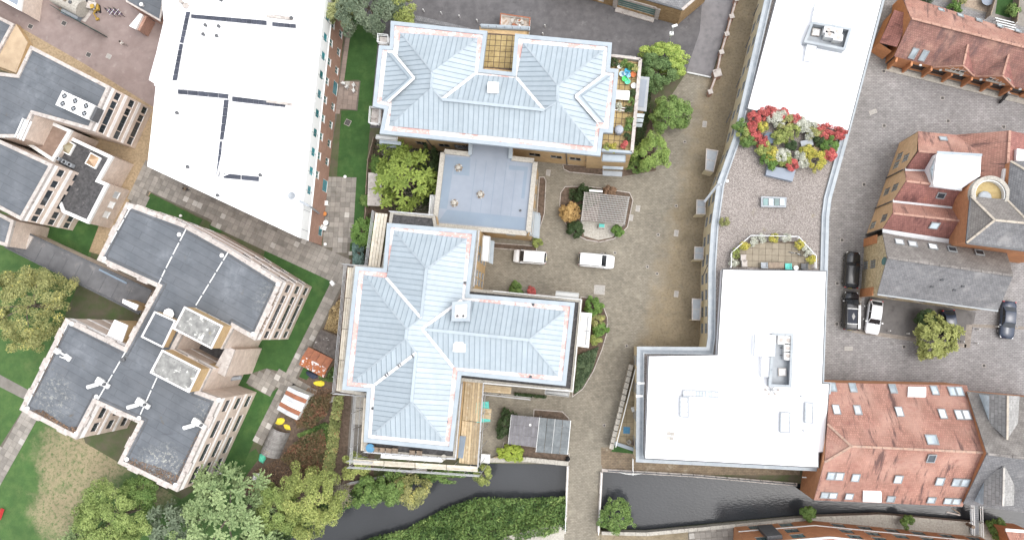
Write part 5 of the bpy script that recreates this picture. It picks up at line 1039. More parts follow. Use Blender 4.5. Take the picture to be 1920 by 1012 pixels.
MB().ring(cir(2.2), cir(1.75), 9.6, 10.5).build('tower_parapet', m_stone, o); MB().ring(cir(1.74), cir(1.62), 9.7, 10.3).build('tower_rail', m_frame, o); MB().lathe(Vector((tc.x-.4, tc.y-.3, 9.72)), [(.75, 0), (.75, .25), (.6, .35), (.1, .4)], 18).build('tower_hatch', m_steelgrey, o); MB().lathe(Vector((tc.x, tc.y, 9.69)), [(1.72, 0), (1.72, .02)], 28).build('tower_floor', m_terrtile, o)
# rubble-stone house
ST = thing('stone_house', 'rubble stone house with long grey slate roof beside the parked cars', 'building', P(1760, 520)); E6, R9 = 6.2, 9.2
vN = ((1655, 437, E6), (1888, 474, E6), (1900, 517, R9), (1664, 483, R9)); vS = ((1664, 483, R9), (1900, 517, R9), (1871, 582, E6), (1645, 551, E6)); tplane(ST, vN, m_slate2); tplane(ST, vS, m_slate); ridge(ST, (1664, 483, R9), (1899, 516.5, R9), m_slate2, .28)
for x, y, g in ((1686, 454, g_white), (1711, 458, g_white), (1749, 463, g_white), (1785, 468, g_dark), (1836, 474, g_dark)): rlight(ST, pl(*vN), x, y, 1.05, .95, g)
SA_, SB3 = P(1656, 440, E6), P(1648, 549, E6); se = (SB3-SA_).normalized(); sn = Vector((se.y, -se.x, 0)); flip = sn.x > 0
sw = [(1620, 498, 1.1, 1.5), (1637, 495, 1.1, 1.5)]
wl = [uz(x, y, SA_, SB3)+(a, b, (m_bframe, g_sky, 3, 3, m_stone)) for x, y, a, b in sw]
facade(ST, SA_, SB3, 0, E6, m_rubble, [(u, max(1.0, z), a, b, s) for u, z, a, b, s in wl]); 
gp3 = P(1664, 483, R9-.1); n = sn if not flip else -sn; gp3 = gp3-n*((gp3-SA_).dot(n)); poly_wall(ST, [SA_, SB3, gp3], m_rubble, 'gable')
ov = [gp3*.55+(SA_+SB3)*.225+se*(math.cos(k*math.tau/16)*.5)+Vector((0, 0, -.55+math.sin(k*math.tau/16)*.85))+n*.05 for k in range(16)]; MB().poly(ov).build('oval_window', g_green, ST)
for f in (.04, .96):
    c = SA_.lerp(SB3, f); MB().obox(Vector((c.x, c.y, 2.2))+n*.06, se*.55, n*.06, Vector((0, 0, 2.2))).build('brick_quoin', m_brickorange, ST)
a, b = P(1648, 549, E6), P(1868, 579, E6); facade(ST, a, b, 0, E6, m_rubble, [(3+i*3.6, 2.4, 1.1, 1.3, (m_bframe, g_dark, 2, 2, m_stone)) for i in range(4)])
c, d = P(1886, 477, E6), P(1898, 517, R9-.2); poly_wall(ST, [Vector((b.x, b.y, 0)), Vector((c.x, c.y, 0)), c, d, b], m_rubble); poly_wall(ST, [Vector((c.x, c.y, 0)), Vector((SA_.x, SA_.y, 0)), SA_, c], m_rubble)
MB().beam(P(1645, 552, E6), P(1871, 583, E6), .18, .16).build('gutter', m_gframe, ST)
for x, y in ((1747, 537), (1766, 524), (1805, 536), (1789, 543)): rlight(ST, pl(*vS), x, y, .35, .22, g_dark, fm=m_darkmetal)

# ---- big terracotta-roofed warehouse, bottom right
WH = thing('warehouse', 'large terracotta-roofed warehouse with rows of roof windows by the river', 'building', P(1680, 830)); ZW = 5.9; RW = 11.2
pN = pl((1556, 718, ZW), (1812, 722, ZW), (1850, 848, RW)); pS = pl((1526, 937, ZW), (1805, 949, ZW), (1850, 848, RW))
h_ = lambda x, y, p: hit(x, y, *p)
a0, a1, a2, a3, a4 = P(1556, 717, ZW), P(1813, 722, ZW), P(1850, 848, RW), h_(1596, 836, pN), h_(1551, 794, pN)
MB().slab(ccw([a0, a1, a2, a3, a4]), .14).build('roof_slope', m_terra, WH); b0, b1, b4 = P(1526, 937, ZW), P(1805, 949, ZW), h_(1546, 866, pS)
MB().slab(ccw([b0, b1, a2, a3, b4]), .14).build('roof_slope', m_terra, WH); MB().slab(ccw([a4, b4, a3]), .14).build('hip_slope', m_terra, WH)
def rid(A, B, m, w=.26):
    n = max(1, int((B-A).length/1.1))
    for i in range(n): MB().beam(A.lerp(B, (i+.02)/n)+Vector((0, 0, .06)), A.lerp(B, (i+.98)/n)+Vector((0, 0, .06)), w, .12).build('ridge_tile', m, WH)
m_ridgew = mat('grey_ridge_tiles', (.42, .27, .2), (.3, .22, .18), s=4)
rid(a3, a2, m_ridgew); rid(a4, a3, m_ridgew); rid(b4, a3, m_ridgew)
g = lambda p: Vector((p.x, p.y, 0)); dn = Vector((0, 0, .16))
poly_wall(WH, [g(a0), g(b0), b0-dn, b4-dn, a4-dn, a0-dn], m_brickorange); poly_wall(WH, [g(b0)-Vector((0, 0, 2)), g(b1)-Vector((0, 0, 2)), b1-dn, b0-dn], m_brickorange); poly_wall(WH, [g(b1), g(a1), a1-dn, a2-dn, b1-dn], m_brickorange); poly_wall(WH, [g(a1), g(a0), a0-dn, a1-dn], m_brickorange)
for x, y, nn in ((1561, 726, 1), (1599, 727, 1), (1674, 729, 1), (1752, 732, 1), (1792, 734, 2), (1568, 768, 1), (1608, 769, 1), (1686, 772, 1), (1767, 776, 1), (1805, 778, 2), (1747, 824.5, 1)): rlight(WH, pN, x, y, .85 if y < 820 else 1.3, 1.3, g_white if y > 740 and y < 820 else g_sky, nn)
for x, y, nn in ((1746, 858, 1), (1566, 891, 2), (1604, 894, 1), (1684, 897, 1), (1762, 901, 1), (1801, 903, 2), (1554, 927, 2), (1592, 929, 1), (1670, 934, 1), (1746, 936, 1), (1785, 938, 2)): rlight(WH, pS, x, y, .95, 1.25 if y < 920 else 1.0, g_dark if y < 870 else g_sky, nn)
for q, pp in (([(1701, 724), (1734, 725), (1734, 742), (1700, 741)], pN), ([(1617, 921), (1651, 922), (1651, 940), (1616, 939)], pS)): MB().slab(ccw([h_(x, y, pp)+Vector((0, 0, .35)) for x, y in q]), .4).build('flat_dormer', m_white, WH)
MB().beam(b0-dn, b1-dn, .2, .14).build('gutter', m_darkmetal, WH)
poly = [P(1536, 850, 5), P(1546, 850, 5), P(1544, 880, 5), P(1535, 882, 5)]
MB().box(P(1508, 894, 2.6), .5, .15, .15).build('wall_light', m_frame, WH)

# ---- grey slate building with dormers at the right edge
DS = thing('dormer_house', 'grey slate-roofed building with two gabled dormers at the right edge', 'building', P(1880, 840)); EZ, RZ3 = 7.0, 12.4
dN = ((1813, 733, EZ), (1990, 750, EZ), (1990, 866, RZ3), (1851, 850, RZ3)); dS = ((1851, 850, RZ3), (1990, 866, RZ3), (1990, 970, EZ), (1806, 944, EZ)); tplane(DS, dN, m_slate2); tplane(DS, dS, m_slate)
ridge(DS, (1851, 850, RZ3), (1990, 866, RZ3), m_slate2, .3)
m_slatep = mat('pale_slates', (.32, .315, .305), (.26, .255, .25), s=2, bump=.5, brick=dict(w=.7, h=.45, m=.03, mort=.6), stains=[dict(c=(.16, .155, .15), s=1.5, lo=.56, hi=.7, amt=.6)])
for v in (((1855, 740, 9.6), (1889, 741, 11.6), (1888, 824, 11.6), (1854, 792, 9.6)), ((1889, 741, 11.6), (1912, 742, 9.6), (1909, 793, 9.6), (1888, 824, 11.6)), ((1845, 893, 9.6), (1882, 874, 11.6), (1880, 948, 11.6), (1844, 947, 9.6)), ((1882, 874, 11.6), (1903, 892, 9.6), (1901, 947, 9.6), (1880, 948, 11.6))): tplane(DS, v, m_slatep)
ridge(DS, (1889, 741, 11.65), (1888, 824, 11.65), m_ridgeg, .2); ridge(DS, (1882, 876, 11.65), (1880, 948, 11.65), m_paleslab, .2)
for a, b in (((1845, 893), (1870, 872)), ((1903, 892), (1890, 872))): MB().beam(P(*a, 9.8), P(*b, 10.6), .16, .1).build('valley_flashing', m_ridgeg, DS)
q = [P(1854, 741, 9.4), P(1854, 790, 9.4)]
for v in (((1855, 741), (1854, 791)), ((1845, 893), (1844, 946))): a, b = P(*v[0], 9.5), P(*v[1], 9.5); poly_wall(DS, [a-Vector((0, 0, 3)), b-Vector((0, 0, 3)), b, a], g_sky, 'dormer_cheek')
a, b, c, d = P(1844, 946, 9.5), P(1901, 947, 9.5), P(1880, 948, 11.5), 0; poly_wall(DS, [a-Vector((0, 0, 3)), b-Vector((0, 0, 3)), b, c, a], m_brickorange, 'dormer_front')
v = [P(1815, 735, EZ), P(1985, 750, EZ), P(1985, 966, EZ), P(1808, 942, EZ)]; walls(DS, v, -1.5, EZ-.1, m_brickorange); w0 = P(1851, 850, RZ3-.2); poly_wall(DS, [v[3], v[0], w0], m_brickorange, 'gable')

# ---- orange brick building on the south bank
OB = thing('riverside_building', 'orange brick building with rows of dark square windows on the south bank', 'building', P(1600, 1010)); wq = (m_dframe, g_green, 2, 2, m_stone)
B0, B1, B2 = P(1376, 986), P(1515, 974.5), P(1838, 1006)
L1 = [(1418, 990), (1440, 988), (1475, 984), (1487, 996), (1450, 999), (1497, 1005), (1425, 1003)]; L2 = [(1523, 981), (1573, 985), (1621, 988.5), (1669, 992), (1717, 996), (1767, 999.5), (1815, 1003), (1534, 992), (1587, 995), (1637, 1000), (1686, 1003), (1737, 1008), (1549, 1001.5), (1602, 1005), (1649, 1009)]
def qw(L, A, B): return [(uz(x, y, A, B)[0], uz(x, y, A, B)[1], 1.6, 1.45, wq) for x, y in L]
def obw(L, A, B):
    q = qw(L, A, B); q.sort(key=lambda t: t[1]); out = []
    for t in q: out.append((t[0], 1.4 if t[1] < 2.4 else (4.3 if t[1] < 5 else 6.8))+t[2:])
    return out
for L, A, B in ((L1, B1, B0), (L2, B2, B1)): facade(OB, A, B, 0, 9, m_brickorange, obw(L, A, B)); bands(OB, A, B, (2.85,), .2, .1, m_frame); bands(OB, A, B, (8.8,), .3, .2, m_frame)
up9 = Vector((0, 0, 9)); far = [B0+Vector((-1, -14, 0)), B2+Vector((2, -14, 0))]
poly_wall(OB, [B0, far[0], far[0]+up9, B0+up9], m_brickorange); poly_wall(OB, [far[1], B2, B2+up9, far[1]+up9], m_brickorange)
MB().slab(ccw([B0+up9, B1+up9, B2+up9, far[1]+up9+Vector((0, 0, 4)), far[0]+up9+Vector((0, 0, 4))]), .15).build('roof', m_terra, OB)
e_ = (B1-B0).normalized(); nn_ = Vector((-e_.y, e_.x, 0)); c = B0+e_*3.4; MB().obox(c+nn_*.25+Vector((0, 0, 5)), e_*.9, nn_*.25, Vector((0, 0, 2.6))).build('bay_window', m_darkmetal, OB)
# ---------------------------------------------------------------- foliage
def leaf_mat(name, c0, c1, c2=None, rough=.6):
    c0, c1, c2 = [None if c is None else tuple(min(.85, 1.95*(.86*k+.14*(c[0]+c[1]+c[2])/3)) for k in c) for c in (c0, c1, c2)]
    m = bpy.data.materials.new(name); m.use_nodes = True; nt = m.node_tree; b = nt.nodes['Principled BSDF']; b.inputs['Roughness'].default_value = rough; b.inputs['Specular IOR Level'].default_value = .25
    at = _n(nt, 'ShaderNodeAttribute'); at.attribute_name = 'tone'; cr = _n(nt, 'ShaderNodeValToRGB'); cr.color_ramp.elements[0].color = c4(c0); cr.color_ramp.elements[1].color = c4(c1)
    if c2: e = cr.color_ramp.elements.new(.72); e.color = c4(c1); cr.color_ramp.elements[2].color = c4(c2)
    nt.links.new(at.outputs['Fac'], cr.inputs['Fac']); nt.links.new(cr.outputs[0], b.inputs['Base Color'])
    tr = _n(nt, 'ShaderNodeBsdfTranslucent'); nt.links.new(cr.outputs[0], tr.inputs['Color']); ad = _n(nt, 'ShaderNodeMixShader'); ad.inputs[0].default_value = .22
    nt.links.new(b.outputs[0], ad.inputs[1]); nt.links.new(tr.outputs[0], ad.inputs[2]); nt.links.new(ad.outputs[0], nt.nodes['Material Output'].inputs['Surface'])
    return m
def leaves(name, pos, nrm, tone, size, m, parent, asp=.6, jit=.55):
    """pos (N,3) world, nrm (N,3) facing; builds one small folded face per leaf"""
    N = len(pos); d = nrm+rng.normal(0, jit, (N, 3)); d /= np.linalg.norm(d, axis=1)[:, None]+1e-9
    t = np.cross(d, rng.normal(0, 1, (N, 3))); t /= np.linalg.norm(t, axis=1)[:, None]+1e-9; b = np.cross(d, t)
    s = size*rng.uniform(.6, 1.35, (N, 1)); c = pos.mean(0); c[2] = pos[:, 2].min(); q = pos-c
    v = np.stack([q-t*s*.5, q+b*s*asp*.5+d*s*.06, q+t*s*.5, q-b*s*asp*.5+d*s*.06], 1).reshape(-1, 3)
    me = bpy.data.meshes.new(name); me.vertices.add(4*N); me.vertices.foreach_set('co', v.astype(np.float32).ravel()); me.loops.add(4*N); me.loops.foreach_set('vertex_index', np.arange(4*N, dtype=np.int32)); me.polygons.add(N)
    me.polygons.foreach_set('loop_start', np.arange(0, 4*N, 4, dtype=np.int32)); me.polygons.foreach_set('loop_total', np.full(N, 4, dtype=np.int32)); me.update()
    a = me.attributes.new('tone', 'FLOAT', 'FACE'); a.data.foreach_set('value', np.clip(tone, 0, 1).astype(np.float32)); me.materials.append(m)
    return link(bpy.data.objects.new(name, me), parent, Matrix.Translation(Vector(c)))
def crown_points(r, rz, n, clump, style):
    """points of a crown round the origin (lower pole at -rz*.7)"""
    K = max(6, int(5.5*(r/clump)**2*.55)); pos = []; nr = []; tn = []
    u = rng.uniform(-.45, 1, K); th = rng.uniform(0, math.tau, K); rad = np.sqrt(1-np.clip(u, -1, 1)**2)
    lob = 1+.13*np.sin(th*3+rng.uniform(0, 6))+.09*np.sin(th*5+rng.uniform(0, 6))
    k = rng.uniform(.4, 1.04, K)**.6*lob; C = np.stack([rad*np.cos(th)*r*k, rad*np.sin(th)*r*k, u*rz*k], 1); out = C/np.array([r*r, r*r, rz*rz]); out /= np.linalg.norm(out, axis=1)[:, None]+1e-9
    per = max(8, n//K); ct = rng.uniform(.2, .8, K)
    for i in range(K):
        if style == 'spiky':
            F = 9; az = rng.uniform(0, math.tau); 
            for f in range(F):
                a = az+f*math.tau/F+rng.normal(0, .2); L = clump*rng.uniform(.9, 1.6); m = max(3, per//F); s = rng.uniform(.05, 1, m)
                dirv = np.array([math.cos(a), math.sin(a), .25])*.8+out[i]*.5; dirv /= np.linalg.norm(dirv); p = C[i]+np.outer(s*L, dirv); p[:, 2] -= (s**2)*L*.45; p += rng.normal(0, clump*.06, p.shape)
                pos.append(p); nr.append(np.tile(out[i]*.6+np.array([0, 0, .7]), (m, 1))); tn.append(ct[i]*.5+.25*s+rng.normal(0, .12, m)+.1)
        else:
            g = rng.normal(0, 1, (per, 3)); g /= np.linalg.norm(g, axis=1)[:, None]; p = C[i]+g*clump*rng.uniform(.35, 1, (per, 1))**.5*np.array([1, 1, .75])
            pos.append(p); nr.append(g*.7+out[i]*.4+np.array([0, 0, .35])); tn.append(ct[i]*.7+rng.normal(.15, .16, per))
    return np.concatenate(pos), np.concatenate(nr), np.concatenate(tn)
m_bark = mat('bark', (.12, .095, .07), (.2, .17, .14), s=5, bump=.6)
def tree(name, lab, cat, px, py, rpx, h, m, n=5000, size=.26, clump=.9, style='broad', rzf=.75, sx=1.0, sy=1.0, rot=0.0, trunk=True, group=None, z0=0.0, asp=.6, keep=None):
    zc = z0+h*.6; c = P(px, py, zc); n = int(n*2.5); size *= .78; r = rpx/13.7*(CAM_H-zc)/CAM_H; rz = min(h*.42, r*rzf)
    t = thing(name, lab, cat, (c.x, c.y, z0), group); pos, nr, tn = crown_points(r, rz, n, clump, style)
    ca, sa = math.cos(rot), math.sin(rot); x = pos[:, 0]*sx; y = pos[:, 1]*sy; pos[:, 0] = x*ca-y*sa; pos[:, 1] = x*sa+y*ca
    pos += np.array([c.x, c.y, zc]); pos[:, 2] = np.maximum(pos[:, 2], z0+.04)
    leaves('crown', pos, nr, tn, size, m, t, asp)
    if trunk:
        b = MB(); w = max(.05, r*.045); b.tube((c.x, c.y, z0), (c.x+.1, c.y, zc-rz*.3), w*1.6, 8, w)
        for i in range(6):
            a = i*1.05+random.uniform(-.3, .3); s = Vector((c.x+.08, c.y, zc-rz*.45+i*rz*.07)); e = s+Vector((math.cos(a)*r*.6*sx, math.sin(a)*r*.6*sy, rz*random.uniform(.3, .75))); b.tube(s, s.lerp(e, .5)+Vector((0, 0, rz*.08)), w*.65, 6, w*.4); b.tube(s.lerp(e, .5)+Vector((0, 0, rz*.08)), e, w*.4, 5, w*.12)
        b.build('trunk', m_bark, t)
    return t
def fill(name, poly_px, z0, hfun, n, size, m, tag_=None, style=0, asp=.6, parent=None, jit=.6):
    """leaves through a bed drawn on the ground, up to a height given by hfun"""
    poly = PL(poly_px, z0); xs = [p.x for p in poly]; ys = [p.y for p in poly]; xy = np.zeros((0, 2))
    while len(xy) < n:
        q = np.stack([rng.uniform(min(xs), max(xs), n), rng.uniform(min(ys), max(ys), n)], 1); ok = np.zeros(n, bool); j = len(poly)-1
        for i in range(len(poly)):
            A, B = poly[i], poly[j]; c = ((A.y > q[:, 1]) != (B.y > q[:, 1])) & (q[:, 0] < (B.x-A.x)*(q[:, 1]-A.y)/((B.y-A.y) or 1e-9)+A.x); ok ^= c; j = i
        xy = np.concatenate([xy, q[ok]])
    xy = xy[:n]; K = min(400, max(6, n//55)); cen = xy[rng.integers(0, n, K)]; rad = rng.uniform(.5, 1.1, K)*min(1.3, .5+hfun*.35); hk = rng.uniform(.45, 1, K); ck = rng.uniform(-.22, .22, K)
    d2 = ((xy[:, None, :]-cen[None])**2).sum(2)/rad[None]**2; wgt = np.exp(-d2)*hk[None]; bi = wgt.argmax(1); hh = hfun*(.25+.75*wgt.max(1))
    pos = np.column_stack([xy, z0+np.maximum(.05, hh*rng.uniform(.3, 1, n)**.6)]); tn = .45+ck[bi]+rng.normal(0, .16, n); nr = np.column_stack([(xy-cen[bi])*.5, np.full(n, .7)])+rng.normal(0, .3, (n, 3))
    o = leaves(name, pos, nr, tn, size, m, parent, asp, jit); return o
L_olive = leaf_mat('olive_leaves', (.07, .085, .02), (.21, .21, .075), (.42, .36, .06)); L_green = leaf_mat('green_leaves', (.035, .08, .015), (.13, .19, .045)); L_lime = leaf_mat('yellow_green_leaves', (.06, .085, .018), (.2, .23, .055), (.29, .29, .08))
L_pale = leaf_mat('pale_conifer_needles', (.05, .09, .03), (.22, .28, .115)); L_dark = leaf_mat('dark_leaves', (.014, .03, .01), (.045, .07, .024)); L_grey = leaf_mat('grey_green_leaves', (.035, .055, .03), (.14, .175, .11)); L_bright = leaf_mat('bright_conifer_needles', (.045, .08, .01), (.19, .24, .035)); L_vivid = leaf_mat('vivid_green_leaves', (.03, .07, .012), (.11, .19, .035)); L_limebush = leaf_mat('lime_bush_leaves', (.1, .15, .01), (.27, .32, .03))
L_red = leaf_mat('red_creeper_leaves', (.04, .05, .018), (.12, .07, .035), (.27, .06, .05)); L_redbush = leaf_mat('red_bush_leaves', (.12, .045, .025), (.36, .055, .06), (.38, .17, .09)); L_gold = leaf_mat('gold_leaves', (.17, .1, .03), (.36, .24, .08)); L_yel = leaf_mat('yellow_flower_leaves', (.1, .13, .02), (.4, .33, .04)); L_white = leaf_mat('whitish_flower_leaves', (.14, .15, .1), (.4, .4, .35)); L_brown = leaf_mat('brown_leaves', (.07, .045, .025), (.2, .12, .07)); L_bank = leaf_mat('bank_leaves', (.015, .04, .01), (.085, .14, .03), (.2, .25, .07)); L_blue = leaf_mat('blue_conifer_needles', (.04, .08, .07), (.13, .2, .18))

tree('birch_tree', 'large yellowing birch at the left edge beside the covered walkway', 'tree', 48, 572, 92, 11, L_olive, 15000, .24, .8, sy=.9)
tree('leafy_tree', 'big rounded green tree on the lawn below the dark-roofed building', 'tree', 210, 972, 74, 11, leaf_mat('mixed_green_leaves', (.05, .09, .015), (.22, .27, .075)), 14000, .26, .8)
tree('leafy_tree', 'darker green crown put in for the shaded right side of the big rounded lawn tree', 'tree', 262, 925, 34, 9, L_green, 3500, .26, .7)  # shaded right side of the lawn tree, put in as a darker crown
tree('conifer', 'dark conifer between the rounded lawn tree and the pale feathery conifer', 'tree', 318, 985, 42, 8, L_grey, 4500, .3, .7, 'spiky')
tree('conifer', 'large pale green feathery conifer at the bottom left of the river', 'tree', 425, 968, 92, 12, L_pale, 17000, .34, 1.0, 'spiky', rzf=.6)
tree('conifer', 'small pale conifer at the bottom edge left of the feathery one', 'tree', 165, 1018, 55, 8, L_pale, 6000, .3, .8, 'spiky')
tree('riverside_tree', 'yellow-green riverside tree left of the twiggy bare shrub', 'tree', 582, 938, 58, 9, L_lime, 10000, .26, .75, sy=1.15)
tree('riverside_tree', 'green riverside tree between pale conifer and yellow-green tree', 'tree', 520, 958, 44, 9, leaf_mat('soft_green_leaves', (.06, .1, .02), (.22, .27, .07)), 6500, .26, .7)
tree('riverside_tree', 'dark riverside tree at the bottom edge where the river leaves', 'tree', 505, 1005, 40, 7, L_dark, 4500, .28, .7)
tree('riverside_shrub', 'green shrub overhanging the river, left of three below the scaffolding', 'shrub', 690, 922, 27, 4, L_green, 3000, .24, .5)
tree('riverside_shrub', 'green shrub overhanging the river, middle of three below the scaffolding', 'shrub', 735, 912, 30, 4, L_green, 3400, .24, .5)
tree('riverside_shrub', 'olive shrub overhanging the river, right of three below the scaffolding', 'shrub', 775, 920, 30, 4, L_olive, 3200, .22, .5)
tree('riverside_shrub', 'low green shrubs at the river wall below the scaffold boards', 'shrub', 835, 893, 22, 2.5, L_green, 1800, .22, .4, sx=1.7, sy=.6)
tree('riverside_shrub', 'small yellow-green shrub at the scaffold corner above the river', 'shrub', 905, 890, 17, 3, L_lime, 1300, .22, .4)
tree('garden_shrub', 'yellow-green shrub left of the long stone coping below scaffolding', 'shrub', 668, 873, 24, 4, L_lime, 2200, .24, .5)
tree('leafy_tree', 'grey-green tree at the top edge beside the white-roofed building', 'tree', 690, 12, 62, 11, L_grey, 11000, .28, .8)
tree('leafy_tree', 'bright yellow-green tree at the top edge by the asphalt yard', 'tree', 748, 14, 38, 9, L_lime, 4500, .28, .7)
tree('leafy_tree', 'olive tree touching the top corner of the white-roofed building', 'tree', 640, 18, 34, 10, leaf_mat('light_olive_leaves', (.08, .1, .03), (.28, .29, .12)), 4500, .26, .7)
tree('conifer', 'bright yellow-green conifer beside the pale blue flat roof', 'tree', 758, 335, 62, 9, L_bright, 12000, .32, .9, 'spiky', rzf=.7)
tree('hedge_shrub', 'dark shrub behind the bright conifer against the link block', 'shrub', 806, 330, 34, 5, L_dark, 3500, .26, .6, sy=1.6, sx=.6)
tree('leafy_tree', 'small bright green tree by the fence left of the scaffolding', 'tree', 682, 436, 25, 6, L_vivid, 3500, .26, .5, 'spiky')
tree('conifer', 'narrow blue-grey conifer below the small bright green tree', 'tree', 672, 478, 14, 4, L_blue, 1500, .22, .35, sy=1.7)
tree('garden_shrub', 'vivid green shrub beside the fence left of the bright conifer', 'shrub', 706, 312, 11, 2.5, L_vivid, 900, .2, .35, sy=1.8)
tree('garden_shrub', 'small green shrub leaning over the fence by the patio', 'shrub', 684, 376, 11, 2.5, L_green, 800, .22, .35)
tree('laurel_bush', 'glossy yellow-green laurel at the corner of the asphalt yard', 'bush', 1246, 110, 42, 3.5, leaf_mat('laurel_leaves', (.07, .13, .015), (.3, .36, .07)), 7500, .24, .5, sx=1.08, sy=.72, rot=-.25)
tree('round_tree', 'dark green rounded tree below the laurel by the apartment terrace', 'tree', 1231, 138, 33, 5, leaf_mat('deep_green_leaves', (.025, .06, .018), (.12, .18, .06)), 6000, .22, .5)
tree('round_tree', 'clipped round green tree beside the paved lane', 'tree', 1259, 214, 36, 5, leaf_mat('clipped_leaves', (.035, .08, .015), (.17, .24, .06)), 7500, .22, .5)
tree('loose_tree', 'loose green tree at the south-east corner of the northern block', 'tree', 1223, 287, 33, 4.5, leaf_mat('fresh_leaves', (.06, .11, .02), (.2, .27, .06)), 5000, .22, .5, sy=1.1)
tree('garden_shrub', 'low green shrub left of the loose tree by the entrance canopy', 'shrub', 1192, 308, 18, 1.6, L_green, 1500, .2, .4)
tree('gold_shrub', 'golden autumn shrub at the left of the pergola', 'shrub', 1068, 397, 19, 2.4, L_gold, 3000, .2, .35)
tree('feathery_tree', 'yellow-green feathery tree in the parking bay', 'tree', 1757, 632, 37, 4.0, leaf_mat('feathery_leaves', (.08, .1, .02), (.27, .28, .08)), 11000, .26, .38, 'spiky', rzf=.75)
tree('garden_shrub', 'dark green shrub behind the feathery parking-bay tree', 'shrub', 1736, 598, 17, 3, L_dark, 1600, .22, .4)
tree('lime_bush', 'bright lime bush beside the bicycle shelter', 'bush', 958, 848, 23, 1.8, L_limebush, 3400, .2, .35, sy=.75)
tree('garden_shrub', 'dark shrub at the upper left corner of the bicycle shelter', 'shrub', 950, 792, 24, 2, L_dark, 2600, .2, .35, sx=.7, sy=1.15, rot=-.3)
for x, y, r, m, l in ((1113, 574, 17, L_vivid, 'vivid green oval shrub in the curved bed, topmost of four'), (1121, 601, 11, L_olive, 'olive shrub in the curved bed, second from the top'), (1124, 617, 13, L_vivid, 'round green shrub in the curved bed, third from the top'), (1117, 637, 9, L_lime, 'small yellow-green shrub in the curved bed, lowest of four'), (997, 545, 8, L_redbush, 'small red shrub by the north railing of the southern block'), (1158, 433, 10, L_vivid, 'small green shrub at the lower right of the pergola'), (1006, 455, 8, L_lime, 'small yellow-green shrub by the link block corner'), (1100, 370, 22, L_dark, 'dark shrub above the golden one beside the pergola'), (1078, 428, 15, L_dark, 'dark shrub below the golden one beside the pergola'), (1143, 360, 12, L_brown, 'brown shrub at the top right of the pergola'), (968, 540, 12, L_green, 'low green shrub by the north railing of the southern block'), (1155, 968, 31, L_green, 'spreading green shrub in the river right of the bridge'), (1515, 962, 13, L_green, 'small green shrub on the south river wall'), (1700, 978, 10, L_green, 'tiny shrub on the south river wall near the orange building'), (1870, 990, 16, L_green, 'green shrub at the bottom right corner by the footbridge')):
    tree('garden_shrub', l, 'shrub', x, y, r, 1.7 if r < 25 else 2.2, m, int(160*r), .2, .32, trunk=True)
# roof garden
rg = [(1412, 222, 10, L_redbush), (1409, 240, 10, L_redbush), (1416, 257, 10, L_redbush), (1428, 268, 10, L_redbush), (1430, 215, 9, L_redbush), (1402, 262, 12, L_green), (1432, 280, 12, L_lime), (1445, 290, 13, L_yel), (1442, 303, 13, L_vivid), (1466, 292, 12, L_white), (1458, 222, 14, L_white), (1478, 232, 14, L_olive), (1490, 225, 10, L_redbush), (1462, 255, 13, L_lime), (1515, 243, 15, L_white), (1545, 248, 14, L_redbush), (1556, 270, 14, L_vivid), (1530, 300, 16, L_yel), (1500, 300, 13, L_white), (1484, 308, 10, L_redbush), (1512, 285, 12, L_yel), (1557, 290, 10, L_redbush), (1572, 250, 10, L_redbush), (1430, 236, 8, L_yel), (1390, 236, 11, L_green), (1536, 262, 9, L_dark), (1485, 272, 8, L_dark), (1395, 250, 10, L_lime), (1486, 246, 13, L_lime), (1500, 232, 11, L_white), (1528, 252, 12, L_olive), (1448, 212, 10, L_redbush), (1470, 215, 9, L_redbush), (1472, 300, 10, L_lime)]
names = {L_redbush.name: 'red', L_lime.name: 'yellow-green', L_yel.name: 'yellow', L_vivid.name: 'bright green', L_white.name: 'white-flowering', L_olive.name: 'olive', L_green.name: 'green', L_dark.name: 'dark green'}
_cnt = {}
ordn = ['first', 'second', 'third', 'fourth', 'fifth', 'sixth', 'seventh', 'eighth', 'ninth', 'tenth', 'eleventh', 'twelfth']
for x, y, r, m in sorted(rg, key=lambda q: q[0]):
    k = _cnt.get(m.name, 0); _cnt[m.name] = k+1
    tree('roof_garden_shrub', '%s shrub of the roof garden, %s of its colour from the left' % (names[m.name], ordn[k]), 'shrub', x, y, r*1.15, 1.5, m, int(120*r), .18, .3, group='roof garden shrubs', z0=6.66, trunk=True)
for i, (x, y, m) in enumerate(((1412, 452, L_white), (1395, 460, L_yel), (1428, 446, L_white), (1452, 446, L_yel), (1475, 447, L_white), (1500, 458, L_yel), (1512, 470, L_white), (1522, 486, L_yel), (1378, 475, L_lime), (1376, 492, L_white), (1358, 415, L_olive))):
    tree('terrace_plant', '%s plant along the roof terrace railing, %s from the left end' % (names[m.name], ordn[i]), 'plant', x, y, 8, 1.0, m, 500, .16, .25, group='terrace railing plants', z0=6.66, trunk=True)
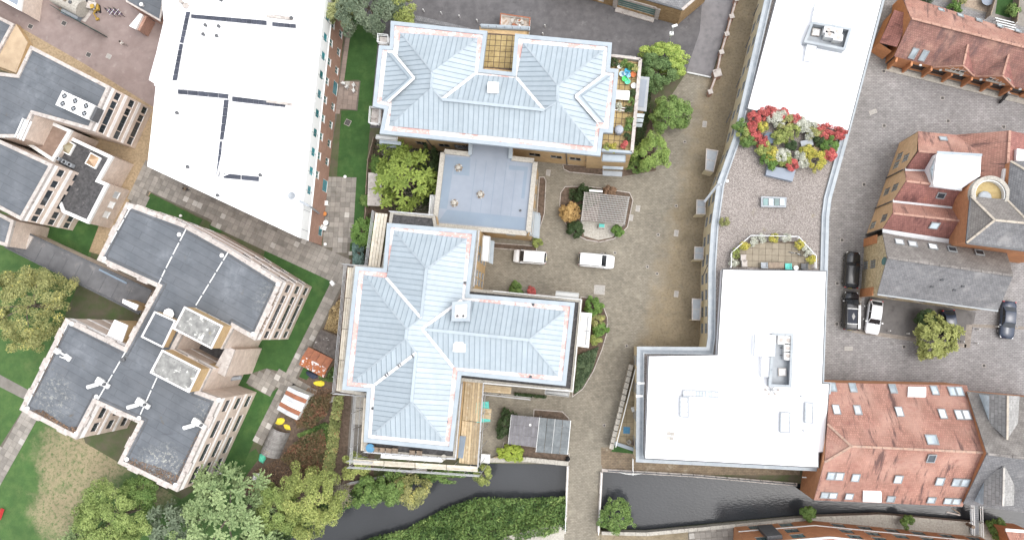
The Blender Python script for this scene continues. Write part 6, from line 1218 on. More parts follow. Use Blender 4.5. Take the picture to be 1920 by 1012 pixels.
# banks, beds, hedges
tag(fill('bank_vegetation', [(630, 1030), (700, 1003), (765, 986), (832, 951), (897, 927), (1000, 929), (1062, 925), (1062, 988), (980, 1006), (940, 1040), (640, 1090)], -1.3, 3.0, 30000, .38, L_bank, asp=.35), 'dense green bank vegetation along the south side of the river', 'vegetation', kind='stuff')
sheet('river_bank', [(640, 1040), (720, 1006), (840, 962), (900, 938), (1062, 938), (1062, 1100), (640, 1100)], -1.25, m_soil)
tag(fill('bank_vegetation', [(470, 1000), (560, 955), (655, 915), (790, 880), (900, 875), (900, 885), (790, 900), (660, 948), (570, 990), (500, 1040)], -1.0, 2.2, 7000, .3, L_bank), 'green undergrowth along the north river bank below scaffolding', 'vegetation', kind='stuff')
tag(fill('ground_cover', [(1084, 665), (1122, 650), (1112, 690), (1090, 728), (1076, 738)], 0, .8, 4200, .2, leaf_mat('ivy_leaves', (.02, .04, .018), (.1, .14, .07))), 'dark ground cover in the curved bed by the southern block', 'ground cover', kind='stuff')
for q, hh, n, m, l in (([(925, 545), (975, 549), (990, 552), (925, 553)], .6, 500, L_green, 'strip of low plants by the north railing'), ([(965, 735), (1025, 741), (1024, 746), (965, 742)], .7, 700, L_dark, 'dark low plants below the south railing'), ([(1068, 355), (1110, 352), (1112, 372), (1085, 378), (1066, 375)], .6, 900, L_dark, 'dark low plants left of the pergola'), ([(1196, 226), (1214, 230), (1200, 310), (1186, 300)], 1.2, 1800, L_dark, 'dark undergrowth along the terrace wall'), ([(1205, 140), (1222, 145), (1216, 235), (1200, 225)], 1.5, 2200, L_dark, 'dark undergrowth between porch and round trees'), ([(700, 268), (720, 262), (845, 285), (830, 400), (735, 395), (702, 380)], .8, 6000, L_dark, 'dark undergrowth beneath the bright conifer'), ([(660, 455), (690, 400), (700, 400), (690, 495), (665, 495)], .9, 1800, L_dark, 'dark undergrowth along the fence by the small tree')):
    tag(fill('ground_cover', q, 0, hh, n, .2, m), l, 'ground cover', kind='stuff')
tag(fill('hedge', [(632, 742), (650, 738), (634, 870), (618, 900), (610, 890)], 0, 2.2, 5000, .22, leaf_mat('hedge_leaves', (.06, .08, .02), (.22, .24, .08), (.32, .12, .06))), 'tall narrow green hedge between the sheds and the scaffolding', 'hedge')
tag(fill('red_creeper', [(548, 835), (575, 815), (612, 800), (622, 845), (600, 895), (560, 880), (535, 855)], 0, 2.2, 6500, .22, L_red), 'mound of red creeper below the curved tin shed', 'creeper')
tag(fill('red_creeper', [(560, 780), (590, 742), (628, 735), (618, 775), (590, 800), (562, 800)], 0, 1.8, 3600, .22, L_red), 'red and green creeper right of the striped rusty shed', 'creeper')
tag(fill('bramble_patch', [(590, 800), (612, 790), (625, 800), (618, 830), (580, 825), (560, 812)], 0, 1.4, 2600, .22, L_bank), 'green brambles between the two red creepers', 'bramble')
tag(fill('bramble_patch', [(592, 660), (632, 690), (628, 715), (605, 712)], 0, 1.5, 1500, .22, L_bank), 'green brambles beside the rusty orange shed', 'bramble')
tag(fill('dry_scrub', [(620, 580), (640, 560), (635, 625), (610, 618)], 0, .6, 1200, .25, leaf_mat('dry_leaves', (.15, .11, .05), (.36, .27, .13))), 'dry tan scrub between slab path and scaffolding', 'scrub')
tag(fill('litter_scrub', [(480, 880), (545, 850), (590, 890), (560, 930), (490, 930)], 0, .4, 2500, .2, L_brown), 'brown leaf litter around the garden bags', 'scrub')
tag(fill('litter_scrub', [(590, 720), (640, 735), (632, 750), (590, 760), (560, 740)], 0, .3, 1200, .2, L_brown), 'brown litter behind the striped rusty shed', 'scrub')
# bare twiggy shrub over the river
c = P(640, 925, 1); t = thing('twiggy_shrub', 'bare grey twiggy shrub leaning over the river', 'shrub', (c.x, c.y, 0))
b = MB()
for i in range(150):
    a = random.uniform(0, math.tau); s = c+Vector((random.gauss(0, .5), random.gauss(0, .5), random.uniform(-.5, 1))); e = s+Vector((math.cos(a)*random.uniform(.6, 2), math.sin(a)*random.uniform(.6, 2), random.uniform(.2, 1.8))); k = s.lerp(e, .5)+Vector((0, 0, .3)); b.tube(s, k, .035, 4, .025); b.tube(k, e, .025, 4, .01)
    for q in range(2): b.tube(k, k+Vector((random.gauss(0, .5), random.gauss(0, .5), random.uniform(0, .6))), .018, 3, .006)
tag(b.build('twig', mat('grey_twig', (.38, .34, .28), (.28, .25, .2), s=3), t), kind='stuff')
tag(fill('sparse_leaves', [(618, 905), (660, 905), (660, 945), (625, 955)], .5, 1.8, 500, .2, L_olive, parent=t), kind='stuff')

# moss and leaf litter gathered along the felt roofs' lower edges
for q, n in (([(56, 768), (140, 813), (147, 800), (128, 800), (80, 768)], 700), ([(232, 866), (328, 911), (340, 895), (330, 888), (250, 858)], 800), ([(489, 628), (520, 560), (526, 545), (514, 556), (486, 615)], 350), ([(335, 905), (405, 755), (408, 752), (396, 762), (328, 895)], 300), ([(60, 748), (118, 630), (124, 612), (112, 640), (66, 735)], 250)):
    o = fill('roof_litter', q, zh, .14, n, .16, L_brown, parent=HB); tag(o, kind='stuff')
# ---------------------------------------------------------------- vehicles
def paint(name, c, rough=.25): 
    m = mat(name, c, rough=rough, big=0, spec=.6); b = m.node_tree.nodes['Principled BSDF']; b.inputs['Coat Weight'].default_value = .25; b.inputs['Coat Roughness'].default_value = .08; return m
p_white = paint('white_car_paint', (.74, .75, .76)); p_black = paint('black_car_paint', (.012, .013, .016)); p_navy = paint('navy_car_paint', (.02, .03, .055)); p_silver = paint('silver_white_paint', (.66, .67, .69))
g_car = glass('tinted_car_glass', (.012, .014, .017), .05); m_rim = mat('alloy_rim', (.45, .46, .47), rough=.3, metal=.8, big=0); m_lamp = mat('headlamp_lens', (.7, .72, .74), rough=.15, big=0); m_tail = mat('tail_lamp_lens', (.35, .015, .015), rough=.2, big=0); m_trim = mat('black_plastic_trim', (.03, .03, .032), rough=.6, big=0)
def car(name, lab, rear, front, L, W, Hh, pm, ws=.27, wt=.43, rt=.86, rb=.97, belt=.95, hood=.88, roofw=.78, rails=False, stripe=False, group=None, boot=None, glassroof=False):
    """fractions along the length from the nose: ws screen foot, wt screen top, rt roof end, rb rear-screen foot"""
    a, b = P(*rear, .5), P(*front, .5); c = (a+b)/2; d = (b-a); ang = math.atan2(d.y, d.x)
    t = bpy.data.objects.new(name, None); M = Matrix.Translation((c.x, c.y, .012)) @ Matrix.Rotation(ang, 4, 'Z'); link(t, None, M); tag(t, lab, 'van' if 'van' in name else 'car', group)
    def add(nm, mb, m, par=None, smooth=False):
        me = mb.mesh(nm, m)
        if smooth: me.polygons.foreach_set('use_smooth', [True]*len(me.polygons))
        o = bpy.data.objects.new(nm, me); link(o, par or t, M); return o
    X = lambda f: L/2-f*L
    def hw(f):
        e = min(f, 1-f)*L; return W/2*(1-.30*max(0, 1-e/.55)**2.2)
    boot = boot or belt
    def top(f): return hood-.13*max(0, 1-f/.12)**1.5+(belt-hood)*min(1, f/ws) if f < ws else (belt if f < rt else belt+(boot-belt)*min(1, (f-rt)/(rb-rt))-(.06*max(0, (f-.96)/.04)))
    fs = [0, .012, .035, .08, .15, .22, ws, .36, .5, .64, .76, .86, .92, .965, .988, 1.0]; mb = MB(); n = 8
    for f in fs:
        w = hw(f); z = top(f); lowz = .3 if .06 < f < .94 else .36; x = X(f); crown = .05
        for y, zz in ((-w*.9, lowz), (-w, lowz+.18), (-w*.985, z-.14), (-w*.88, z-.02), (w*.88, z-.02), (w*.985, z-.14), (w, lowz+.18), (w*.9, lowz)): mb.v.append(Vector((x, y, zz+(crown if abs(y) < w*.9 and zz > .6 else 0))))
    for i in range(len(fs)-1):
        for k in range(n): j = (k+1) % n; mb.f.append((i*n+k, i*n+j, (i+1)*n+j, (i+1)*n+k))
    mb.f.append(tuple(range(n-1, -1, -1))); q = (len(fs)-1)*n; mb.f.append(tuple(range(q, q+n)))
    body = add('body', mb, pm, smooth=True)
    # cabin: pillars, roof, glass
    bw = W/2*.92; rw = W/2*roofw; zb = belt+.0; zr = Hh
    F = {'ab': (X(ws), bw*.93, zb), 'at': (X(wt), rw*.95, zr-.05), 'bt': (X(rt), rw*.95, zr-.05), 'bb': (X(rb), bw*.93, max(zb, boot-.02))}
    cb = MB(); pts = {}
    for k, (x, y, z) in F.items(): pts[k+'l'] = Vector((x, y, z)); pts[k+'r'] = Vector((x, -y, z))
    g = lambda *k: [pts[i] for i in k]
    cb.poly(g('abr', 'abl', 'atl', 'atr')); cb.poly(g('bbl', 'bbr', 'btr', 'btl')); cb.poly(g('abl', 'bbl', 'btl', 'atl')); cb.poly(g('bbr', 'abr', 'atr', 'btr'))
    cab = add('cabin', cb, pm)
    rf = MB(); xs = [X(wt), X(wt)-.12, X((wt+rt)/2), X(rt)+.12, X(rt)]; zz = [zr-.05, zr-.01, zr+.02, zr-.01, zr-.06]
    for x, z in zip(xs, zz):
        for y, dz in ((-rw*.95, -.04), (-rw*.8, 0), (0, .03), (rw*.8, 0), (rw*.95, -.04)): rf.v.append(Vector((x, y, z+dz+.01)))
    for i in range(4):
        for k in range(4): rf.f.append((i*5+k, (i+1)*5+k, (i+1)*5+k+1, i*5+k+1))
    roof = add('roof', rf, g_car if glassroof else pm, smooth=True)
    def pane(nm, p4, inset, k=.012):
        cen = sum(p4, Vector())/4; nn = (p4[1]-p4[0]).cross(p4[3]-p4[0]).normalized(); nn = nn if nn.dot(cen-Vector((0, 0, .6))) > 0 else -nn
        pp = [cen+(p-cen)*inset+nn*k for p in p4]; add(nm, MB().slab(pp, .008) if abs(nn.z) > .3 else MB().poly(pp), g_car)
    pane('windscreen', g('abr', 'abl', 'atl', 'atr'), .93); pane('rear_window', g('bbl', 'bbr', 'btr', 'btl'), .86)
    for s in 'lr':
        A, B, Cc, D = pts['ab'+s], pts['bb'+s], pts['bt'+s], pts['at'+s]; m0, m1 = A.lerp(B, .52), D.lerp(Cc, .5)
        pane('side_window', [A.lerp(B, .06), m0, m1, D], .9); pane('side_window', [m0, B, Cc, m1], .88)
    for sx in (-1, 1):
        for sy in (-1, 1):
            x = L*.32*sx; y = sy*(W/2-.12); wm = MB().tube((x, y-.1, .32), (x, y+.1, .32), .32, 16); w_ = add('wheel', wm, m_black); add('rim', MB().tube((x, y+sy*.085, .32), (x, y+sy*.115, .32), .2, 10), m_rim, w_)
    for sy in (-1, 1):
        x = X(.045); y = sy*W*.355; add('headlight', MB().obox((x, y, hood-.16), Vector((.16, -sy*.06, 0)), Vector((.02, .13*sy, 0)), Vector((0, 0, .07))), m_lamp)
        add('tail_light', MB().obox((X(.985), sy*W*.39, belt-.12), Vector((.05, 0, 0)), Vector((0, .09, 0)), Vector((0, 0, .16))), m_tail)
        add('mirror', MB().obox((X(ws+.05), sy*(W/2+.1), belt+.08), Vector((.06, 0, 0)), Vector((0, .1, 0)), Vector((0, 0, .07))), pm if not rails else m_trim)
        add('door_handle', MB().obox((X(.52), sy*(W/2+.0), belt-.16), Vector((.09, 0, 0)), Vector((0, .02, 0)), Vector((0, 0, .015))), m_trim)
        if rails: add('roof_rail', MB().beam((X(wt+.04), sy*rw*.86, zr+.06), (X(rt-.03), sy*rw*.86, zr+.06), .05, .05), m_trim if rails == 2 else m_frame)
    add('front_bumper', MB().obox((X(.004), 0, .42), Vector((.04, 0, 0)), Vector((0, W*.33, 0)), Vector((0, 0, .1))), m_trim); add('number_plate', MB().obox((X(1.003), 0, .62), Vector((.01, 0, 0)), Vector((0, .26, 0)), Vector((0, 0, .06))), m_yellow)
    add('wiper', MB().beam((X(ws-.005), .3, belt+.03), (X(ws+.03), -.25, belt+.16), .025, .02), m_black)
    if rails == 1:
        for f in (.5, .62, .74):
            for sy in (-1, 1): add('roof_mount', MB().box((X(f), sy*rw*.55, zr+.03), .1, .08, .04), m_trim)
    if stripe:
        add('side_awning', MB().beam((X(wt+.02), -rw*.86, zr+.1), (X(rt), -rw*.86, zr+.1), .28, .12), m_whitep)
        for f in (.45, .84): add('roof_bar', MB().beam((X(f), -rw*.9, zr+.07), (X(f), rw*.95, zr+.07), .07, .05), m_frame)
        add('bed_cover', MB().box((X(.65), .1, zr+.035), L*.36, rw*1.4, .03), mat('dark_cover', (.02, .024, .035), rough=.6, big=0, spec=.2))
    return t
car('white_van', 'white van parked left of the other white van, nose to the left', (1024, 484.5), (964, 480), 4.5, 1.83, 1.85, p_white, ws=.2, wt=.33, rt=.94, rb=.995, belt=1.12, hood=1.0, roofw=.86, rails=1)
car('white_van', 'white van in the open court, nose to the right', (1085, 486), (1151, 492), 4.85, 1.9, 1.9, p_white, ws=.22, wt=.36, rt=.95, rb=.995, belt=1.15, hood=1.02, roofw=.86, rails=1)
car('black_car', 'black estate car with roof rails beside the stone house', (1593, 541), (1598, 472), 4.8, 1.95, 1.72, p_black, ws=.29, wt=.4, rt=.9, rb=.985, belt=1.08, hood=1.0, roofw=.8, rails=2)
car('black_van', 'black van with white roof awning along its right side', (1592, 619), (1594, 547), 5.0, 1.95, 1.95, p_black, ws=.2, wt=.33, rt=.96, rb=.995, belt=1.2, hood=1.08, roofw=.86, stripe=True)
car('white_car', 'white hatchback parked beside the black van, nose down', (1642, 563), (1633, 626), 4.45, 1.85, 1.5, p_silver, ws=.3, wt=.44, rt=.84, rb=.97, belt=.95, hood=.88, roofw=.76)
car('dark_blue_car', 'dark blue saloon at the right end of the parking bay', (1890, 566), (1885, 633), 4.8, 1.87, 1.45, p_navy, ws=.29, wt=.42, rt=.72, rb=.86, belt=.93, hood=.88, roofw=.74, boot=.95)
car('dark_car', 'dark blue hatchback half hidden by the feathery tree', (1776, 586), (1781, 634), 4.0, 1.75, 1.48, p_navy, ws=.3, wt=.44, rt=.82, rb=.97, belt=.95, hood=.88, roofw=.76)

# ---------------------------------------------------------------- walls, railings, fences
def stone_run(name, lab, cat, pts, z, h, w, step, m, z0=None, cap=None):
    t = thing(name, lab, cat, P(*pts[0])); p = PL(pts, z)
    for a, b in zip(p[:-1], p[1:]):
        n = max(1, round((b-a).length/step))
        for i in range(n):
            A, B = a.lerp(b, (i+.01)/n), a.lerp(b, (i+.99)/n); MB().beam(A-Vector((0, 0, h/2)), B-Vector((0, 0, h/2)), w*random.uniform(.95, 1.05), h+random.uniform(-.02, .02)).build('coping_stone', m, t)
    return t
stone_run('river_wall', 'pale stone wall along the north river bank left of the bridge', 'wall', [(893, 863), (985, 861), (1066, 869)], .55, 1.6, .6, 1.4, m_stone)
stone_run('river_wall', 'stone wall along the south river bank right of the bridge', 'wall', [(1128, 999), (1212, 1001), (1380, 985), (1515, 972), (1650, 967), (1838, 983), (1930, 1003)], .3, 1.2, .45, 1.6, m_stone)
stone_run('river_wall', 'pale stone wall at the bottom left of the bridge', 'wall', [(945, 1012), (1010, 996), (1060, 988)], .4, 1.0, .8, 1.5, m_stone)
stone_run('river_wall', 'long diagonal stone coping above the river left of the scaffolding', 'wall', [(650, 908), (700, 897), (800, 880)], .3, .8, .35, 1.6, m_conc)
stone_run('quay_kerb', 'stone kerb along the quay below the white roof', 'kerb', [(1128, 881), (1300, 891), (1495, 908)], .16, .5, .4, 1.5, m_conc)
for l, q in (('left white railing of the bridge', [(1065, 872), (1060, 992)]), ('right white railing of the bridge', [(1128, 884), (1122, 998)])):
    t = thing('bridge_railing', l, 'railing', P(*q[0])); A, B = PL(q, .1); MB().beam(A, B, .35, .3).build('kerb', m_conc, t); railing(t, [A+Vector((0, 0, .15)), B+Vector((0, 0, .15))], 1.0, 1.6, m_frame)
t = thing('quay_railing', 'dark post railing along the quay below the white roof', 'railing', P(1300, 889)); A = PL([(1140, 880.5), (1300, 889.5), (1490, 906)], .16); railing(t, A, .95, 1.5, m_darkmetal)
t = thing('quay_railing', 'short pale railing crossing the quay below the corner of the white roof', 'railing', P(1186, 870)); railing(t, PL([(1186, 858), (1186, 888)], .02), 1.0, .9, m_frame)
arc = [P(1160+i*6.5, 884+5*math.sin(i*math.pi/8), .5) for i in range(9)]; t = thing('bowed_rail', 'bowed pale rail over the river edge at the quay', 'railing', arc[0])
for a, b in zip(arc[:-1], arc[1:]): MB().tube(a, b, .05, 5).build('rail', m_frame, t); MB().tube(a-Vector((0, 0, .5)), b-Vector((0, 0, .5)), .04, 5).build('rail', m_frame, t)
t = thing('boundary_wall', 'red brick boundary wall with stone-capped piers along the lane', 'wall', P(1355, 90)); wp = [(1386, -20), (1380, 1), (1371, 33), (1362, 66), (1352, 100), (1344, 139), (1331, 174)]; pw = PL(wp, 1.1)
for a, b in zip(pw[:-1], pw[1:]): MB().beam(a-Vector((0, 0, .55)), b-Vector((0, 0, .55)), .3, 1.1).build('wall_panel', m_brickred, t); MB().beam(a+Vector((0, 0, .02)), b+Vector((0, 0, .02)), .2, .06).build('coping', m_conc, t)
for i, a in enumerate(pw): s = .95 if i == 5 else .5; MB().box((a.x, a.y, .75), s, s, 1.5, .25).build('pier', m_brickred, t); MB().box((a.x, a.y, 1.55), s+.12, s+.12, .12, .25).build('pier_cap', m_conc, t)
t = thing('gate_line', 'thin metal gate across the end of the lane', 'gate', P(1308, 142)); railing(t, PL([(1288, 138), (1331, 147)], .02), .6, 1.5, m_frame)
t = thing('garden_fence', 'weathered timber fence between long lawn and the conifer garden', 'fence', P(690, 340)); fp = PL([(700, 258), (689, 300), (686, 350), (685, 400), (672, 470), (662, 500)], 1.5)
for a, b in zip(fp[:-1], fp[1:]):
    n = max(1, round((b-a).length/.75))
    for i in range(n): MB().beam(a.lerp(b, (i+.03)/n)-Vector((0, 0, .75)), a.lerp(b, (i+.97)/n)-Vector((0, 0, .75)), .08, 1.5).build('fence_board', m_wood, t)
    MB().box(a-Vector((0, 0, .7)), .14, .14, 1.6).build('post', m_wood, t)
t = thing('street_lamp', 'tall grey street lamp at the corner of the brick garage', 'lamp', P(1252, 86)); a = P(1252, 86); MB().tube(a, a+Vector((0, 0, 6.8)), .09, 8, .06).build('pole', m_tube, t); MB().box(a+Vector((.1, 0, 6.85)), .7, .3, .14, .3).build('lamp_head', m_frame, t); MB().box(a+Vector((0, 0, 4.3)), .5, .45, .35).build('control_box', m_frame, t)

# ---------------------------------------------------------------- planting beds and kerbs
def bed(name, q, z=.02, m=None, kerb=True):
    p = ccw(PL(q, z)); o = MB().poly(zset(p, z)).build(name, m or m_soil); tag(o, kind='structure')
    if kerb: MB().ring(offset(p, -.1), p, 0.0, .11).build('kerb_edge', m_conc, o)
bed('planting_bed', [(1050, 385), (1052, 362), (1060, 351), (1100, 350), (1180, 362), (1186, 375), (1176, 425), (1165, 436), (1150, 447), (1125, 453), (1100, 449), (1082, 440), (1062, 420)])
sheet('gravel_patch', [(1090, 414), (1172, 420), (1148, 445), (1122, 450), (1095, 442)], .035, m_stone)
bed('planting_bed', [(1090, 557), (1112, 561), (1130, 573), (1138, 595), (1137, 625), (1128, 655), (1112, 695), (1092, 728), (1074, 742), (1078, 700), (1084, 640)])
bed('planting_bed', [(1012, 333), (1020, 333), (1023, 340), (1020, 400), (1008, 440), (1005, 440)]); bed('planting_bed', [(1056, 309), (1130, 314), (1130, 328), (1068, 322), (1058, 317)])
bed('planting_bed', [(945, 830), (1002, 838), (1066, 850), (1067, 864), (940, 860)]); bed('planting_bed', [(1002, 768), (1054, 772), (1066, 784), (1066, 800), (1000, 795)])
bed('planting_bed', [(920, 545), (1000, 551), (1045, 556), (1044, 562), (920, 552)]); bed('planting_bed', [(920, 456), (1006, 462), (1005, 470), (919, 464)]); bed('planting_bed', [(1186, 110), (1215, 140), (1230, 320), (1160, 332), (1170, 310)], kerb=False)

# ---------------------------------------------------------------- small structures
t = thing('pergola', 'grey timber lattice pergola on the planted island in the court', 'pergola', P(1135, 390)); q = PL([(1095, 360), (1181, 369), (1172, 420), (1089, 413)], 2.5); a, b, c, d = q
lat = m_pergola
for i in range(13): s = (i+.3)/12.6; MB().beam(a.lerp(d, s), b.lerp(c, s), .085, .12).build('rafter', lat, t)
for i in range(30): s = (i+.5)/30; MB().beam(a.lerp(b, s)+Vector((0, 0, .1)), d.lerp(c, s)+Vector((0, 0, .1)), .05 if i > 10 else .07, .04).build('lattice_slat', lat if i > 10 else m_conc, t)
for s in (.02, .98): MB().beam(a.lerp(b, s)-Vector((0, 0, .1)), d.lerp(c, s)-Vector((0, 0, .1)), .14, .14).build('beam', lat, t)
for k in q: MB().box((k.x*.98+(a.x+c.x)*.01, k.y*.98+(a.y+c.y)*.01, 1.22), .14, .14, 2.44).build('post', lat, t)
px_prism('white_board', [(1105, 355), (1130, 357), (1130, 360.5), (1105, 359)], 2.3, 2.5, m_whitep, t)
t = thing('storage_box', 'teal-lidded storage box below the pergola', 'box', P(1128, 426)); p = P(1128, 425); MB().box(p+Vector((0, 0, .35)), .9, .6, .7, -.08).build('body', m_conc, t); MB().box(p+Vector((0, .05, .74)), .75, .45, .08, -.08).build('lid', m_teal, t)
t = thing('bicycle_shelter', 'bicycle shelter with clear and grey sheet roofs by the river wall', 'shelter', P(1010, 815)); cl = mat('clear_sheet', (.115, .112, .122), (.155, .152, .165), s=2, rough=.35, rnd=.12)
q1 = PL([(959, 777), (1012, 782), (1005, 838), (953, 832)], 2.4); q2 = PL([(1012, 782), (1070, 788), (1064, 852), (1005, 847)], 2.55)
for q, nx, ny, m in ((q1, 9, 3, cl), (q2, 4, 5, mat('shelter_sheet', (.12, .135, .142), (.165, .18, .187), s=2, rnd=.12))):
    a, b, c, d = q; f = lambda s, u: a.lerp(b, s).lerp(d.lerp(c, s), u)
    for i in range(nx):
        for j in range(ny): MB().slab(ccw([f((i+.03)/nx, (j+.01)/ny), f((i+.97)/nx, (j+.01)/ny), f((i+.97)/nx, (j+.99)/ny), f((i+.03)/nx, (j+.99)/ny)]), .04).build('roof_sheet', m, t)
    for s in (0, .5, 1): MB().beam(f(s, 0)-Vector((0, 0, .1)), f(s, 1)-Vector((0, 0, .1)), .1, .1).build('beam', m_frame, t)
    for s, u in ((.02, .02), (.98, .02), (.98, .98), (.02, .98)): k = f(s, u); MB().box((k.x, k.y, 1.2), .09, .09, 2.3).build('post', m_tube, t)
MB().lathe(P(994, 796, 2.45), [(.16, 0), (.16, .05), (.1, .05), (.1, .01)], 10).build('roof_ring', m_frame, t)
def gable_shed(name, lab, q, z, rise, wm, rmats, n):
    a, b, c, d = PL(q, z); t = thing(name, lab, 'shed', base_of([a, b, c, d])); walls(t, [a, b, c, d], 0, z-.05, wm); m1, m2 = a.lerp(d, .5)+Vector((0, 0, rise)), b.lerp(c, .5)+Vector((0, 0, rise))
    for side, (s0, s1, e0, e1) in enumerate(((a, b, m1, m2), (m1, m2, d, c))):
        for i in range(n): MB().slab(ccw([s0.lerp(s1, (i+.02)/n), s0.lerp(s1, (i+.98)/n), e0.lerp(e1, (i+.98)/n), e0.lerp(e1, (i+.02)/n)]), .05).build('roof_sheet', rmats[(i+side*n) % len(rmats)] if n > 4 else rmats[side], t)
    return t
m_blackshed = mat('tarred_sheet', (.06, .052, .048), (.12, .105, .095), s=2, stains=[dict(c=(.55, .54, .52), s=1.6, lo=.62, hi=.66)])
gable_shed('garden_shed', 'dark tarred corrugated shed above the rusty one', [(601, 617), (637, 632), (627, 673), (586, 651)], 2.0, .25, m_wood, [m_blackshed]*2, 12)
gable_shed('garden_shed', 'rusty orange shed with white-flaked lower slope', [(578, 650), (625, 673), (607, 708), (560, 683)], 2.0, .35, m_wood, [m_rustp, m_rust], 4)
gable_shed('garden_shed', 'shed with striped rusty and white roof sheets', [(541, 724), (519, 767), (556, 787), (580, 741)], 2.1, .25, m_whitep, [m_lead, m_rustp, m_lead, m_frame, m_rustp, m_lead], 6)
t = thing('curved_shed', 'curved grey corrugated tin shed in the overgrown garden', 'shed', P(520, 830)); a, b = P(529, 803, 0), P(508, 851, 0); ax = (b-a).normalized(); sd = Vector((-ax.y, ax.x, 0)); m_tin = mat('grey_tin', (.26, .25, .24), (.17, .16, .15), s=2, rnd=.15)
for i in range(18):
    mb = MB(); s0, s1 = a.lerp(b, i/18), a.lerp(b, (i+.92)/18)
    for k in range(9):
        t0, t1 = math.pi*k/9, math.pi*(k+1)/9; f = lambda s, t_: s+sd*(1.35*math.cos(t_))+Vector((0, 0, 1.9*math.sin(t_)+.05)); mb.poly([f(s0, t0), f(s1, t0), f(s1, t1), f(s0, t1)])
    mb.build('tin_sheet', m_tin, t)
for nm, lab, q, z, m in (('pale_shed', 'pale flat-roofed shed beside the fence and the bright conifer', [(692, 325), (714, 327), (714, 385), (690, 384)], 2.2, m_conc), ('lean_to_shed', 'long grey lean-to roof north of the northern block', [(766, 27), (880, 54), (872, 60), (762, 46)], 2.4, m_slate), ('grey_store', 'grey flat-topped store by the hedge west of the scaffolding', [(668, 735), (688, 737), (684, 795), (663, 793)], 2.3, m_stone)):
    p = PL(q, z); t = thing(nm, lab, 'shed', base_of(p)); walls(t, p, 0, z-.08, m_wood); MB().prism(offset(ccw(p), -.1), z-.08, z).build('roof', m, t); MB().beam(p[0].lerp(p[3], .5)+Vector((0, 0, .03)), p[1].lerp(p[2], .5)+Vector((0, 0, .03)), .08, .05).build('roof_batten', m_darkmetal, t)
# loose things in the garden
def crumple(name, lab, cat, px, py, sx, sy, h, m, a=0):
    p = P(px, py); b = MB(); n = 10; rs = [random.uniform(.8, 1.15) for _ in range(n)]; prof = [(1, 0), (1.05, h*.3), (.85, h*.75), (.45, h), (.1, h*.9)]
    for r, z in prof:
        for i in range(n): t_ = math.tau*i/n; k = r*rs[i]*random.uniform(.92, 1.08); x, y = math.cos(t_)*sx*k, math.sin(t_)*sy*k; b.v.append(p+Vector((x*math.cos(a)-y*math.sin(a), x*math.sin(a)+y*math.cos(a), z*random.uniform(.85, 1.15)+.01)))
    for q in range(len(prof)-1):
        for i in range(n): j = (i+1) % n; b.f.append((q*n+i, q*n+j, (q+1)*n+j, (q+1)*n+i))
    b.f.append(tuple(range(len(b.v)-n, len(b.v)))); return tag(b.build(name, m), lab, cat)
crumple('tarpaulin', 'navy tarpaulin heap below the rusty shed', 'tarpaulin', 586, 703, .9, .45, .35, m_navy, -.4); crumple('yellow_sheet', 'yellow sheet right of the navy tarpaulin', 'sheet', 599, 718, .75, .4, .2, m_yellow, -.1)
crumple('yellow_sheet', 'larger yellow sheet between striped shed and curved shed', 'sheet', 526, 790, .7, .5, .25, m_yellow, .3); crumple('yellow_sheet', 'yellow strip right of the larger yellow sheet', 'sheet', 538, 800, .6, .35, .2, m_yellow, -.6); crumple('yellow_sheet', 'small yellow scrap at the foot of the curved shed', 'sheet', 500, 847, .6, .3, .15, m_yellow, -.3)
crumple('garden_bag', 'mint green garden bag on the lawn edge', 'bag', 493, 858, .5, .65, .6, m_mint, -.2); crumple('garden_bag', 'white builder bag near the riverside trees', 'bag', 482, 894, .55, .65, .8, m_whitep, .3); crumple('rubble_heap', 'pale rubble heap on the soil near the hedge', 'rubble', 622, 748, .7, .45, .3, m_paleslab, .4); crumple('soil_heap', 'red-brown soil heap beside the white builder bag', 'soil', 478, 915, .9, .5, .3, m_rustp, .2)
crumple('water_butt', 'black water butt at the bicycle shelter corner', 'barrel', 1065, 859, .3, .3, .9, m_black)
t = thing('white_bin', 'white square bin by the river wall beside the scaffold', 'bin', P(912, 857)); p = P(912, 857); MB().box(p+Vector((0, 0, .5)), 1.1, 1.1, 1.0, -.05).build('body', m_whitep, t); MB().box(p+Vector((0, 0, 1.03)), 1.16, 1.16, .07, -.05).build('lid', m_frame, t)
t = thing('timber_crate', 'small pale timber crate beside the lime bush', 'crate', P(931, 859)); p = P(931, 859)
for i in range(4): MB().box(p+Vector((0, -.25+i*.17, .42)), .7, .15, .05, .15).build('slat', m_board, t)
MB().box(p+Vector((0, 0, .2)), .65, .6, .38, .15).build('body', m_board, t)
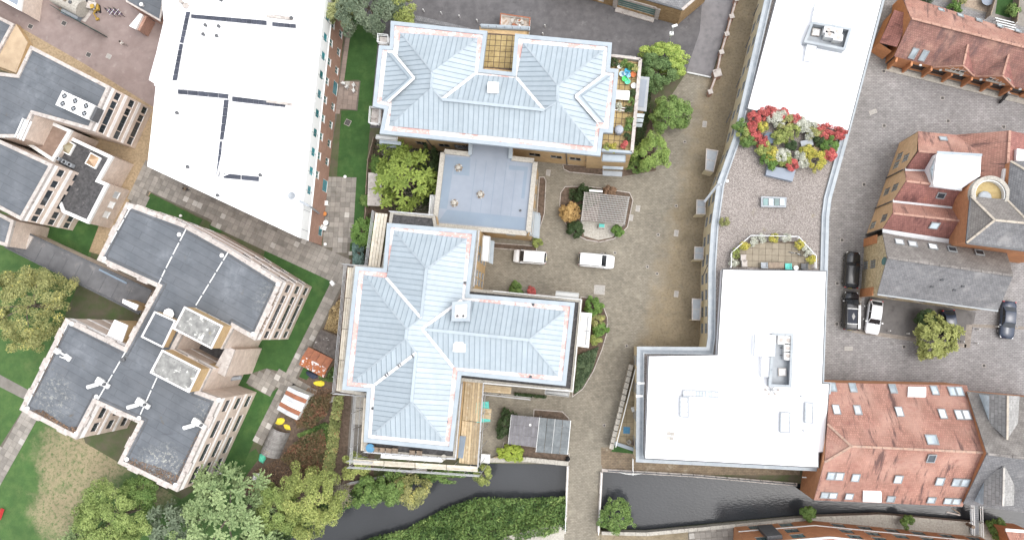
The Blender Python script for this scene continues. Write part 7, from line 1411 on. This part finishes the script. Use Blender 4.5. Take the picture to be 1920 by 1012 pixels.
# skip of rubble behind the northern block
t = thing('rubbish_skip', 'white builders skip full of rubble behind the notched terrace', 'skip', P(965, 38)); q = PL([(939, 26), (994, 34), (992, 60), (937, 56)], 1.3); w_ = ccw(q)
MB().ring(w_, offset(w_, .12), .15, 1.3).build('body', m_whitep, t); MB().ring(offset(w_, -.06), offset(w_, .1), 1.3, 1.38).build('rim', m_rustp, t); MB().poly(zset(w_, .6)).build('load', mat('rubble_load', (.5, .46, .42), (.3, .22, .16), s=3), t)
for i in range(14): c = q[0].lerp(q[1], random.uniform(.12, .88)).lerp(q[3].lerp(q[2], .5), random.uniform(.1, .9)); MB().box((c.x, c.y, .85+random.uniform(-.1, .15)), random.uniform(.3, .9), random.uniform(.2, .5), .12, random.uniform(0, 3)).build('rubble_piece', random.choice([m_whitep, m_paleslab, m_rustp]), t)
for i, (x, y) in enumerate(((795, 22), (828, 27), (862, 33), (895, 41), (1022, 51), (1018, 66))):
    t = MB().lathe(P(x, y), [(.09, 0), (.09, .75), (.06, .82), (.01, .84)], 8).build('bollard', m_frame); tag(t, 'short white post in the asphalt yard, %s from the left' % ordn[i if i < 4 else (5 if i == 4 else 4)], 'bollard', 'white posts by the asphalt yard')
for i, (x, y) in enumerate(((1617, 574), (1615, 598), (1665, 620), (1700, 625), (1802, 640), (1828, 643), (1831, 617), (1866, 612))):
    t = MB().lathe(P(x, y), [(.08, 0), (.08, .8), (.05, .86), (.01, .88)], 8).build('bollard', m_frame); tag(t, 'white parking bay post, %s from the left' % ordn[sorted((1617, 1615, 1665, 1700, 1802, 1828, 1831, 1866)).index(x)], 'bollard', 'posts round the parking bay')
# covers in the paving
def cover(px, py, s, a, m, lab, grp, s2=None):
    p = P(px, py, .012); o = MB().box(p+Vector((0, 0, .008)), s, s2 or s, .02, a).build('drain_cover', m, None); tag(o, lab, 'drain cover', grp); MB().ring([p+Matrix.Rotation(a, 3, 'Z') @ Vector((x*(s/2+.05), y*((s2 or s)/2+.05), 0)) for x, y in ((-1, -1), (1, -1), (1, 1), (-1, 1))], [p+Matrix.Rotation(a, 3, 'Z') @ Vector((x*s/2, y*(s2 or s)/2, 0)) for x, y in ((-1, -1), (1, -1), (1, 1), (-1, 1))], .002, .026).build('cover_rim', m_conc if m is not m_conc else m_steelgrey, o)
m_cov = mat('iron_cover', (.06, .058, .056), (.09, .086, .082), s=6); m_covp = mat('infilled_cover', (.34, .33, .31), (.27, .26, .24), s=5)
for (x, y), l_ in zip(((1767, 184), (1778, 227), (1658, 236), (1882, 238), (1657, 134), (1620, 346), (1579, 450), (1570, 531), (1569, 607), (1695, 650), (1845, 685)), ['in front of the mews gables', 'below the mews gables', 'nearest the roof garden', 'top right of the triple gables', 'beside the lean-to', 'left of the triple gables', 'level with the lowest gable', 'beside the black estate car', 'beside the black van', 'below the parking bay', 'nearest the dormer house']): cover(x, y, .36, .03, m_cov, 'small dark drain cover in the car park, '+l_, 'drain covers in the car park')
for x, y in ((1637, 210), (1591, 653)): cover(x, y, .9, .35 if y < 300 else 0, m_covp, 'pale oblong inspection cover in the car park, %s one' % ('upper' if y < 300 else 'lower'), 'pale covers in the car park', .45)
for (x, y), l_ in zip(((1284, 266), (1268, 386), (1234, 440), (1214, 500), (1175, 648), (1133, 797), (1232, 513), (1129, 476), (1153, 474)), ['nearest the loose tree', 'right of the pergola', 'between pergola and canopies', 'right of the white van', 'right of the curved bed', 'near the diagonal stone wall', 'at the moss edge near the white vans', 'left one above the right white van', 'right one above the right white van']): cover(x, y, .26, .1, m_cov, 'tiny dark drain cover in the court, '+l_, 'drain covers in the court')
for x, y, l in ((1028, 324, 'beside the link block'), (1196, 391, 'right of the pergola'), (1183, 408, 'at the lower right corner of the pergola'), (1268, 437, 'between the white vans and the canopies'), (1268, 551, 'in the mossy paving nearest the white roof'), (1321, 233, 'in the lane beside the round tree')): cover(x, y, .48, -.15, m_covp, 'pale inspection cover '+l, 'pale covers in the court', .75)
cover(1124, 543, 1.35, -.06, m_covp, 'large pale square inspection cover in the middle of the court', 'pale covers in the court', 1.15)
for x, y, l in ((57, 50, 'nearest the left edge'), (120, 44, 'below the hoarding'), (166, 103, 'by the gravel margin'), (204, 106, 'furthest right')): cover(x, y, .7, -.45, m_cov if x != 204 else m_covp, 'square inspection cover in the brown yard, '+l, 'covers in the brown yard', .6)
for x, y, l in ((376, 386, 'above the dark felt roof'), (409, 417, 'beside the small front lawn'), (456, 422, 'in the middle of the slab paving'), (637, 354, 'at the top of the patio'), (658, 358, 'at the right of the patio'), (637, 442, 'at the bottom of the patio'), (652, 230, 'in the long lawn')): cover(x, y, .75, -.45, m_cov, 'dark inspection cover '+l, 'covers by the white-roofed building')
# ---------------------------------------------------------------- terrace furniture
def chair(lab, px, py, z, a, m, grp, s=.55):
    p = P(px, py, z); t = thing('chair', lab, 'chair', p, grp); ca, sa = math.cos(a), math.sin(a); f = lambda x, y, zz: p+Vector((ca*x-sa*y, sa*x+ca*y, zz))
    MB().box(f(0, 0, .42), s, s, .08, a).build('seat', m, t); MB().box(f(0, s*.48, .7), s, .08, .6, a).build('backrest', m, t)
    for x in (-1, 1):
        MB().box(f(x*s*.48, 0, .62), .07, s, .06, a).build('armrest', m, t)
        for y in (-1, 1): MB().box(f(x*s*.42, y*s*.42, .2), .06, .06, .4, a).build('leg', m, t)
def table(name, lab, px, py, z, r, m, h=.72, sq=None, a=0, grp=None):
    p = P(px, py, z); t = thing(name, lab, 'table', p, grp); b = MB()
    if sq: b.box(p+Vector((0, 0, h)), sq[0], sq[1], .06, a)
    else: b.lathe(p+Vector((0, 0, h)), [(r, 0), (r, .05), (r*.5, .06)], 18)
    b.build('table_top', m, t); MB().lathe(p, [(.3, 0), (.3, .04), (.05, .06), (.05, h)], 8).build('pedestal', m_darkmetal, t)
for i, (x, y) in enumerate(((707, 841), (719, 842), (731, 843), (743, 843), (775, 847), (788, 848))): chair('brown wicker chair on the south terrace, %s from the left' % ordn[i], x, y, ZT, -.1, m_wood, 'wicker chairs on the south terrace', .62)
table('round_table', 'blue covered round table at the left end of the south terrace', 697, 838, ZT, .55, m_blue); table('round_table', 'small pale table at the right end of the south terrace', 834, 855, ZT, .35, m_stone)
tub = [(1162, 126, m_whitep, 'white'), (1172, 140, m_blue, 'dark blue'), (1176, 135, mat('cyan_plastic', (.04, .4, .6), rough=.4), 'cyan'), (1177, 143, mat('sky_plastic', (.25, .5, .65), rough=.4), 'sky blue'), (1166, 141, mat('pale_blue_plastic', (.4, .55, .6), rough=.4), 'pale blue'), (1171, 150, mat('green_plastic', (.05, .55, .12), rough=.4), 'bright green'), (1176, 155, m_mint, 'mint'), (1187, 142, mat('terracotta_pot', (.45, .15, .06)), 'terracotta'), (1188, 163, m_frame, 'cream')]
for x, y, m, l in tub: tag(MB().lathe(P(x, y, ZT+.04), [(.22, 0), (.33, .4), (.37, .42), (.37, .46), (.28, .46), (.26, .3), (.02, .28)], 12).build('plant_tub', m), l+' plant tub on the east terrace', 'tub', 'coloured tubs on the east terrace')
table('terrace_table', 'white square table on the east terrace', 1167, 182, ZT, 0, m_whitep, .75, (1.7, 1.2), -.1); crumple_p = P(1160, 246, ZT)
t = thing('covered_barbecue', 'grey covered barbecue on the east terrace', 'barbecue', crumple_p); MB().lathe(crumple_p, [(.55, .05), (.6, .5), (.55, .9), (.35, 1.05), (.05, 1.1)], 10).build('cover', mat('grey_cover', (.34, .36, .4), (.26, .28, .32), s=4), t)
for k in range(3): a = k*2.09; MB().tube(crumple_p+Vector((math.cos(a)*.3, math.sin(a)*.3, 0)), crumple_p+Vector((math.cos(a)*.3, math.sin(a)*.3, .2)), .03, 5).build('leg', m_darkmetal, t)
for i, (x, y, m) in enumerate(((1152, 118, L_dark), (1168, 118, L_green), (1182, 124, L_vivid), (1190, 128, L_olive), (1185, 175, L_dark), (1183, 190, L_green), (1180, 205, L_dark), (1180, 225, L_green), (1178, 240, L_green), (1176, 258, L_dark), (1172, 272, L_redbush), (1150, 277, L_yel), (1138, 276, L_lime), (1160, 200, L_white))):
    tree('terrace_plant', 'potted %s plant on the east terrace, %s' % (names.get(m.name, 'leafy'), ('at the north-west corner', 'beside the north parapet', 'near the north-east corner', 'right at the north-east corner', 'right of the white table', 'below right of the white table', 'above the glass canopies', 'beside the glass canopies', 'right of the barbecue', 'below right of the barbecue', 'at the south-east corner', 'in the middle of the south edge', 'at the south-west corner', 'below the white table')[i]), 'plant', x, y, 7, .9, m, 420, .16, .22, z0=ZT+.04, group='potted plants on the east terrace')
t = thing('planter_box', 'low white planter box dividing the east terrace', 'planter', P(1168, 206, ZT)); q = PL([(1153, 200), (1182, 203), (1181, 209), (1152, 206)], ZT+.5); MB().prism(q, ZT+.04, ZT+.5).build('box', m_whitep, t); MB().poly(ccw(zset(offset(ccw(q), .08), ZT+.505))).build('soil', m_soil, t)
# roof garden furniture
table('parasol_table', 'round slate-blue table in the roof garden', 1440, 262, 6.66, .75, mat('slate_blue_top', (.1, .13, .17)), .75); table('leaf_table', 'oval grey table in the roof garden', 1510, 271, 6.66, .6, m_steelgrey, .7, (1.5, .8), .2)
t = thing('garden_bench', 'pale slatted bench in the roof garden', 'bench', P(1530, 275, 6.66)); p = P(1530, 276, 6.66)
for i in range(4): MB().box(p+Vector((-.25+i*.17, -.05*i, .42)), .13, 1.3, .04, -.6).build('seat_slat', m_board, t)
for s in (-1, 1): MB().box(p+Vector((.3*s, .4*s, .2)), .5, .08, .4, -.6).build('leg', m_board, t)
for i, (x, y, m) in enumerate(((1392, 484, m_conc), (1394, 495, m_conc), (1431, 498, m_steelgrey), (1476, 500, m_teal), (1506, 500, m_darkmetal))): chair('%s chair on the roof terrace, %s from the left' % (('pale', 'pale', 'grey', 'teal', 'dark')[i], ordn[i]), x, y, 6.7, 1.57 if i < 2 else 3.14, m, 'chairs on the roof terrace', .75)
table('terrace_table', 'brown slatted table on the roof terrace', 1453, 498, 6.7, 0, m_wood, .6, (1.9, .7), 0); table('terrace_table', 'small white table at the roof terrace right side', 1490, 503, 6.7, .3, m_frame, .6)
t = thing('bicycle', 'pale bicycle leaning at the roof terrace railing', 'bicycle', P(1490, 476, 6.7)); p = P(1490, 476, 6.7)
for s in (-.5, .5):
    c_ = p+Vector((s, -s*.3, .35)); w1 = [c_+Vector((math.cos(k*.524)*.33*.95, -math.cos(k*.524)*.1, math.sin(k*.524)*.33)) for k in range(12)]; b = MB()
    for k in range(12): b.tube(w1[k], w1[(k+1) % 12], .03, 4)
    b.build('wheel', m_darkmetal, t)
MB().tube(p+Vector((-.5, .15, .35)), p+Vector((0, 0, .8)), .03).tube(p+Vector((0, 0, .8)), p+Vector((.45, -.13, .8)), .03).tube(p+Vector((.5, -.15, .35)), p+Vector((.42, -.12, .95)), .03).build('frame', m_frame, t); MB().box(p+Vector((-.05, 0, .9)), .25, .12, .06).build('saddle', m_black, t); MB().tube(p+Vector((.42, -.4, .95)), p+Vector((.42, .15, .95)), .025).build('handlebar', m_black, t)
# small yard by the diagonal wall
t = thing('blue_mat', 'blue square mat in the small yard by the diagonal wall', 'mat', P(1175, 806, .91)); MB().box(P(1175, 806, .93), .85, .85, .03, -.05).build('cloth', m_blue, t); MB().box(P(1175, 806, .922), .92, .92, .012, -.05).build('border', m_steelgrey, t)
chair('white garden chair in the small yard', 1188, 766, .91, .3, m_whitep, 'yard furniture', .6); chair('pale garden chair at the bottom of the small yard', 1179, 827, .91, 2.2, m_stone, 'yard furniture', .5); chair('brown garden chair at the bottom right of the small yard', 1187, 829, .91, 2.8, m_wood, 'yard furniture', .5)
# patio things by the white-roofed building
chair('white patio chair at the foot of the red brick wall, top one', 613, 382, .04, 1.6, m_whitep, 'patio furniture', .6); chair('white patio chair at the foot of the red brick wall, lower one', 610, 428, .04, 1.2, m_whitep, 'patio furniture', .6); table('patio_table', 'round white patio table between the two chairs', 614, 419, .04, .38, m_whitep); table('orange_stool', 'orange and white stool on the patio by the wall', 611, 402, .04, .3, mat('orange_plastic', (.5, .2, .06)), .5)
for x, y, l in ((648, 332, 'upper'), (611, 458, 'lower')): tag(MB().lathe(P(x, y, .03), [(.18, 0), (.22, .3), (.18, .32), (.02, .3)], 10).build('patio_pot', m_whitep), l+' small white pot on the patio', 'pot', 'small pots on the patio')
for x, y, l in ((646, 158, 'upper left'), (665, 162, 'upper right'), (652, 165, 'middle'), (665, 172, 'lower')): chair('small white chair on the pinkish patio, %s one' % l, x, y, .04, random.uniform(0, 6), m_frame, 'chairs on the pinkish patio', .4)
t = thing('red_bench', 'red bench on the lawn at the left edge', 'bench', P(2, 962)); p = P(1, 962)
for i in range(3): MB().beam(P(-4+i*2.2, 972+i*.8, .45), P(3+i*2.2, 952+i*.8, .45), .14, .05).build('seat_slat', m_red, t)
for s in (.1, .9): k = P(-2, 972, .2).lerp(P(5, 953, .2), s); MB().box(k, .4, .08, .4, -.4).build('leg', m_darkmetal, t)
tag(MB().lathe(P(416, 885, .0), [(.18, 0), (.2, .3), (.02, .35)], 10).build('lawn_light', m_whitep), 'round white lamp on the lawn by the south wing corner', 'lamp'); tag(MB().lathe(P(340, 405, .0), [(.18, 0), (.2, .3), (.02, .35)], 10).build('lawn_light', m_whitep), 'round white lamp on the front lawn above the felt roof', 'lamp')
tag(MB().box(P(624, 531, .3), .7, .5, .6, -.9).build('white_cabinet', m_whitep), 'white cabinet where the slab paths meet', 'cabinet'); tag(MB().box(P(658, 475, .25), .5, .5, .5, 0).build('pink_box', m_stone), 'pale square box beside the narrow blue conifer', 'box')
# ---------------------------------------------------------------- builders' corner in the brown yard
t = thing('hoarding', 'dark green hoarding across the brown yard', 'hoarding', P(140, 35)); hp_ = PL([(93, 9), (140, 36), (188, 62)], 1.8)
for a, b in zip(hp_[:-1], hp_[1:]):
    for i in range(5): MB().beam(a.lerp(b, (i+.02)/5)-Vector((0, 0, .9)), a.lerp(b, (i+.98)/5)-Vector((0, 0, .9)), .07, 1.8).build('panel', mat('dark_green_panel', (.03, .06, .05), (.05, .07, .06), s=3) if 'dark_green_panel' not in bpy.data.materials else bpy.data.materials['dark_green_panel'], t)
sheet('concrete_pad', [(108, 0), (176, -20), (180, 15), (160, 42), (125, 28)], .01, m_conc)
t = thing('storage_tank', 'pale horizontal storage tank in the builders corner', 'tank', P(135, 5)); A, B = P(105, -8, 1.2), P(155, 18, 1.2); MB().tube(A, B, 1.25, 20).build('shell', m_stone, t); MB().tube(A.lerp(B, .55)+Vector((0, 0, 1.1)), A.lerp(B, .55)+Vector((0, 0, 1.5)), .3, 10).build('hatch', m_wood, t); MB().tube(A.lerp(B, .75)+Vector((0, 0, 1.1)), A.lerp(B, .75)+Vector((0, 0, 1.4)), .25, 10).build('valve', m_darkmetal, t)
for s in (.2, .8): k = A.lerp(B, s); MB().box((k.x, k.y, .25), .5, 2.0, .5, -.5).build('saddle', m_conc, t)
t = thing('blue_trough', 'long blue-grey trough behind the hoarding', 'trough', P(135, 28)); A, B = P(119, 21, .5), P(150, 34, .5); MB().beam(A, B, .9, .8).build('body', m_linkroof, t); MB().beam(A+Vector((0, 0, .42)), B+Vector((0, 0, .42)), .55, .06).build('lining', m_steelgrey, t); MB().tube(A+Vector((-.3, .1, .2)), A+Vector((0, 0, .3)), .3, 10).build('end_cap', m_wood, t)
t = thing('mini_digger', 'yellow mini digger in the builders corner', 'digger', P(184, 20)); p = P(184, 22); dy = mat('digger_yellow', (.42, .27, .05), (.3, .2, .05), s=3)
for s in (-1, 1): MB().box(p+Vector((s*.55, .4, .25)), .32, 1.9, .5, .2).build('track', m_black, t)
MB().box(p+Vector((0, .5, .85)), 1.3, 1.5, .7, .2).build('house', dy, t); o = MB().box(p+Vector((-.2, .3, 1.6)), .8, .9, .9, .2).build('cab', m_darkmetal, t); MB().box(p+Vector((-.2, .3, 2.08)), .9, 1.0, .08, .2).build('cab_roof', dy, o)
MB().beam(p+Vector((.1, -.3, 1.0)), p+Vector((.2, -1.4, 1.9)), .22, .25).beam(p+Vector((.2, -1.4, 1.9)), p+Vector((.25, -2.1, .8)), .2, .22).build('arm', dy, t); MB().box(p+Vector((.25, -2.2, .45)), .7, .5, .5, .2).build('bucket', dy, t)
t.scale = (.62, .62, .62)
t = thing('brown_pallet', 'dark skip box beside the yellow digger', 'skip', P(171, 10)); MB().box(P(171, 10, .5), 1.3, 1.0, 1.0, -.3).build('body', m_black, t); MB().box(P(171, 10, 1.02), 1.4, 1.1, .06, -.3).build('rim', m_conc, t)
for i in range(6):
    x, y = 206+i*4.2, 22+(i % 2)*5; t = thing('parked_bicycle', 'dark purple bicycle in the rack by the low building, %s from the left' % ordn[i], 'bicycle', P(x, y), 'bicycles in the yard rack'); p = P(x, y); u = Vector((.5, -.35, 0))
    for s in (-1, 1):
        b = MB(); c_ = p+u*s+Vector((0, 0, .34))
        for k in range(10): a0, a1 = k*math.tau/10, (k+1)*math.tau/10; d_ = u.normalized(); b.tube(c_+d_*math.cos(a0)*.32+Vector((0, 0, math.sin(a0)*.32)), c_+d_*math.cos(a1)*.32+Vector((0, 0, math.sin(a1)*.32)), .03, 4)
        b.build('wheel', m_black, t)
    MB().tube(p-u+Vector((0, 0, .34)), p+Vector((0, 0, .75)), .04, 5).tube(p+Vector((0, 0, .75)), p+u*.9+Vector((0, 0, .8)), .04, 5).tube(p+u+Vector((0, 0, .34)), p+u*.88+Vector((0, 0, .98)), .04, 5).build('frame', mat('purple_paint', (.16, .1, .24)) if 'purple_paint' not in bpy.data.materials else bpy.data.materials['purple_paint'], t)
    MB().box(p+Vector((-.1, .05, .9)), .3, .18, .08, -.6).build('saddle', m_black, t); sd = Vector((.35, .5, 0)).normalized()*.3; MB().tube(p+u*.88-sd+Vector((0, 0, 1)), p+u*.88+sd+Vector((0, 0, 1)), .03, 5).build('handlebar', m_frame, t)
# ---------------------------------------------------------------- motorcycle by the garages
t = thing('motorcycle', 'black motorcycle parked in front of the mews garages', 'motorcycle', P(1880, 184)); p = P(1879, 184); u = Vector((.35, .55, 0))
for s in (-1, 1):
    c_ = p+u*s+Vector((0, 0, .32)); sd = Vector((-u.y, u.x, 0)).normalized(); MB().tube(c_-sd*.08, c_+sd*.08, .32, 12).build('wheel', m_black, t)
MB().beam(p-u*.5+Vector((0, 0, .6)), p+u*.6+Vector((0, 0, .65)), .3, .4).build('engine', m_darkmetal, t); MB().lathe(p+u*.2+Vector((0, 0, .75)), [(.2, 0), (.24, .12), (.1, .25)], 8).build('tank', m_black, t); MB().beam(p-u*.9+Vector((0, 0, .85)), p+Vector((0, 0, .8)), .28, .1).build('seat', m_black, t); sd = Vector((-u.y, u.x, 0)).normalized()*.38; MB().tube(p+u*.7-sd+Vector((0, 0, 1.05)), p+u*.7+sd+Vector((0, 0, 1.05)), .035, 5).build('handlebar', m_tube, t); MB().lathe(p+u*.95+Vector((0, 0, .85)), [(.1, 0), (.12, .1), (.02, .14)], 8).build('headlamp', m_lamp, t)
# ---------------------------------------------------------------- people
def person(lab, px, py, face, top_m, leg_m, hair_m, step=.18, bag=None, z=.03):
    """standing or walking figure, one continuous skinned body"""
    p = P(px, py, z); t = thing('person', lab, 'person', p); M = Matrix.Translation(p) @ Matrix.Rotation(face, 4, 'Z')
    V = {'pel': (0, 0, .92, .15, .12), 'wai': (0, 0, 1.08, .135, .1), 'che': (.01, 0, 1.3, .165, .115), 'nec': (.02, 0, 1.47, .06, .06), 'hd': (.04, 0, 1.6, .085, .095), 'hd2': (.04, 0, 1.68, .08, .085)}
    E = [('pel', 'wai'), ('wai', 'che'), ('che', 'nec'), ('nec', 'hd'), ('hd', 'hd2')]
    for s, n in ((1, 'l'), (-1, 'r')):
        f = step*s; V.update({'hip'+n: (.0, .1*s, .86, .095, .1), 'kne'+n: (f*.55+.03, .1*s, .48, .065, .065), 'ank'+n: (f*.9-.03*(s < 0), .1*s, .09, .045, .045), 'toe'+n: (f*.9+.17, .11*s, .045, .035, .04), 'sho'+n: (0, .19*s, 1.4, .065, .065), 'elb'+n: (-f*.3-.03, .25*s, 1.13, .045, .045), 'wri'+n: (-f*.3+.1, .25*s, .9, .035, .03), 'pal'+n: (-f*.3+.13, .25*s, .81, .04, .022)})
        E += [('pel', 'hip'+n), ('hip'+n, 'kne'+n), ('kne'+n, 'ank'+n), ('ank'+n, 'toe'+n), ('che', 'sho'+n), ('sho'+n, 'elb'+n), ('elb'+n, 'wri'+n), ('wri'+n, 'pal'+n)]
        for k, (dy, L) in enumerate(((-.028, .075), (-.01, .085), (.008, .08), (.026, .065))): V['f%d%s' % (k, n)] = (-f*.3+.15, .25*s+dy, .81-L, .011, .011); E.append(('pal'+n, 'f%d%s' % (k, n)))
        V['th'+n] = (-f*.3+.19, .25*s-.02*s, .79, .012, .012); E.append(('pal'+n, 'th'+n))
    ks = list(V); me = bpy.data.meshes.new('body'); me.from_pydata([V[k][:3] for k in ks], [(ks.index(a), ks.index(b)) for a, b in E], []); o = bpy.data.objects.new('body', me)
    sk_ = o.modifiers.new('skin', 'SKIN'); sk_.use_smooth_shade = True; 
    lay = me.skin_vertices[0] if me.skin_vertices else None
    if lay is None:
        bm = bmesh.new(); bm.from_mesh(me); l2 = bm.verts.layers.skin.verify(); bm.to_mesh(me); bm.free(); lay = me.skin_vertices[0]
    for i, k in enumerate(ks): lay.data[i].radius = V[k][3:5]; lay.data[i].use_root = (k == 'pel')
    o.modifiers.new('sub', 'SUBSURF').render_levels = 1
    m = bpy.data.materials.new('figure'); m.use_nodes = True; nt = m.node_tree; b = nt.nodes['Principled BSDF']; b.inputs['Roughness'].default_value = .8; g = _n(nt, 'ShaderNodeTexCoord'); sx = _n(nt, 'ShaderNodeSeparateXYZ'); nt.links.new(g.outputs['Object'], sx.inputs[0]); cr = _n(nt, 'ShaderNodeValToRGB'); mr = _n(nt, 'ShaderNodeMapRange'); mr.inputs['From Max'].default_value = 1.8; nt.links.new(sx.outputs['Z'], mr.inputs['Value']); nt.links.new(mr.outputs[0], cr.inputs['Fac']); cr.color_ramp.interpolation = 'CONSTANT'
    el = cr.color_ramp.elements; el[0].color = (.03, .03, .03, 1); el[1].position = .06; el[1].color = c4(leg_m)
    for pos, c in ((.53, top_m), (.81, (.42, .27, .2))): e = el.new(pos); e.color = c4(c)
    nt.links.new(cr.outputs[0], b.inputs['Base Color']); me.materials.append(m); link(o, t, M)
    hm = MB().lathe((0.03, 0, 1.6), [(.105, -.02), (.118, .05), (.112, .11), (.07, .16), (.01, .175)], 12).mesh('hair', mat('hair', hair_m, big=0)); h = bpy.data.objects.new('hair', hm); link(h, t, M)
    fm = MB().obox((.135, 0, 1.6), Vector((.02, 0, 0)), Vector((0, .015, 0)), Vector((0, 0, .025))).mesh('nose', mat('skin_tone', (.42, .27, .2), big=0)); n_ = bpy.data.objects.new('nose', fm); link(n_, t, M)
    for s in (-1, 1): em = MB().obox((.122, .035*s, 1.635), Vector((.008, 0, 0)), Vector((0, .014, 0)), Vector((0, 0, .008))).mesh('eye', m_black); link(bpy.data.objects.new('eye', em), t, M)
    link(bpy.data.objects.new('mouth', MB().obox((.124, 0, 1.555), Vector((.006, 0, 0)), Vector((0, .025, 0)), Vector((0, 0, .006))).mesh('mouth', mat('lips', (.3, .1, .09), big=0))), t, M)
    return t
person('person in a pale top walking across the brown yard', 237, 86, 2.6, (.62, .6, .56), (.25, .22, .2), (.03, .025, .02), .25); person('person in beige and dark clothes by the white building wall', 354, 357, -.6, (.34, .28, .2), (.06, .06, .07), (.05, .04, .03), .1)
# ---------------------------------------------------------------- back gardens, top right; footbridge, bottom right
sheet('garden_paving', [(1690, -80), (2010, -80), (2010, 80), (1760, 0)], .006, m_slab)
sheet('garden_lawn', [(1876, -40), (1908, -40), (1893, 34), (1866, 26)], .012, m_grass); sheet('garden_deck', [(1815, -40), (1870, -40), (1855, 25), (1808, 12)], .011, m_wood)
for l, q in (('timber garden fence left of the deck behind the mews', [(1804, -30), (1795, 12)]), ('timber garden fence right of the deck behind the mews', [(1876, -30), (1858, 28)]), ('timber garden fence at the far right behind the mews', [(1915, -30), (1908, 40)])):
    t = thing('garden_fence', l, 'fence', P(*q[0])); A, B = PL(q, 1.5)
    for i in range(5): MB().beam(A.lerp(B, (i+.02)/5)-Vector((0, 0, .75)), A.lerp(B, (i+.98)/5)-Vector((0, 0, .75)), .1, 1.5).build('fence_panel', m_wood, t)
table('garden_table', 'pale blue round table on the deck behind the mews', 1846, 5, .02, .75, m_linkroof); 
for x, y, r, m, l in ((1790, 14, 11, L_vivid, 'bright green shrub behind the mews'), (1800, -2, 12, L_olive, 'olive shrub behind the mews by the fence'), (1735, -2, 14, L_dark, 'dark shrub behind the left end of the mews'), (1900, 20, 12, L_green, 'green shrub at the right behind the mews')): tree('garden_shrub', l, 'shrub', x, y, r, 1.6, m, 900, .2, .3)
t = thing('white_frame_rack', 'white slatted rack behind the mews roof', 'rack', P(1880, 42))
for i in range(4): MB().beam(P(1866+i*1.5, 34+i*5, .9), P(1902+i*1.5, 43+i*5, .9), .12, .06).build('slat', m_frame, t)
for x, y in ((1867, 37), (1903, 45)): MB().box(P(x, y, .45), .1, .1, .9).build('leg', m_frame, t)
t = thing('footbridge', 'narrow grey slatted footbridge beside the warehouse', 'footbridge', P(1827, 970)); a, b, c, d = PL([(1818, 925), (1834, 926), (1836, 1003), (1820, 1000)], .3)
for i in range(22): MB().slab(ccw([a.lerp(d, (i+.05)/22), b.lerp(c, (i+.05)/22), b.lerp(c, (i+.92)/22), a.lerp(d, (i+.92)/22)]), .06).build('deck_plank', m_steelgrey, t)
for A, B in ((a, d), (b, c)): railing(t, [A, B], 1.0, 1.5, m_frame)
t = thing('mooring_post', 'weathered timber post frame in the water by the footbridge', 'post', P(1800, 970, -1.5)); p = P(1800, 975, -1.6); MB().tube(p, p+Vector((0, 0, 3.4)), .22, 8).build('post', m_wood, t); MB().beam(P(1775, 959, 1.4), P(1800, 965, 1.4), .15, .15).build('brace', m_conc, t); MB().beam(P(1785, 952, 1.0), P(1800, 962, 1.4), .12, .12).build('brace', m_wood, t)
t = thing('corner_roof', 'curved white-edged red roof at the bottom right corner', 'building', P(1900, 1005)); q = PL([(1884, 992), (1935, 996), (1935, 1040), (1905, 1040)], 4.0); walls(t, q, 0, 3.9, m_brickorange); MB().prism(q, 3.9, 4.05).build('roof', m_terra, t); MB().beam(q[0]+Vector((0, 0, .1)), q[1]+Vector((0, 0, .1)), .35, .2).build('white_edge', m_whitep, t)
